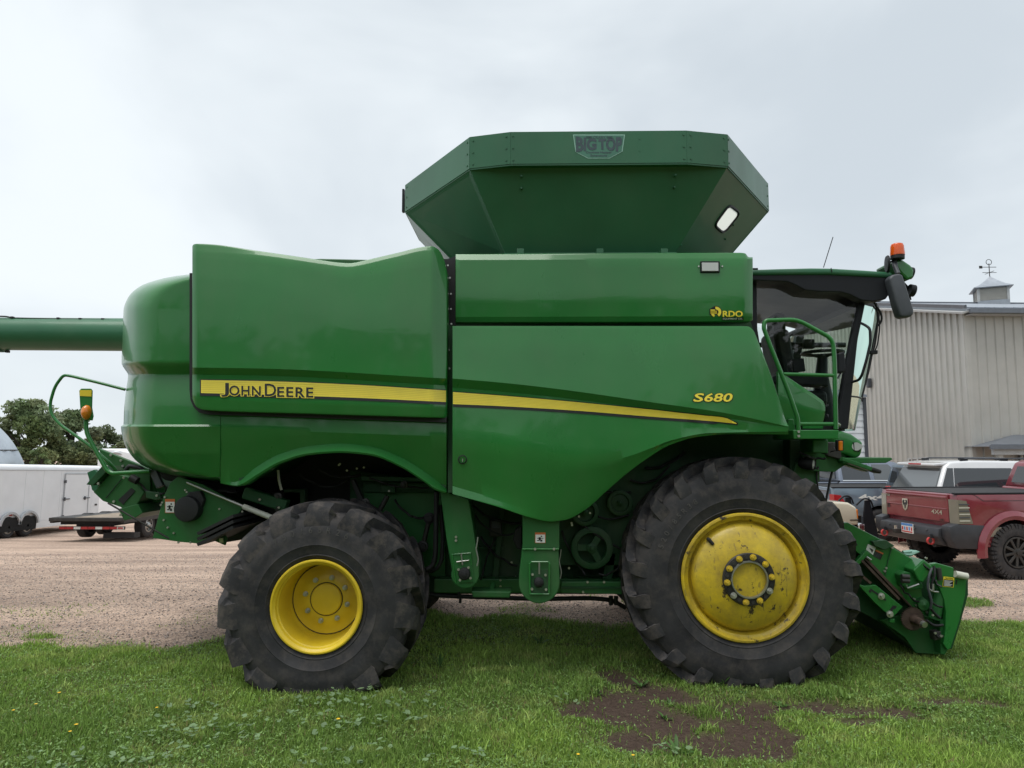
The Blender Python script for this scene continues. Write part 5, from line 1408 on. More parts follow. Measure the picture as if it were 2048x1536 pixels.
# ------------------------------------------------------------------ vehicles parked behind
def car_paint(name, base, rough=0.25, coat=0.9, metal=0.0):
    m, nt, b = new_mat(name)
    setp(b, rough=rough, coat=coat, coatr=0.06, metal=metal)
    cr, nz = noise_mix(nt, 2.0, tuple(c * .9 for c in base), tuple(min(1, c * 1.08) for c in base), .3, .7)
    d, _ = noise_mix(nt, 4.0, (0, 0, 0), (1, 1, 1), .45, .9, detail=7)
    mu = nt.nodes.new('ShaderNodeMath'); mu.operation = 'MULTIPLY'; mu.inputs[1].default_value = .12
    nt.links.new(d.outputs[0], mu.inputs[0])
    nt.links.new(mixc(nt, mu.outputs[0], cr.outputs[0], (.26, .22, .18)), b.inputs['Base Color'])
    return m
P_MAROON = car_paint('maroon_car_paint', (0.190, 0.020, 0.032))
P_SLATE = car_paint('slate_blue_car_paint', (0.16, 0.21, 0.26), .3, .5, .3)
P_LAV = car_paint('grey_blue_car_paint', (0.19, 0.22, 0.28), .3, .5, .3)
P_WHITE = car_paint('white_car_paint', (0.72, 0.73, 0.74))
P_TAN = car_paint('champagne_car_paint', (0.62, 0.56, 0.44))
P_DKGREY = car_paint('dark_grey_car_paint', (0.05, 0.055, 0.06))
GUN = simple('gunmetal_bumper', (0.045, 0.048, 0.055), 0.45, 0.3, var=.2)
TANTRIM = simple('tan_trim', (0.36, 0.31, 0.24), 0.5, var=.1)
ALLOY = simple('sandy_alloy', (0.48, 0.44, 0.36), 0.4, .3, var=.1)
SMOKE = emissive_free_lens('smoked_tail_lens', (0.22, 0.205, 0.16), .2, .1)
REDLENS = emissive_free_lens('red_tail_lens', (0.45, 0.015, 0.02), .2, .1)
WELL = simple('wheel_well', (0.012, 0.012, 0.012), .9, var=.2)

def arc_pts(cx, cz, r, a0, a1, n=14):
    return [(cx + r * math.cos(R(a)), cz + r * math.sin(R(a))) for a in np.linspace(a0, a1, n)]

def slab(pts, hw):
    """side profile (x, z) made solid across the width"""
    return MB().prism([(x, -hw, z) for x, z in pts], (0, 2 * hw, 0))

def tapered(pts, wf):
    """side profile whose half-width follows wf(z)"""
    n = len(pts)
    a = [Vector((x, -wf(z), z)) for x, z in pts]; b = [Vector((x, wf(z), z)) for x, z in pts]
    return MB().add(a + b, [tuple(range(n))[::-1], tuple(range(n, 2 * n))] + [(i, (i + 1) % n, n + (i + 1) % n, n + i) for i in range(n)])

def side_plate(pts, wf, s, o=.008, t=.012):
    p = [Vector((x, s * (wf(z) + o), z)) for x, z in pts]
    return MB().prism(p, (0, -s * t, 0))

def car_wheel(parent, x, y, r, w, rimr, style, mat, out):
    """out=-1: outer face towards -y"""
    c = Vector((x, y, r))
    ax = (0, -out, 0)
    wh = MB().lathe([(rimr * .98, .10), (rimr, .02), (rimr * 1.02, .0), (rimr * .95, -.004), (rimr * .90, .03), (rimr * .86, .06), (0, .06)], c, ax, 32).build('wheel', WELL if style != 'steel' else mat, parent, 40)
    prof = [(rimr, .03), (rimr + .02, .0), (rimr + (r - rimr) * .6, -.012), (r - .03, .008), (r, .03), (r + .002, w / 2)]
    prof = prof + [(q, w - d) for q, d in prof[::-1][1:]]
    tb = MB().lathe(prof, c, ax, 48)
    if style == 'mud':
        for k in range(40):
            a = 2 * math.pi * k / 40
            for side in (0, 1):
                d = Vector((math.sin(a + side * .08), 0, math.cos(a + side * .08)))
                tt = Vector((d.z, 0, -d.x))
                p = c + d * (r + .0) + Vector((0, -out * (.045 if not side else w - .045), 0))
                M = Matrix((tt, Vector((0, 1, 0)), d)).transposed()
                tb.box(p, (.05 if k % 2 else .036, .10, .03), M)
                tb.box(c + d * (r - .045) + Vector((0, -out * (-.002 if not side else w + .002), 0)), (.05 if k % 2 else .03, .02, .07 if k % 2 else .045), M)
    tb.build('tyre', RUBBER_CAR, wh, 40)
    if style == 'mud':
        ns, wid = 10, .05
    else:
        ns, wid = 5, .095
    for k in range(ns):
        a = 2 * math.pi * (k + .2) / ns
        d = Vector((math.sin(a), 0, math.cos(a)))
        MB().beam(c + d * rimr * .2 + Vector((0, -out * .015, 0)), c + d * rimr * .92 + Vector((0, -out * .008, 0)), .035, wid * (1 if ns == 5 else .9)).build('spoke', mat, wh, bevel=.008)
    MB().lathe([(rimr * .3, .03), (rimr * .3, .0), (rimr * .16, -.01), (rimr * .15, -.03), (0, -.032)], c, ax, 24).build('wheel_hub', mat, wh, 40)
    MB().lathe([(rimr * .99, .004), (rimr * .985, -.008), (rimr * .91, -.008), (rimr * .88, .03)], c, ax, 40).build('rim', mat, wh, 40)
    return wh

def flat_text(s, p, ux, uy, w, h, name, mat, parent, off=.004, offset=.02):
    v, f = text_fit(s, 0, w, 0, h, offset)
    n = Vector(ux).cross(Vector(uy)).normalized()
    pts = [Vector(p) + Vector(ux) * x + Vector(uy) * (h - y) + n * off for x, y in v]
    me = bpy.data.meshes.new(name); me.from_pydata([tuple(q) for q in pts], [], f); me.materials.append(mat)
    return link(name, me, parent)

def pickup(root, paint, o):
    """pickup in its own frame: x forward, rear axle at x=0, right-hand side at y<0"""
    hw, rr = o.get('hw', 1.0), o['r']
    rail, sill, over, belt, rf = o['rail'], o['sill'], o['over'], o['belt'], o['roof']
    ar = rr + o.get('gap', .10)
    fxl = 3.6 + o.get('cabx', 0.0)
    bed = [(-over, sill + .10), (-over, rail), (1.10 + o.get('cabx', 0.0), rail), (1.10 + o.get('cabx', 0.0), sill)] + [(x, z) for x, z in arc_pts(0, rr, ar, 0, 180) if z > sill - .02] + [(-ar, sill + .06)]
    body = slab(bed, hw).build('bed', paint, root, 35, bevel=.03, seg=2)
    MB().box((o.get('cabx', 0) / 2, 0, rail + .004), (2 * over - .1 + o.get('cabx', 0), 2 * hw - .22, .01)).build('bed_shade_sheet', BLACK_M, body)  # black sheet in place of the shaded bed interior
    for s in (-1, 1):
        MB().box((o.get('cabx', 0) / 2, s * (hw - .05), rail + .012), (2 * over + .05 + o.get('cabx', 0), .09, .03)).build('bed_rail_cap', BLACK, body, bevel=.008)
    fend = [(1.12, sill), (1.12, belt), (3.05, belt), (3.2, belt - .02), (4.35, belt - .10), (4.52, belt - .2), (4.55, sill + .1)] + [(x, z) for x, z in arc_pts(3.6, rr, ar, 0, 180) if z > sill - .02] + [(3.6 - ar, sill)]
    cx = o.get('cabx', 0.0)
    fend = [(x + cx, z) for x, z in fend]
    frontb = slab(fend, hw).build('front_body', paint, root, 35, bevel=.05, seg=3)
    wf = lambda z: hw - .03 - max(0, z - belt) / (rf - belt) * .24
    ghp = [(1.16, belt - .01), (1.22, rf - .06), (1.34, rf), (2.6, rf + .01), (2.9, rf - .05), (3.75 - .55, belt)]
    ghp = [(x + cx, z) for x, z in ghp]
    sd_ = lambda P: [(x + cx, z) for x, z in P]
    gh = tapered(ghp, wf).build('cab', paint, root, 30, bevel=.05, seg=3)
    for s in (-1, 1):
        side_plate(sd_([(1.28, belt + .06), (1.30, rf - .13), (2.04, rf - .10), (2.04, belt + .05)]), wf, s).build('window', CARGLASS, gh)
        side_plate(sd_([(2.16, belt + .05), (2.16, rf - .10), (2.62, rf - .10), (3.06, belt + .06)]), wf, s).build('window', CARGLASS2 if o.get('pale') else CARGLASS, gh)
        if o.get('chrome'):
            side_plate(sd_([(1.26, belt + .02), (1.26, belt + .05), (3.1, belt + .05), (3.1, belt + .02)]), wf, s, .012).build('belt_moulding', CHROME, gh)
        side_plate(sd_([(2.085, belt - .5), (2.085, rf - .08), (2.095, rf - .08), (2.095, belt - .5)]), lambda z: hw + .002 if z < belt else wf(z), s, .004).build('door_gap', BLACK_M, gh)
        MB().box((2.0 + cx, s * (hw + .015), belt - .12), (.2, .03, .035)).build('door_handle', o.get('handle', paint), gh, bevel=.01)
    MB().prism([(1.13 + cx + (z - belt) / (rf - belt) * .07, y, z) for y, z in ((-.75, belt + .08), (.75, belt + .08), (.62, rf - .12), (-.62, rf - .12))], (.02, 0, 0)).build('rear_window', CARGLASS, gh)
    MB().prism([(3.22 + cx - (z - belt) / (rf - belt) * .33, y, z) for y, z in ((-.8, belt + .06), (.8, belt + .06), (.68, rf - .1), (-.68, rf - .1))], (.02, 0, 0)).build('windscreen', CARGLASS, gh)
    # wheel wells, flares
    MB().box((0, 0, rr + .25), (2 * ar - .1, 2 * hw - .35, .5)).build('wheel_well', WELL, root)
    MB().box((fxl, 0, rr + .25), (2 * ar - .1, 2 * hw - .35, .5)).build('wheel_well', WELL, root)
    MB().box((1.7, 0, sill - .06), (4.6, 1.1, .2)).build('chassis', WELL, root)
    for ax_ in (0, fxl):
        for s in (-1, 1):
            car_wheel(root, ax_, s * (hw - .02 + o.get('poke', 0)), rr, o.get('tw', .27), o['rim'], o['style'], o['alloy'], s)
            if o.get('flare'):
                A = np.linspace(R(-8 if ax_ else 4), R(188), 20); vs = []
                for a in A:
                    for rr_, yy in ((ar - .015, 0), (ar - .015, .07), (ar + .05, .085), (ar + .13, .03), (ar + .13, 0)):
                        vs.append((ax_ + rr_ * math.cos(a), s * (hw - .01 + yy), rr + rr_ * math.sin(a)))
                MB().add(vs, [(i * 5 + j, i * 5 + j + 1, (i + 1) * 5 + j + 1, (i + 1) * 5 + j) for i in range(19) for j in range(4)]).build('fender_flare', paint, root, 40)
    # tailgate and lamps
    tgz0, tgz1 = sill + .22, rail - .005
    tg = MB().box((-over - .015, 0, (tgz0 + tgz1) / 2), (.04, 2 * hw - .36, tgz1 - tgz0)).build('tailgate', paint, root, bevel=.015)
    MB().box((-over - .03, 0, tgz1 - .06), (.05, 2 * hw - .38, .05)).build('tailgate_lip', paint, tg, bevel=.02)
    MB().box((-over - .03, 0, tgz0 + .23), (.025, 2 * hw - .42, .02)).build('tailgate_crease', paint, tg, bevel=.008)
    for s in (-1, 1):
        lz0, lz1 = o['lamp']
        lv = [(-over - .03, s * (hw - .16), lz0), (-over - .03, s * (hw - .17), lz1), (-over - .0, s * (hw + .012), lz1), (-over + .16, s * (hw + .012), lz1 - .02), (-over + .26, s * (hw + .012), lz0), (-over, s * (hw + .012), lz0)]
        tl = MB().add(lv + [(x + .03, y * .96, z) for x, y, z in lv], [(0, 1, 2, 5), (2, 3, 4, 5), (6, 11, 8, 7), (8, 11, 10, 9), (0, 6, 7, 1), (1, 7, 8, 2), (2, 8, 9, 3), (3, 9, 10, 4), (4, 10, 11, 5), (5, 11, 6, 0)]).build('tail_lamp', o['lampmat'], root)
        if o.get('lampbars'):
            for q in range(6):
                z = lz0 + .05 + q * (lz1 - lz0 - .1) / 5.5
                MB().box((-over + .11, s * (hw + .014), z), (.19, .012, .018)).build('lamp_bar', GREY_PL if q % 2 else IVORY, tl)
    return body

# maroon pickup, nearest
def place(name, label, cat, x, y, yaw, group='vehicles parked behind the combine'):
    return thing(name, label, cat, (x, y, float(gz(x, y))), (0, 0, yaw), group, local=True)
mp = place('pickup_truck', 'maroon lifted pickup with black bumper, smoked tail lamps and mud tyres', 'pickup truck', 8.13, 13.36, R(8))
pickup(mp, P_MAROON, dict(cabx=.45, r=.46, rail=1.43, sill=.72, over=1.0, belt=1.47, roof=1.98, gap=.10, rim=.26, style='mud', alloy=DK_STEEL, poke=.09, tw=.32, flare=True, lamp=(.94, 1.34), lampmat=SMOKE, lampbars=True))
bv = [(-1.02, .87), (-1.20, .84), (-1.22, .70), (-1.12, .56), (-1.0, .53), (-.9, .56), (-.9, .87)]
bmp = slab(bv, .78).build('rear_bumper', GUN, mp, 35, bevel=.015)
for s in (-1, 1):
    MB().prism([(x, s * .79, z) for x, z in [(-1.02, .94), (-1.16, .90), (-1.16, .70), (-1.05, .53), (-.52, .51), (-.50, .91)]], (0, s * .22, 0)).build('bumper_wing', GUN, bmp, 35, bevel=.02)
    MB().lathe([(.05, -.02), (.065, -.02), (.065, .02), (.05, .02)], (-1.24, s * .62, .62), (0, 1, 0), 20, True).build('tow_shackle', DEC_R, bmp, 40)
    MB().box((-1.22, s * .62, .70), (.08, .05, .07)).build('shackle_mount', GUN, bmp)
    MB().box((-.38, s * 1.0, .80), (.30, .06, .16)).build('rocker_trim', TANTRIM, mp, bevel=.01)
    MB().box((-.38, s * 1.0, .63), (.30, .05, .17)).build('rocker_trim', P_MAROON, mp, bevel=.01)
for y_ in (-.5, -.2, .5): MB().cyl((-1.21, y_, .79), (-1.225, y_, .79), .018, 8).build('bumper_bolt', GREY_PL, bmp)
lpz = MB().box((-1.225, -.02, .77), (.015, .31, .17)).build('number_plate', DEC_W, bmp)
MB().box((-1.234, -.02, .835), (.004, .30, .04)).build('plate_band', DEC_B, lpz)
for q in range(5): MB().box((-1.234, .10 - q * .06, .765), (.004, .035, .06)).build('plate_character', DEC_B if q % 2 else DEC_R, lpz)
MB().box((-1.234, -.02, .71), (.004, .28, .02)).build('plate_band', DEC_R, lpz)
tgx = -1.0 - .037
flat_text('4X4', (tgx, -.42, 1.07), (0, -1, 0), (0, 0, 1), .26, .07, 'lettering', CHROME, mp, .004)
flat_text('HD', (tgx, -.62, .96), (0, -1, 0), (0, 0, 1), .10, .035, 'lettering', DK_STEEL, mp, .004)
flat_text('RAM', (tgx, .80, 1.30), (0, -1, 0), (0, 0, 1), .10, .04, 'lettering', CHROME, mp, .004)
flat_text('B', (tgx, .78, 1.09), (0, -1, 0), (0, 0, 1), .08, .08, 'lettering', DK_STEEL, mp, .004)
sh_ = [(-.075, .10), (.075, .10), (.08, .0), (.055, -.08), (0, -.12), (-.055, -.08), (-.08, .0)]
em = MB().prism([(tgx, .26 + a, 1.18 + b_) for a, b_ in sh_], (-.012, 0, 0)).build('shield_emblem', CHROME, mp)
for s in (-1, 1):
    MB().prism([(tgx - .013, .26 + s * a, 1.18 + b_) for a, b_ in [(.012, .07), (.05, .08), (.06, .03), (.045, -.02), (.03, .02), (.03, .05)]], (-.004, 0, 0)).build('emblem_horn', GUN, em)
MB().prism([(tgx - .013, .26 + a, 1.18 + b_) for a, b_ in [(-.02, .03), (.02, .03), (.012, -.06), (0, -.08), (-.012, -.06)]], (-.004, 0, 0)).build('emblem_face', GUN, em)
MB().lathe([(.028, 0), (.028, -.012), (0, -.014)], (.62, -1.0, 1.30), (0, 1, 0), 20).build('fuel_cap', CHROME, mp, 40)
side_plate([(-.70, 1.425), (-.52, 1.315), (1.5, 1.315), (1.5, 1.321), (-.515, 1.323), (-.695, 1.43)], lambda z: 1.0, -1, .003, .004).build('body_crease', BLACK_M, mp)
MB().cyl((-1.05, -.45, .55), (-.6, -.45, .58), .065, 16).build('exhaust', BLACK_M, mp, 40)
MB().cyl((0, -.8, .46), (0, .8, .46), .11, 12).build('axle', BLACK_M, mp, 40)
MB().cyl((-1.3, .2, .74), (-1.3, .2, .80), .03, 12).build('tow_ball', CHROME, mp, 40)
MB().box((-1.2, .2, .70), (.28, .08, .08)).build('tow_hitch', DK_STEEL, mp, bevel=.01)

# white SUV behind it
def suv(root, paint, L=3.95, rf=1.93, hw=1.0):
    rr, sill, belt, over = .40, .42, 1.15, 1.08
    prof = [(-over, sill + .06), (-over - .03, .9), (-over, belt), (4.0, belt - .02), (4.55, belt - .28), (4.6, sill + .1)]
    arF = [(x, z) for x, z in arc_pts(3.2, rr, rr + .07, 0, 180) if z > sill - .02]
    arR = [(x, z) for x, z in arc_pts(0, rr, rr + .07, 0, 180) if z > sill - .02]
    lower = slab(prof + arF + arR, hw).build('body', paint, root, 35, bevel=.05, seg=3)
    wf = lambda z: hw - .02 - max(0, z - belt) / (rf - belt) * .20
    gh = tapered([(-over, belt - .01), (-over + .32, rf - .10), (-over + .46, rf - .01), (-.2, rf + .02), (1.6, rf), (2.1, rf - .06), (3.05, belt)], wf).build('cabin', paint, root, 30, bevel=.05, seg=3)
    for s in (-1, 1):
        side_plate([(-over + .10, belt + .07), (-over + .36, rf - .14), (-over + .48, rf - .14), (-over + .40, belt + .07)], wf, s, .007).build('rear_pillar_glass', CARGLASS, gh)
        side_plate([(-over + .42, belt + .07), (-over + .50, rf - .14), (.62, rf - .14), (.66, rf - .2), (.52, belt + .07)], wf, s, .008).build('window', CARGLASS, gh)
        side_plate([(.92, belt + .07), (.92, rf - .22), (1.0, rf - .14), (1.72, rf - .14), (1.72, belt + .07)], wf, s, .008).build('window', CARGLASS, gh)
        side_plate([(1.84, belt + .07), (1.84, rf - .14), (2.12, rf - .16), (2.75, belt + .08)], wf, s, .008).build('window', CARGLASS, gh)
        side_plate([(.79, .5), (.79, rf - .06), (.80, rf - .06), (.80, .5)], lambda z: hw + .001 if z < belt else wf(z), s, .003, .004).build('door_gap', BLACK_M, gh)
        rl_ = MB().tube(bez([(-.35, s * .72, rf + .01), (-.25, s * .72, rf + .06), (1.3, s * .72, rf + .06), (1.5, s * .72, rf + .01)], .1), .016, 8).build('roof_rail', GREY_PL, gh, 50)
        for x_ in (-.3, .55, 1.4): MB().box((x_, s * .72, rf + .03), (.16, .05, .05)).build('rail_foot', BLACK, rl_, bevel=.01)
        MB().box((-over + .0, s * (hw - .06), 1.05), (.10, .10, .55)).build('tail_lamp', REDLENS, lower, bevel=.02)
        MB().box((-over - .02, s * (hw - .10), .70), (.12, .18, .22)).build('bumper_corner', paint, lower, bevel=.02)
    MB().prism([(-over - .03 + (z - belt) / (rf - belt) * .365, y, z) for y, z in ((-.88, belt + .03), (.88, belt + .03), (.74, rf - .15), (-.74, rf - .15))], (.03, 0, 0)).build('rear_window', CARGLASS2, gh)
    sp = MB().box((-over + .30, 0, rf - .06), (.34, 1.5, .06), (0, R(-6), 0)).build('spoiler', paint, gh, bevel=.02)
    MB().box((-over + .135, 0, rf - .065), (.02, .5, .035)).build('brake_lamp', REDLENS, sp, bevel=.005)
    MB().box((-over - .06, 0, .62), (.2, 1.9, .22)).build('rear_bumper', paint, root, bevel=.05)
    for x_ in (0, 3.2):
        MB().box((x_, 0, rr + .2), (.8, 1.6, .5)).build('wheel_well', WELL, root)
        for s in (-1, 1): car_wheel(root, x_, s * .98, rr, .26, .23, 'five', ALLOY, s)
    return lower
wsv = place('suv', 'white suv with dark glass and roof rails behind the maroon pickup', 'suv', 9.66, 16.15, R(0.5))
suv(wsv, P_WHITE)
# slate blue pickup, lavender grey crew cab behind it
sp2 = place('pickup_truck', 'slate blue pickup bed with red tail lamp and 4x4 decal behind the combine feeder', 'pickup truck', 8.50, 18.35, R(1))
pickup(sp2, P_SLATE, dict(r=.385, rail=1.27, sill=.55, over=1.12, belt=1.25, roof=1.85, gap=.08, rim=.225, style='five', alloy=ALLOY, lamp=(.93, 1.12), lampmat=REDLENS))
flat_text('4x4', (-.52, -1.004, .99), (1, 0, 0), (0, 0, 1), .62, .13, 'lettering', DEC_W, sp2, .004, .03)
sp3 = place('pickup_truck', 'grey blue crew cab pickup with chrome window trim behind the slate pickup', 'pickup truck', 7.55, 21.0, R(1))
pickup(sp3, P_LAV, dict(r=.40, rail=1.33, sill=.55, over=1.15, belt=1.32, roof=1.90, gap=.08, rim=.23, style='five', alloy=ALLOY, lamp=(.95, 1.2), lampmat=REDLENS, chrome=True, pale=True))
# champagne pickup nose with plough frame
tn = place('pickup_truck', 'champagne pickup nose with amber corner lamp behind the combine front wheel', 'pickup truck', 2.35, 16.0, R(0))
pickup(tn, P_TAN, dict(r=.39, rail=1.22, sill=.55, over=1.1, belt=1.20, roof=1.85, gap=.08, rim=.23, style='five', alloy=ALLOY, lamp=(.9, 1.1), lampmat=REDLENS))
for s in (-1, 1):
    hl = MB().box((4.47, s * .84, .86), (.16, .30, .22)).build('corner_lamp', AMBER, tn, bevel=.03)
    MB().box((4.50, s * .78, .70), (.12, .28, .08)).build('fog_lamp', AMBER, tn, bevel=.02)
    MB().box((4.45, s * .84, .745), (.18, .34, .02)).build('lamp_trim', CHROME, hl)
MB().box((4.62, 0, .58), (.16, 1.9, .18)).build('front_bumper', CHROME, tn, bevel=.04)
MB().box((4.56, 0, .84), (.06, 1.2, .24)).build('grille', BLACK, tn, bevel=.02)
pl = place('plough_frame', 'black steel snow plough mount standing at the champagne pickup nose', 'plough frame', 7.22, 15.25, R(0))
for s in (0, .9):
    MB().prism([(x, s, z) for x, z in [(-.12, .28), (.2, .28), (.16, .55), (.04, 1.12), (-.06, 1.12), (-.1, .8)]], (0, .05, 0)).build('upright', BLACK, pl, bevel=.01)
    MB().tube(bez([(-.25, s, 1.02), (-.1, s, 1.16), (.05, s, 1.14), (.1, s, .98)], .08), .02, 8).build('hoop', BLACK, pl, 50)
MB().box((.05, .47, .45), (.12, .9, .12)).build('cross_tube', BLACK, pl, bevel=.01)
MB().box((0, .47, .12), (.2, .5, .24)).build('stand_foot', BLACK, pl, bevel=.01)
MB().cyl((.1, .4, .35), (.1, .4, .75), .07, 14).build('hydraulic_unit', GREY_PL, pl, 40)

# ------------------------------------------------------------------ left: enclosed trailer, flatbed, arched store, camper
TRW = simple('white_trailer_sheet', (0.82, 0.84, 0.86), .42, var=.04, scale=2)
TRG = simple('pale_trailer_trim', (0.50, 0.52, 0.54), .4, .3, var=.08)
GALV = simple('galvanised_sheet', (0.50, 0.55, 0.60), .42, .55, var=.15, scale=.8)
tr = thing('enclosed_trailer', 'white enclosed cargo trailer with tandem wheels and side door', 'trailer', (-17.05, 22.4, float(gz(-17, 22.4))), (R(-1.9), 0, 0), local=True)
y_ = -4.6
seams = [-4.6, -3.4, -2.2, -1.0, .2, 1.05, 1.95, 3.75, 4.25]
for a_, b_ in zip(seams[:-1], seams[1:]):
    MB().box((1.03, (a_ + b_) / 2, 1.28), (.03, b_ - a_ - .008, 1.64)).build('side_panel', TRW, tr, bevel=.004)
MB().box((0, -.17, 1.2), (2.02, 8.8, 1.7)).build('box_core', TRW, tr)
MB().prism([(1.05, -4.6, 2.10), (1.05, -4.6, 2.18), (.98, -4.6, 2.26), (.85, -4.6, 2.29), (-.85, -4.6, 2.29), (-.98, -4.6, 2.26), (-1.05, -4.6, 2.18), (-1.05, -4.6, 2.10)], (0, 8.87, 0)).build('roof', TRW, tr, 50)
MB().box((.2, -2.2, 2.33), (.5, .6, .08)).build('roof_vent', TRW, tr, bevel=.02)
MB().box((1.045, -.17, 2.105), (.03, 8.85, .025)).build('roof_trim', TRG, tr)
MB().box((0, -.17, .34), (2.08, 8.85, .24)).build('skirt', TRW, tr, bevel=.01)
dr = MB().box((1.055, 2.83, 1.22), (.03, 1.34, 1.50)).build('side_door', TRW, tr, bevel=.006)
for yy in (2.14, 3.52):
    MB().box((1.075, yy, 1.22), (.02, .03, 1.55)).build('door_post', TRG, dr)
MB().box((1.075, 2.83, 1.99), (.02, 1.40, .03)).build('door_head', TRG, dr)
for yy, zz in ((2.14, .52), (2.14, 1.72)): MB().box((1.085, yy, zz), (.03, .09, .10)).build('hinge', GREY_PL, dr)
for yy in (2.25, 3.40):
    MB().box((1.09, yy, 1.12), (.03, .36, .03)).build('latch_bar', GREY_PL, dr); MB().box((1.09, yy - .1, 1.12), (.04, .06, .12)).build('latch', GREY_PL, dr)
MB().box((1.055, -.35, .72), (.02, .12, .06)).build('side_marker', DEC_R, tr)
MB().box((1.055, 4.05, .85), (.02, .12, .06)).build('side_marker', DK_STEEL, tr)
def trailer_wheel(parent, x, y, z, r, rimr, s, mat, w=.2):
    c = Vector((x, y, z)); ax = (-s, 0, 0)
    wh = MB().lathe([(rimr, .06), (rimr * 1.03, .0), (rimr * .92, -.004), (rimr * .86, .04), (rimr * .5, .02), (rimr * .35, -.01), (rimr * .2, -.03), (0, -.03)], c, ax, 28).build('wheel', mat, parent, 40)
    prof = [(rimr, .03), (rimr + .02, .0), (rimr + (r - rimr) * .6, -.012), (r - .03, .008), (r, .03), (r + .002, w / 2)]
    MB().lathe(prof + [(q, w - d) for q, d in prof[::-1][1:]], c, ax, 40).build('tyre', RUBBER_CAR, wh, 40)
    for k in range(5):
        a = 2 * math.pi * k / 5
        MB().box(c + Vector((s * .0, math.sin(a) * rimr * .68, math.cos(a) * rimr * .68)), (.03, rimr * .2, rimr * .2)).build('wheel_slot', WELL, wh)
    return wh
for k in (-.42, .42):
    for s in (-1, 1): trailer_wheel(tr, s * 1.06, k, .345, .345, .20, s, STEEL)
for k in (-.42, .42):
    A = np.linspace(R(8), R(172), 16)
    fv = []
    for a in A:
        for rr_, xx in ((.40, 1.06), (.40, 1.14), (.47, 1.14), (.47, 1.06)): fv.append((xx, k + rr_ * math.cos(a), .345 + rr_ * math.sin(a)))
    MB().add(fv, [(i * 4 + j, i * 4 + (j + 1) % 4, (i + 1) * 4 + (j + 1) % 4, (i + 1) * 4 + j) for i in range(15) for j in range(4)]).build('fender', TRG, tr, 40)
MB().box((1.0, 0, .42), (.18, 1.6, .42)).build('wheel_well', WELL, tr)

d0 = W(97, 1037, 20.0); d1 = W(246, 1040, 20.0)
fx0, fx1 = d0.x, d1.x
fb = thing('flatbed_trailer', 'low flatbed trailer with dark deck and red and white reflector bar', 'trailer', ((fx0 + fx1) / 2, 20.0, float(gz(-12, 20))), (R(-1.5), 0, 0), local=True)
hwb = (fx1 - fx0) / 2; dz = d0.z - float(gz(-12, 20))
WOODY = simple('weathered_deck', (0.30, 0.24, 0.18), .8, var=.25, scale=3)
for k in range(16):
    MB().box((-hwb + .07 + k * (2 * hwb - .14) / 15, 3.6, dz), ((2 * hwb - .2) / 16 - .008, 7.0, .05)).build('deck_plank', WOODY if k > 4 else DK_STEEL, fb)
MB().box((0, .05, dz - .03), (2 * hwb, .12, .10)).build('tail_beam', DK_STEEL, fb, bevel=.01)
for s in (-1, 1):
    MB().box((s * (hwb - .05), 3.6, dz - .06), (.10, 7.1, .14)).build('side_rail', DK_STEEL, fb)
MB().box((0, 3.6, dz - .16), (.9, 6.4, .18)).build('spine', BLACK_M, fb)
for y0_ in (.35, 1.6, 2.6): MB().box((0, y0_, dz - .13), (2 * hwb - .3, .1, .12)).build('cross_member', BLACK_M, fb)
bz = W(180, 1056, 20.1).z - float(gz(-12, 20))
bar = MB().box((.1, .15, bz), (2 * hwb - .25, .05, .09)).build('reflector_bar', BLACK_M, fb)
for k in range(9):
    MB().box((.1 - hwb + .13 + (k + .5) * (2 * hwb - .26) / 9, .12, bz), ((2 * hwb - .3) / 9 - .01, .012, .07)).build('reflector_segment', DEC_R if k % 3 != 2 else DEC_W, bar)
for k in (0, 1, 4, 7, 8):
    MB().box((.1 - hwb + .13 + (k + .5) * (2 * hwb - .26) / 9, .11, bz), (.15, .02, .045)).build('tail_lamp', REDLENS, bar, bevel=.01)
for y0_ in (1.5, 2.4):
    for s in (-1, 1): trailer_wheel(fb, s * (hwb - .05), y0_, .36, .36, .2, s, STEEL, .28)
MB().box((.3, 6.5, dz + .22), (1.5, .6, .36)).build('tool_box', BLACK, fb, bevel=.02)
MB().box((hwb - .3, .5, .16), (.9, .3, .14)).build('mud_flap', BLACK_M, fb)
MB().box((0, 6.9, dz - .3), (.3, .3, .9)).build('jack_leg', BLACK_M, fb)

# arched steel store
cx_, cy0, rad = W(62, 930, 44).x - 6.0, 30.0, 6.0
q = thing('arched_store', 'arched galvanised steel store with ribbed sheets behind the white trailer', 'shed', (cx_, 37, float(gz(cx_, 37))))
zb_ = float(gz(cx_, 42)) - .1
for half_ in (0, 1):
    vs, fs = [], []
    na, nyr = 22, 79
    for j in range(nyr):
        y = cy0 + j * .18
        rr_ = rad + (.05 if j % 4 in (1, 2) else 0)
        for i in range(na):
            a = R(90 * half_) + R(90) * i / (na - 1); vs.append((cx_ + rr_ * math.cos(a), y, zb_ + rr_ * math.sin(a)))
    fs = [(j * na + i, j * na + i + 1, (j + 1) * na + i + 1, (j + 1) * na + i) for j in range(nyr - 1) for i in range(na - 1)]
    MB().add(vs, fs).build('roof_sheet', GALV, q, 20)
MB().prism([(cx_ + rad * .995 * math.cos(a), cy0 + .02, zb_ + rad * .995 * math.sin(a)) for a in np.linspace(0, math.pi, 30)], (0, .05, 0)).build('end_wall', GALV, q)
MB().beam((cx_ + rad * math.cos(R(33)) + .06, cy0, zb_ + rad * math.sin(R(33))), (cx_ + rad * math.cos(R(33)) + .06, cy0 + 14, zb_ + rad * math.sin(R(33))), .06, .05).build('seam_strip', DK_STEEL, q)
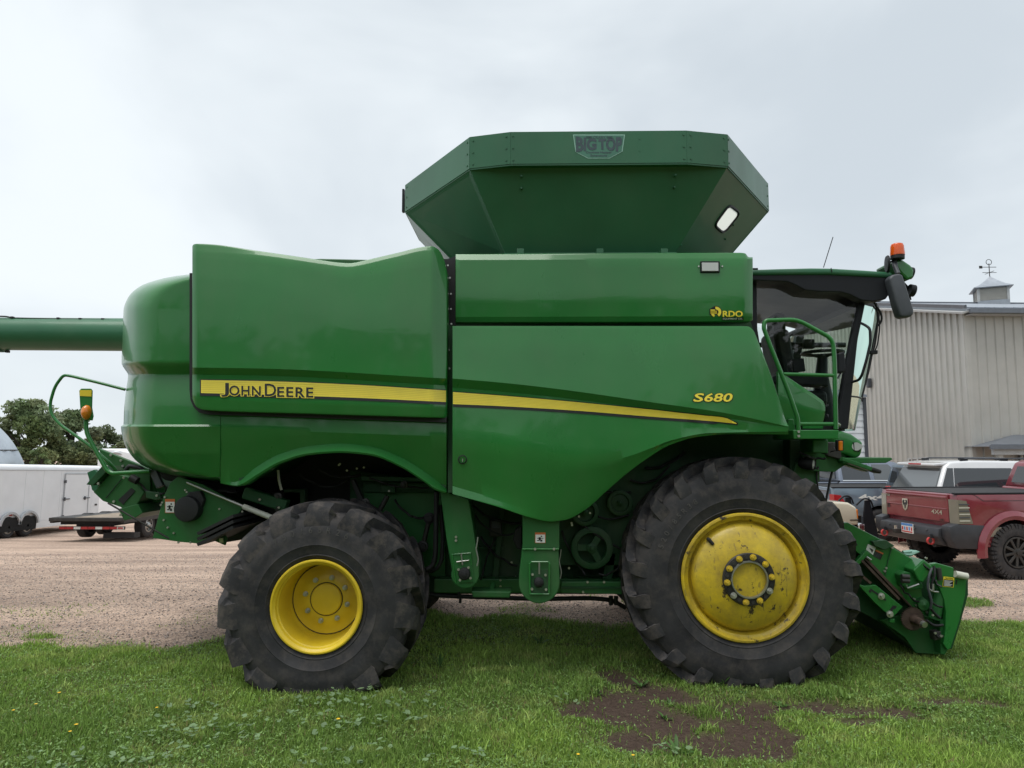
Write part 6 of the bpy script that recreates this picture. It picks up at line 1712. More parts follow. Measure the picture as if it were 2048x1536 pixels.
# camper
cp0 = W(196, 897, 31)
cq = thing('camper', 'white camper roof with grey swoosh behind the rear of the combine', 'camper', (cp0.x + 3, 32, float(gz(-15, 32))))
cb = MB().prism([(cp0.x, 31, -1.0), (cp0.x, 31, cp0.z - .12), (cp0.x + .15, 31, cp0.z), (cp0.x + 1.0, 31, cp0.z - .08), (cp0.x + 1.9, 31, cp0.z - .3), (cp0.x + 5.8, 31, cp0.z - .45), (cp0.x + 5.8, 31, -1.0)], (0, 2.3, 0)).build('body', TRW, cq, bevel=.04)
sw = [W(228 + 14 * math.cos(t) + 8 * t / 3, 911 - 6 * math.sin(t), 30.98) for t in np.linspace(.4, 4.2, 14)]
MB().tube(sw, [.03 + .05 * math.sin(math.pi * i / 13) for i in range(14)], 6).build('swoosh', TRG, cq, 60)
for x_ in (1.6, 2.6): trailer_wheel(cq, cp0.x + x_, 31.1, float(gz(-15, 31)) + .35, .35, .2, -1, STEEL)

# ------------------------------------------------------------------ grey steel barn and white shed
SIDING = simple('taupe_steel_siding', (0.465, 0.45, 0.415), .45, .1, var=.06, scale=1.5, coat=.1)
SIDTRIM = simple('pale_trim', (0.48, 0.49, 0.49), .45, .1, var=.05)
ROOFM = simple('slate_roof_metal', (0.15, 0.165, 0.19), .42, .3, var=.12)
ROOFL = simple('light_roof_metal', (0.34, 0.37, 0.41), .4, .4, var=.1)
LAP = simple('white_lap_siding', (0.68, 0.70, 0.71), .5, var=.04)
Yc = 22.0
cor = W(1945, 900, Yc); ez = W(1940, 622, Yc).z; gz0 = float(gz(13, 22)) - .05
barn = thing('barn', 'tall taupe steel sided barn with cupola behind the parked vehicles', 'building', (cor.x, Yc, gz0))
dv = Vector((-.06, .998, 0)); du = Vector((.998, .06, 0))
C0 = Vector((cor.x, Yc, 0))
def wall_panel(a, b, z0a, z1a, z1b, n, rib_h, name, mat, parent):
    """flat strip with a rib at its right-hand edge"""
    mb = MB(); e = n * .02
    mb.prism([a + Vector((0, 0, z0a)), b + Vector((0, 0, z0a)), b + Vector((0, 0, z1b)), a + Vector((0, 0, z1a))], e)
    d = (b - a).normalized(); p = a + d * .0
    r0, r1, r2, r3 = p, p + d * .022, p + d * .05, p + d * .072
    zz = z1a
    prof = [r0 - n * .0, r1 - n * rib_h, r2 - n * rib_h, r3]
    mb.prism([q_ + Vector((0, 0, z0a)) for q_ in prof], (0, 0, min(z1a, z1b) - z0a - .01))
    return mb.build(name, mat, parent)
STEP = .3
for k in range(54):
    t0, t1 = k * STEP, (k + 1) * STEP
    zf = lambda t: ez + .222 * min(t, 16.2 - t)
    wall_panel(C0 + dv * t0, C0 + dv * t1, gz0, zf(t0), zf(t1), du, .05, 'siding_panel', SIDING, barn)
for k in range(27):
    wall_panel(C0 + du * (k * STEP + .02), C0 + du * ((k + 1) * STEP + .02), gz0, ez, ez, dv, .04, 'siding_panel', SIDING, barn)
MB().prism([C0 + Vector((-.03, -.03, gz0)), C0 + Vector((.12, -.035, gz0)), C0 + Vector((.12, .02, gz0)), C0 + Vector((.0, .02, gz0)), C0 + Vector((.0, .14, gz0)), C0 + Vector((-.035, .14, gz0))], (0, 0, ez - gz0)).build('corner_trim', SIDING, barn)
# roof
ov = .35
def rp_(s, t, z): return C0 + du * s + dv * t + Vector((0, 0, z))
zr = ez + .222 * 8.1
roofb = MB().add([rp_(-.15, -ov, ez - .06), rp_(26, -ov, ez - .06), rp_(26, 8.1, zr + .04), rp_(-.15, 8.1, zr + .04), rp_(-.15, -ov, ez + .02), rp_(26, -ov, ez + .02), rp_(26, 8.1, zr + .12), rp_(-.15, 8.1, zr + .12)],
    [(0, 1, 2, 3), (7, 6, 5, 4), (0, 4, 5, 1), (1, 5, 6, 2), (2, 6, 7, 3), (3, 7, 4, 0)]).build('roof_slope', ROOFL, barn)
MB().add([rp_(-.15, 16.2 + ov, ez - .06), rp_(26, 16.2 + ov, ez - .06), rp_(26, 8.1, zr + .04), rp_(-.15, 8.1, zr + .04), rp_(-.15, 16.2 + ov, ez + .02), rp_(26, 16.2 + ov, ez + .02), rp_(26, 8.1, zr + .12), rp_(-.15, 8.1, zr + .12)],
    [(0, 1, 2, 3), (7, 6, 5, 4), (0, 4, 5, 1), (1, 5, 6, 2), (2, 6, 7, 3), (3, 7, 4, 0)]).build('roof_slope', ROOFL, barn)
for k in range(40):
    s0 = .1 + k * .3
    MB().beam(rp_(s0, -ov, ez + .035), rp_(s0, 8.0, zr + .135), .04, .035).build('roof_rib', ROOFL, roofb)
for a_, b_ in (((-.18, -ov), (-.18, 8.1)), ((-.18, 16.2 + ov), (-.18, 8.1))):
    za, zc = ez - .10, zr
    MB().beam(rp_(a_[0], a_[1], za), rp_(b_[0], b_[1], zc), .06, .26).build('rake_trim', SIDTRIM, barn)
    MB().beam(rp_(a_[0] - .02, a_[1], za + .17), rp_(b_[0] - .02, b_[1], zc + .17), .10, .08).build('rake_cap', ROOFM, barn)
MB().beam(rp_(-.1, 8.1, zr + .16), rp_(26, 8.1, zr + .16), .3, .10).build('ridge_cap', ROOFM, barn)
MB().beam(rp_(-.1, -ov - .07, ez - .07), rp_(26, -ov - .07, ez - .07), .13, .14).build('gutter', ROOFM, barn)
MB().beam(rp_(.0, -.18, ez - .15), rp_(26, -.18, ez - .15), .33, .02).build('soffit', SIDTRIM, barn)
# cupola on the ridge
best = min(np.linspace(0, 12, 241), key=lambda s: abs(PXY(rp_(s, 8.1, zr))[0] - 1984))
cc = rp_(float(best), 8.1, zr); ccz = W(1984, 600, cc.y - .5).z
ctop = W(1984, 575, cc.y - .5).z; capz = W(1979, 553, cc.y).z
cb_ = MB().box((cc.x, cc.y, (zr + ccz) / 2 - .1), (1.14, 1.14, abs(ccz - zr) + .2), (0, 0, R(-24))).build('cupola', ROOFL, barn)
rm = Euler((0, 0, R(-24))).to_matrix()
MB().box((cc.x, cc.y, (ccz + ctop) / 2), (1.05, 1.05, ctop - ccz + .06), rm).build('louvre_core', SIDING, cb_)
lv = MB()
for k in range(10):
    z = ccz + .04 + k * (ctop - ccz - .04) / 10
    lv.box((cc.x, cc.y, z), (1.10, 1.10, .02), rm)
lv.build('louvre', SIDING, cb_, kind='stuff')
for sx, sy in ((-1, -1), (1, -1), (1, 1), (-1, 1)):
    p = rm @ Vector((sx * .53, sy * .53, 0)); MB().box((cc.x + p.x, cc.y + p.y, (ccz + ctop) / 2), (.09, .09, ctop - ccz + .06), rm).build('corner_post', SIDTRIM, cb_)
vs = []
prof = [(.70, ctop + .0), (.71, ctop + .03), (.48, ctop + .16), (.27, ctop + .34), (.11, capz - .10), (.02, capz)]
for r_, z in prof:
    for sx, sy in ((-1, -1), (1, -1), (1, 1), (-1, 1)):
        p = rm @ Vector((sx * r_, sy * r_, 0)); vs.append((cc.x + p.x, cc.y + p.y, z))
MB().add(vs, [(i * 4 + j, i * 4 + (j + 1) % 4, (i + 1) * 4 + (j + 1) % 4, (i + 1) * 4 + j) for i in range(5) for j in range(4)] + [(3, 2, 1, 0)]).build('cupola_roof', ROOFL, cb_)
top_ = Vector((cc.x, cc.y, capz)); vt = W(1977, 527, cc.y).z
vane = MB().tube([top_ - Vector((0, 0, .1)), Vector((top_.x, top_.y, vt))], .018, 6).build('weather_vane', DK_STEEL, cb_)
zm = capz + (vt - capz) * .3
for d_ in ((.3, 0), (0, .3)): MB().tube([Vector((top_.x - d_[0], top_.y - d_[1], zm)), Vector((top_.x + d_[0], top_.y + d_[1], zm))], .012, 5).build('compass_arm', DK_STEEL, vane)
MB().tube([Vector((top_.x - .36, top_.y, zm + .24)), Vector((top_.x + .30, top_.y, zm + .24))], .014, 5).build('arrow', DK_STEEL, vane)
MB().box((top_.x - .36, top_.y, zm + .24), (.14, .01, .12)).build('arrow_tail', DK_STEEL, vane)
MB().tube([Vector((top_.x + .12 * math.cos(t), top_.y, vt + .06 + .12 * math.sin(t))) for t in np.linspace(0, 6.28, 13)], .014, 5).build('vane_ornament', DK_STEEL, vane)
# porch at the right
pz = W(1978, 893, 21.1).z; px0 = W(1978, 893, 21.1).x
porch = MB().add([(px0, 21.0, pz), (px0 + 5, 21.0, pz), (px0 + 5, 22.3, pz), (px0, 22.3, pz), (px0, 21.0, pz + .06), (px0 + 5, 21.0, pz + .06), (px0 + 5, 22.3, pz + .42), (px0 + 1.6, 22.3, pz + .42)],
    [(0, 1, 2, 3), (4, 7, 6, 5), (0, 4, 5, 1), (0, 3, 7, 4), (1, 5, 6, 2), (3, 2, 6, 7)]).build('porch_roof', ROOFM, barn)
MB().beam((px0 - .03, 20.98, pz - .02), (px0 + 5, 20.98, pz - .02), .10, .12).build('porch_gutter', ROOFM, barn)
MB().beam((px0 + .1, 21.12, pz - .16), (px0 + 5, 21.12, pz - .16), .10, .16).build('porch_beam', SIDTRIM, barn)
for x_ in (.35, 3.5): MB().box((px0 + x_, 21.2, (pz - .2 + gz0) / 2), (.14, .14, pz - .2 - gz0)).build('porch_post', SIDING, barn)
MB().box((px0 + 2.1, 21.93, gz0 + 1.1), (1.1, .06, 2.2)).build('porch_door', DK_STEEL, barn, bevel=.01)
MB().box((px0 + 2.1, 21.95, gz0 + 1.13), (1.26, .05, 2.3)).build('door_frame', SIDTRIM, barn)
# little window and wall lamp on the gable
def on_gable(px, py):
    d = Vector(FW * FPX + RT * (px - 1024.0) + UP * (768.0 - py)); c = Vector(CAM)
    return c + d * ((C0 - c).dot(du) / d.dot(du))
wq = [on_gable(*p_) - du * .03 for p_ in ((1816, 916), (1862, 914), (1862, 945), (1816, 947))]
gw = MB().prism(wq, du * .02).build('window_frame', SIDTRIM, barn)
cen = sum(wq, Vector()) / 4
MB().prism([cen + (p_ - cen) * .8 - du * .012 for p_ in wq], du * .02).build('pane', CARGLASS, gw)
MB().prism([cen + (p_ - cen) * Vector((1, 1, 1)).x * .06 + Vector((0, 0, 1)) * ((p_ - cen).z * .8) - du * .02 for p_ in wq], du * .01).build('mullion', SIDTRIM, gw)
gl = on_gable(1743, 766); MB().box(gl - du * .1, (.16, .16, .36)).build('wall_lamp', GREY_PL, barn, bevel=.03)

shx = W(1728, 850, 23.0).x; shz = W(1728, 795, 23.0).z
shed = thing('shed', 'low white lap sided shed left of the taupe barn', 'building', (shx - 3, 23.5, gz0))
nb = int((shz - gz0) / .2)
for k in range(nb):
    z = gz0 + k * .2
    MB().add([(shx - 6, 23, z), (shx, 23, z), (shx, 22.975, z), (shx - 6, 22.975, z), (shx - 6, 23, z + .2), (shx, 23, z + .2), (shx, 22.995, z + .2), (shx - 6, 22.995, z + .2)],
             [(0, 1, 2, 3), (7, 6, 5, 4), (3, 2, 6, 7), (0, 4, 5, 1), (1, 5, 6, 2), (0, 3, 7, 4)]).build('lap_board', LAP, shed)
MB().box((shx - 3, 24.52, (gz0 + shz) / 2), (5.98, 3.0, shz - gz0)).build('wall', LAP, shed)
MB().box((shx + .03, 22.99, (gz0 + shz) / 2), (.10, .10, shz - gz0)).build('corner_trim', GREY_PL, shed)
MB().prism([(shx - 6.3, 22.7, shz), (shx + .04, 22.8, shz), (shx + .04, 24.5, shz + .3), (shx - 6.3, 24.5, shz + .3)], (0, .02, .08)).build('roof_slope', ROOFM, shed)
MB().prism([(shx - 6.3, 26.3, shz), (shx + .04, 26.3, shz), (shx + .04, 24.5, shz + .3), (shx - 6.3, 24.5, shz + .3)], (0, -.02, .08)).build('roof_slope', ROOFM, shed)

# ------------------------------------------------------------------ trees
def leaf_mat(name, c0, c1):
    m, nt, b = new_mat(name); setp(b, rough=.6, spec=.25)
    at = nt.nodes.new('ShaderNodeVertexColor'); at.layer_name = 'tint'
    nt.links.new(at.outputs[0], b.inputs['Base Color'])
    tl = nt.nodes.new('ShaderNodeBsdfTranslucent'); mx = nt.nodes.new('ShaderNodeMixShader')
    nt.links.new(at.outputs[0], tl.inputs['Color']); mx.inputs[0].default_value = .3
    out = nt.nodes['Material Output']
    nt.links.new(b.outputs[0], mx.inputs[1]); nt.links.new(tl.outputs[0], mx.inputs[2]); nt.links.new(mx.outputs[0], out.inputs['Surface'])
    return m
LEAF = leaf_mat('tree_leaf', None, None)
BARK = simple('tree_bark', (0.055, 0.045, 0.036), .9, var=.3, bumpn=.5, bs=20)
def tree(px, ptop, Y, half_px, label, n=7000, tone=(.185, .240, .115), low=.30, seed=1, leaf=.18, pbase=None):
    g = np.random.default_rng(seed)
    top = W(px, ptop, Y); x0, y0 = top.x, Y; zb = float(gz(x0, y0))
    H = top.z - zb; hw = px_m(half_px, Y)
    t = thing('tree', label, 'tree', (x0, y0, zb), group='trees beyond the trailers')
    # trunk and limbs
    tips = []
    mb = MB(); mb.tube([Vector((x0, y0, zb - .1)), Vector((x0 + .1, y0, zb + H * .25)), Vector((x0 - .05, y0 + .1, zb + H * .5)), Vector((x0, y0, zb + H * .85))], [H * .03, H * .024, H * .016, .02], 8)
    mb.build('trunk', BARK, t, 60)
    nb = 34
    cen = []
    for k in range(nb):
        a = g.uniform(0, 2 * math.pi); v = g.uniform(low, .97)
        sp = hw * (math.sin(math.pi * min(1, (v - low + .12) / (1.12 - low)) ** .8) ** .6) * g.uniform(.35, .95)
        c = np.array([x0 + math.cos(a) * sp, y0 + math.sin(a) * sp * .8, zb + H * (v * .93)])
        cen.append((c, hw * g.uniform(.15, .30)))
        s0 = Vector((x0, y0, zb + H * max(.15, v - .3)))
        MB().tube([s0, s0.lerp(Vector(c), .5) + Vector((0, 0, -.1)), Vector(c)], [H * .010, H * .007, .012], 5).build('limb', BARK, t, 60)
    per = n // nb
    V, C = [], []
    for c, r in cen:
        d = g.normal(size=(per, 3)); d /= np.linalg.norm(d, axis=1)[:, None]
        rad = r * g.uniform(.25, 1.08, (per, 1)) ** .6
        p = c + d * rad * np.array([1.15, 1.0, .8])
        ax = g.normal(size=(per, 3)); ax /= np.linalg.norm(ax, axis=1)[:, None]
        bx = np.cross(ax, g.normal(size=(per, 3))); bx /= np.linalg.norm(bx, axis=1)[:, None]
        s = leaf * g.uniform(.5, 1.15, (per, 1))
        q = np.stack([p - ax * s, p + bx * s * .45, p + ax * s, p - bx * s * .45], 1)
        V.append(q.reshape(-1, 3))
        base = np.array(tone) * g.uniform(.8, 1.25) * np.array([g.uniform(.9, 1.15), 1, g.uniform(.8, 1.2)])
        col = base[None] * g.uniform(.7, 1.35, (per, 1))
        C.append(np.repeat(col, 4, 0))
    V = np.concatenate(V); C = np.concatenate(C)
    me = np_mesh('crown', V, np.arange(len(V)).reshape(-1, 4), LEAF, C)
    link('crown', me, t, kind=None)
    return t
tree(62, 786, 50, 84, 'tallest leafy tree above the white trailer, left of the combine rail', 12000, seed=3, low=.28)
tree(150, 812, 53, 70, 'dark leafy tree behind the amber marker lamp', 10000, (.150, .200, .105), seed=5, low=.2)
tree(212, 848, 56, 60, 'lower rounded tree next to the combine rear shroud', 11000, (.175, .225, .115), seed=8, low=.15)
tree(-70, 800, 52, 80, 'tree at the left edge behind the arched store', 6000, seed=11, low=.25)
tree(84, 888, 44, 28, 'small pale bush in front of the tallest tree', 3500, (.19, .25, .10), seed=13, low=.15, leaf=.12)
tree(300, 850, 58, 70, 'tree hidden mostly behind the combine shroud', 3000, seed=17, low=.15)

# the wooded edge of the yard behind the viewer, which the cab glass and the paint mirror
g = np.random.default_rng(77)
V, C = [], []
for k in range(150):
    bx_, by_ = g.uniform(-48, 48), g.uniform(-34, -27)
    hgt = 6.5 + 4.0 * float(vnoise(bx_, 0, .12, 5)) + g.uniform(-1, 1)
    for j in range(4):
        c = np.array([bx_ + g.normal(0, .8), by_ + g.normal(0, .8), hgt * (.2 + .24 * j)])
        n_ = 60; d = g.normal(size=(n_, 3)); d /= np.linalg.norm(d, axis=1)[:, None]
        p = c + d * g.uniform(.5, 1.9, (n_, 1))
        ax = g.normal(size=(n_, 3)); ax /= np.linalg.norm(ax, axis=1)[:, None]
        bx2 = np.cross(ax, g.normal(size=(n_, 3))); bx2 /= np.linalg.norm(bx2, axis=1)[:, None]
        s_ = .42 * g.uniform(.6, 1.2, (n_, 1))
        V.append(np.stack([p - ax * s_, p + bx2 * s_ * .6, p + ax * s_, p - bx2 * s_ * .6], 1).reshape(-1, 3))
        C.append(np.repeat(np.array([.085, .125, .05])[None] * g.uniform(.6, 1.3, (n_, 1)), 4, 0))
V = np.concatenate(V); C = np.concatenate(C)
wood = link('wood_edge', np_mesh('wood_edge', V, np.arange(len(V)).reshape(-1, 4), LEAF, C), kind='stuff')
tag(wood, 'wooded edge of the yard behind the viewer, mirrored in the cab glass', 'wood', kind='stuff')
# ------------------------------------------------------------------ lawn, weeds, stones
m, nt, b = new_mat('grass_blade'); setp(b, rough=.55, spec=.3)
at = nt.nodes.new('ShaderNodeVertexColor'); at.layer_name = 'tint'
nt.links.new(at.outputs[0], b.inputs['Base Color'])
tl = nt.nodes.new('ShaderNodeBsdfTranslucent'); mx = nt.nodes.new('ShaderNodeMixShader'); mx.inputs[0].default_value = .35
nt.links.new(at.outputs[0], tl.inputs['Color']); nt.links.new(b.outputs[0], mx.inputs[1]); nt.links.new(tl.outputs[0], mx.inputs[2])
nt.links.new(mx.outputs[0], nt.nodes['Material Output'].inputs['Surface'])
BLADE = m

def scatter(n, y0, y1, power=1.0, margin=1.5):
    """points on the ground seen from the front, thinning with distance"""
    u = rng.uniform(0, 1, n)
    y = (y0 ** (1 - power) + u * (y1 ** (1 - power) - y0 ** (1 - power))) ** (1 / (1 - power)) if power != 1 else y0 * (y1 / y0) ** u
    x = rng.uniform(-.78, .74, n) * y * margin
    return x, y

N = 700000
x, y = scatter(N, 3.9, 10.6, .6)
ga_, da_ = grass_amount(x, y), dirt_amount(x, y)
keep = rng.uniform(0, 1, N) < ga_ ** 1.3 * (1 - .975 * np.clip(da_ * 1.1, 0, 1))
x, y, ga_, da_ = x[keep], y[keep], ga_[keep], da_[keep]
z = ground_z(x, y)
n = len(x)
patch = fbm(x, y, .9, 31, 3); fine = fbm(x, y, 5.5, 41, 2); clump = fbm(x, y, 2.3, 51, 3)
h = (.016 + .044 * np.clip((clump - .3) * 2.0, 0, 1) + .012 * rng.normal(size=n).clip(-1, 2)) * (.55 + .45 * ga_)
h = np.clip(h, .010, .10) * np.where(rng.uniform(size=n) < .012, 1.7, 1.0)
az = rng.uniform(0, 2 * math.pi, n); lean = np.abs(rng.normal(0, .55, n)).clip(0, 1.4)
wd = rng.uniform(.0022, .0048, n) * (.8 + .07 * y)
dx, dy = np.cos(az), np.sin(az)
sx, sy = -dy, dx
yaw2 = rng.uniform(0, math.pi, n); sx, sy = np.cos(yaw2), np.sin(yaw2)
def P_(t, w):
    off = lean * h * t ** 1.7
    zz = h * t * np.cos(lean * .55 * t)
    return np.stack([x + dx * off + sx * wd * w, y + dy * off + sy * wd * w, z + zz - .004], -1)
V = np.stack([P_(0, -1), P_(0, 1), P_(.55, .8), P_(.55, -.8), P_(1, .12), P_(1, -.12)], 1)
F = (np.arange(n)[:, None, None] * 6 + np.array([[0, 1, 2, 3], [3, 2, 4, 5]])[None]).reshape(-1, 4)
c_a, c_b, c_c = np.array([.340, .500, .100]), np.array([.220, .350, .078]), np.array([.46, .54, .17])
mixv = np.clip((patch - .35) * 2.2, 0, 1)[:, None]
col = c_b * (1 - mixv) + c_a * mixv
k = (np.clip((fine - .55) * 3, 0, 1) * .7)[:, None]; col = col * (1 - k) + c_c * k
dry = (rng.uniform(size=n) < .035)[:, None]; col = np.where(dry, np.array([.30, .25, .12]), col)
col = col * rng.uniform(.5, 1.4, (n, 1))
C = np.repeat(col[:, None, :], 6, 1)
lawn = link('lawn', np_mesh('lawn', V.reshape(-1, 3), F, BLADE, C.reshape(-1, 3)), kind='stuff')
tag(lawn, 'short green lawn grass growing under and around the combine', 'grass', kind='stuff')

# small creeping leaves between the blades (knotweed and clover seedlings)
N = 200000
x, y = scatter(N, 3.9, 9.2, .6)
ga_, da_ = grass_amount(x, y), dirt_amount(x, y)
pt_ = fbm(x, y, 1.7, 61, 3)
keep = rng.uniform(0, 1, N) < np.clip(ga_, 0, 1) * (.25 + 1.4 * np.clip(pt_ - .42, 0, 1)) * (1 - .90 * da_)
x, y = x[keep], y[keep]; z = ground_z(x, y); n = len(x)
zz = z + rng.uniform(.004, .040, n)
az = rng.uniform(0, 2 * math.pi, n); L_ = rng.uniform(.006, .014, n); wd = L_ * rng.uniform(.35, .7, n)
tl_ = rng.uniform(-.5, .7, n)
ux, uy = np.cos(az), np.sin(az)
def Q_(a, b_): return np.stack([x + ux * a * L_ - uy * b_ * wd, y + uy * a * L_ + ux * b_ * wd, zz + a * L_ * tl_], -1)
V = np.stack([Q_(-1, 0), Q_(0, 1), Q_(1, 0), Q_(0, -1)], 1)
col = np.array([.19, .31, .10]) * rng.uniform(.65, 1.5, (n, 1)) * np.array([1, 1, 1])
herb = link('ground_cover', np_mesh('ground_cover', V.reshape(-1, 3), np.arange(4 * n).reshape(-1, 4), BLADE, np.repeat(col, 4, 0)), kind='stuff')
tag(herb, 'low creeping broadleaf plants mixed into the lawn', 'ground cover', kind='stuff')

# pale round-leaved mallow patches
LEAFP = BLADE
patches = [(735, 1418, .62, 55), (775, 1440, .30, 24), (700, 1405, .25, 16), (600, 1402, .30, 16), (440, 1478, .34, 30), (365, 1425, .28, 20), (395, 1455, .22, 14), (350, 1470, .16, 8), (270, 1485, .12, 6),
           (120, 1530, .22, 14), (230, 1525, .20, 10), (540, 1440, .22, 10), (905, 1520, .22, 14), (700, 1520, .18, 10), (760, 1500, .14, 8), (1345, 1505, .16, 8), (330, 1525, .15, 8), (660, 1450, .25, 12), (610, 1530, .2, 10), (1140, 1405, .12, 6)]
V, F, C = [], [], []
for px, py, r, cnt in patches:
    c = WZ(px, py, .03)
    for _ in range(cnt):
        a, q = rng.uniform(0, 2 * math.pi), r * math.sqrt(rng.uniform()) 
        cx, cy = c.x + math.cos(a) * q * .9, c.y + math.sin(a) * q * .75
        cz = float(ground_z(np.array([cx]), np.array([cy]))[0]) + rng.uniform(.045, .085)
        s = rng.uniform(.012, .022); tx, ty = rng.normal(0, .25, 2)
        o = len(V); V.append((cx, cy, cz - s * .25)); a0 = rng.uniform(0, 6.28)
        for k in range(9):
            t = a0 + .35 + (2 * math.pi - .7) * k / 8
            rr_ = s * (1 + .10 * math.cos(5 * t)); ddx, ddy = math.cos(t) * rr_, math.sin(t) * rr_
            V.append((cx + ddx, cy + ddy, cz + ddx * tx + ddy * ty))
        F += [(o, o + 1 + k, o + 2 + k) for k in range(8)]
        g_ = rng.uniform(.75, 1.25); C += [(.20 * g_, .30 * g_, .15 * g_)] * 10
mal = link('mallow_patch', np_mesh('mallow_patch', V, F, LEAFP, C), kind='stuff')
tag(mal, 'pale round leaved weed patches in the lawn', 'weeds', kind='stuff')

# broad-leaved weeds one can count, round the bare soil
def weed(px, py, size, nl, label, upright=.8, tone=(.10, .20, .055)):
    c = WZ(px, py, .0); zc = float(ground_z(np.array([c.x]), np.array([c.y]))[0])
    V, F, C = [], [], []
    for k in range(nl):
        a = 2 * math.pi * k / nl + rng.uniform(-.6, .6); L0 = size * rng.uniform(.45, 1.15); w0 = L0 * rng.uniform(.09, .17); up = upright * rng.uniform(.5, 1.35)
        o = len(V); d = (math.cos(a), math.sin(a)); e = (-d[1], d[0])
        for t, w_ in ((0, .12), (.25, .5), (.5, 1.0), (.75, .85), (1, .05)):
            hgt = L0 * up * (t - .35 * t * t * (1.6 - up)); rad = L0 * t * (1 - .35 * up)
            for s in (-1, 0, 1):
                V.append((c.x + d[0] * rad + e[0] * w0 * w_ * s, c.y + d[1] * rad + e[1] * w0 * w_ * s, zc + hgt - (abs(s) == 0) * w0 * .2))
        for i in range(4):
            for j in range(2): F.append((o + i * 3 + j, o + i * 3 + j + 1, o + (i + 1) * 3 + j + 1, o + (i + 1) * 3 + j))
        g_ = rng.uniform(.75, 1.3); C += [tuple(v * g_ for v in tone)] * 15
    o = link('weed', np_mesh('weed', V, F, BLADE, C, smooth=True))
    tag(o, label, 'weed', 'broad leaved weeds around the bare soil')
weed(1282, 1368, .11, 13, 'leafy weed between the wheels at the near edge of the shade')
weed(1448, 1372, .10, 8, 'upright dock weed against the front tyre bottom')
weed(1330, 1430, .08, 8, 'small weed alone in the middle of the bare soil', .7)
weed(1195, 1385, .09, 8, 'drooping weed left of the bare soil, nearest the rear wheel side', .9)
weed(1110, 1385, .08, 8, 'weed between the wheels left of the other dock weeds', .7)
weed(1020, 1335, .09, 9, 'shaded weed in the middle between the two wheels', .9)
weed(1690, 1400, .10, 10, 'bright tufted weed in the rut right of the front wheel', 1.0, (.15, .25, .05))
weed(1355, 1500, .12, 13, 'large weed at the front edge of the bare soil', .8)
weed(1340, 1408, .07, 7, 'tiny weed at the upper rim of the bare soil', .7)
weed(1565, 1405, .09, 8, 'weed on the rut just below the front tyre', .6)
weed(1860, 1420, .10, 8, 'weed on the rut near the feeder house', .6)
weed(880, 1335, .12, 7, 'tall thin weed just right of the rear tyre', 1.15)
weed(1490, 1385, .06, 6, 'small weed beside the dock weed under the front tyre', .5, (.14, .25, .12))
weed(1080, 1290, .12, 8, 'faint weed deep in the shade under the combine', .8)

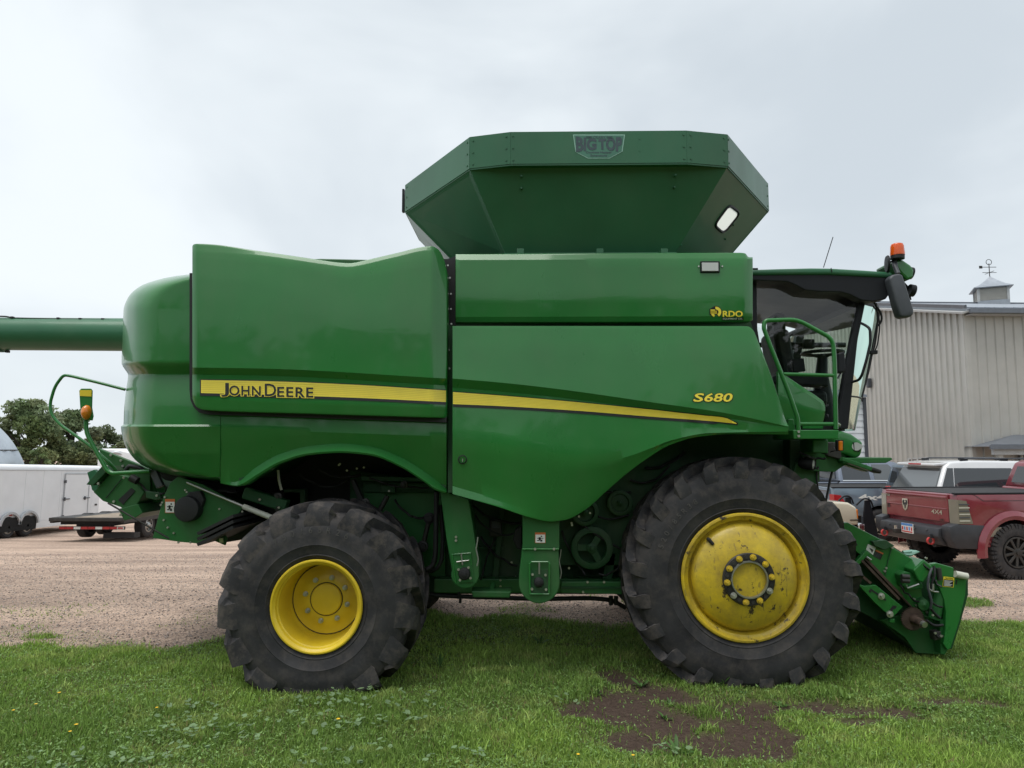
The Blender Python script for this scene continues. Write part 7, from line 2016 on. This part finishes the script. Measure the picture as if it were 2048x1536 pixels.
# dandelion-like flowers
YF_ = simple('yellow_petal', (.75, .48, .02), .6, var=.15)
STALK = simple('flower_stalk', (.10, .19, .05), .6)
flow = [(151, 1456, 'bright yellow dandelion in the lawn at lower left, the larger of a close pair'), (138, 1476, 'smaller yellow dandelion just in front of another at lower left'), (312, 1424, 'yellow dandelion beside pale round weeds left of the rear tyre'),
        (117, 1388, 'yellow dandelion farthest back in the lawn at left'), (70, 1418, 'yellow dandelion midway back near the left edge of the lawn'), (25, 1428, 'yellow dandelion nearest the left edge of the picture'), (675, 1444, 'yellow dandelion below the rear tyre'),
        (1155, 1512, 'yellow dandelion at the bottom middle of the lawn'), (1265, 1522, 'yellow dandelion just in front of the bare soil')]
for i, (px, py, lab) in enumerate(flow):
    c = WZ(px, py, .05); zc = float(ground_z(np.array([c.x]), np.array([c.y]))[0]); hh = rng.uniform(.05, .08)
    t = thing('dandelion', lab, 'flower', (c.x, c.y, zc), group='dandelions in the lawn')
    MB().tube([Vector((c.x, c.y, zc)), Vector((c.x + .004, c.y, zc + hh))], .0022, 5).build('stalk', STALK, t)
    fl = MB()
    for k in range(14):
        a = 2 * math.pi * k / 14; d = Vector((math.cos(a), math.sin(a), 0)); e = Vector((-d.y, d.x, 0)); p = Vector((c.x + .004, c.y, zc + hh))
        r_ = .010 if i % 3 else .013
        fl.add([p - e * .002, p + e * .002, p + d * r_ + e * .003 + Vector((0, 0, .004)), p + d * r_ - e * .003 + Vector((0, 0, .004))], [(0, 1, 2, 3)])
    fl.build('flower_head', YF_, t, doubles=False)

# loose stones over the gravel (real pebbles, a few millimetres to a few centimetres)
N = 60000
x, y = scatter(N, 6.9, 16.0, 1.2, 1.05)
ga_ = grass_amount(x, y)
keep = (ga_ < .6); x, y = x[keep], y[keep]; n = len(x); z = ground_z(x, y)
s = .0045 + .009 * rng.uniform(size=n) ** 3
oct_ = np.array([[1, 0, 0], [-1, 0, 0], [0, 1, 0], [0, -1, 0], [0, 0, .7], [0, 0, -.7]], float)
of = np.array([[0, 2, 4], [2, 1, 4], [1, 3, 4], [3, 0, 4], [2, 0, 5], [1, 2, 5], [3, 1, 5], [0, 3, 5]])
jit = 1 + rng.uniform(-.3, .3, (n, 6, 1))
a = rng.uniform(0, 6.28, n); ca, sa = np.cos(a), np.sin(a)
pv = oct_[None] * jit * s[:, None, None]
vx = pv[:, :, 0] * ca[:, None] - pv[:, :, 1] * sa[:, None]; vy = pv[:, :, 0] * sa[:, None] + pv[:, :, 1] * ca[:, None]
V = np.stack([vx + x[:, None], vy + y[:, None], pv[:, :, 2] + z[:, None] + s[:, None] * .25], -1)
F = (np.arange(n)[:, None, None] * 6 + of[None]).reshape(-1, 3)
tone = rng.uniform(.10, .55, (n, 1)) * np.array([1.0, .86, .77])
m, nt, b = new_mat('pebble'); setp(b, rough=.85, spec=.25)
at = nt.nodes.new('ShaderNodeVertexColor'); at.layer_name = 'tint'; nt.links.new(at.outputs[0], b.inputs['Base Color'])
peb = link('pebbles', np_mesh('pebbles', V.reshape(-1, 3), F, m, np.repeat(tone[:, None], 6, 1).reshape(-1, 3)), kind='stuff')
tag(peb, 'loose pinkish gravel stones scattered over the lot', 'gravel', kind='stuff')
for o in bpy.data.objects:
    if '_local' in o: del o['_local']
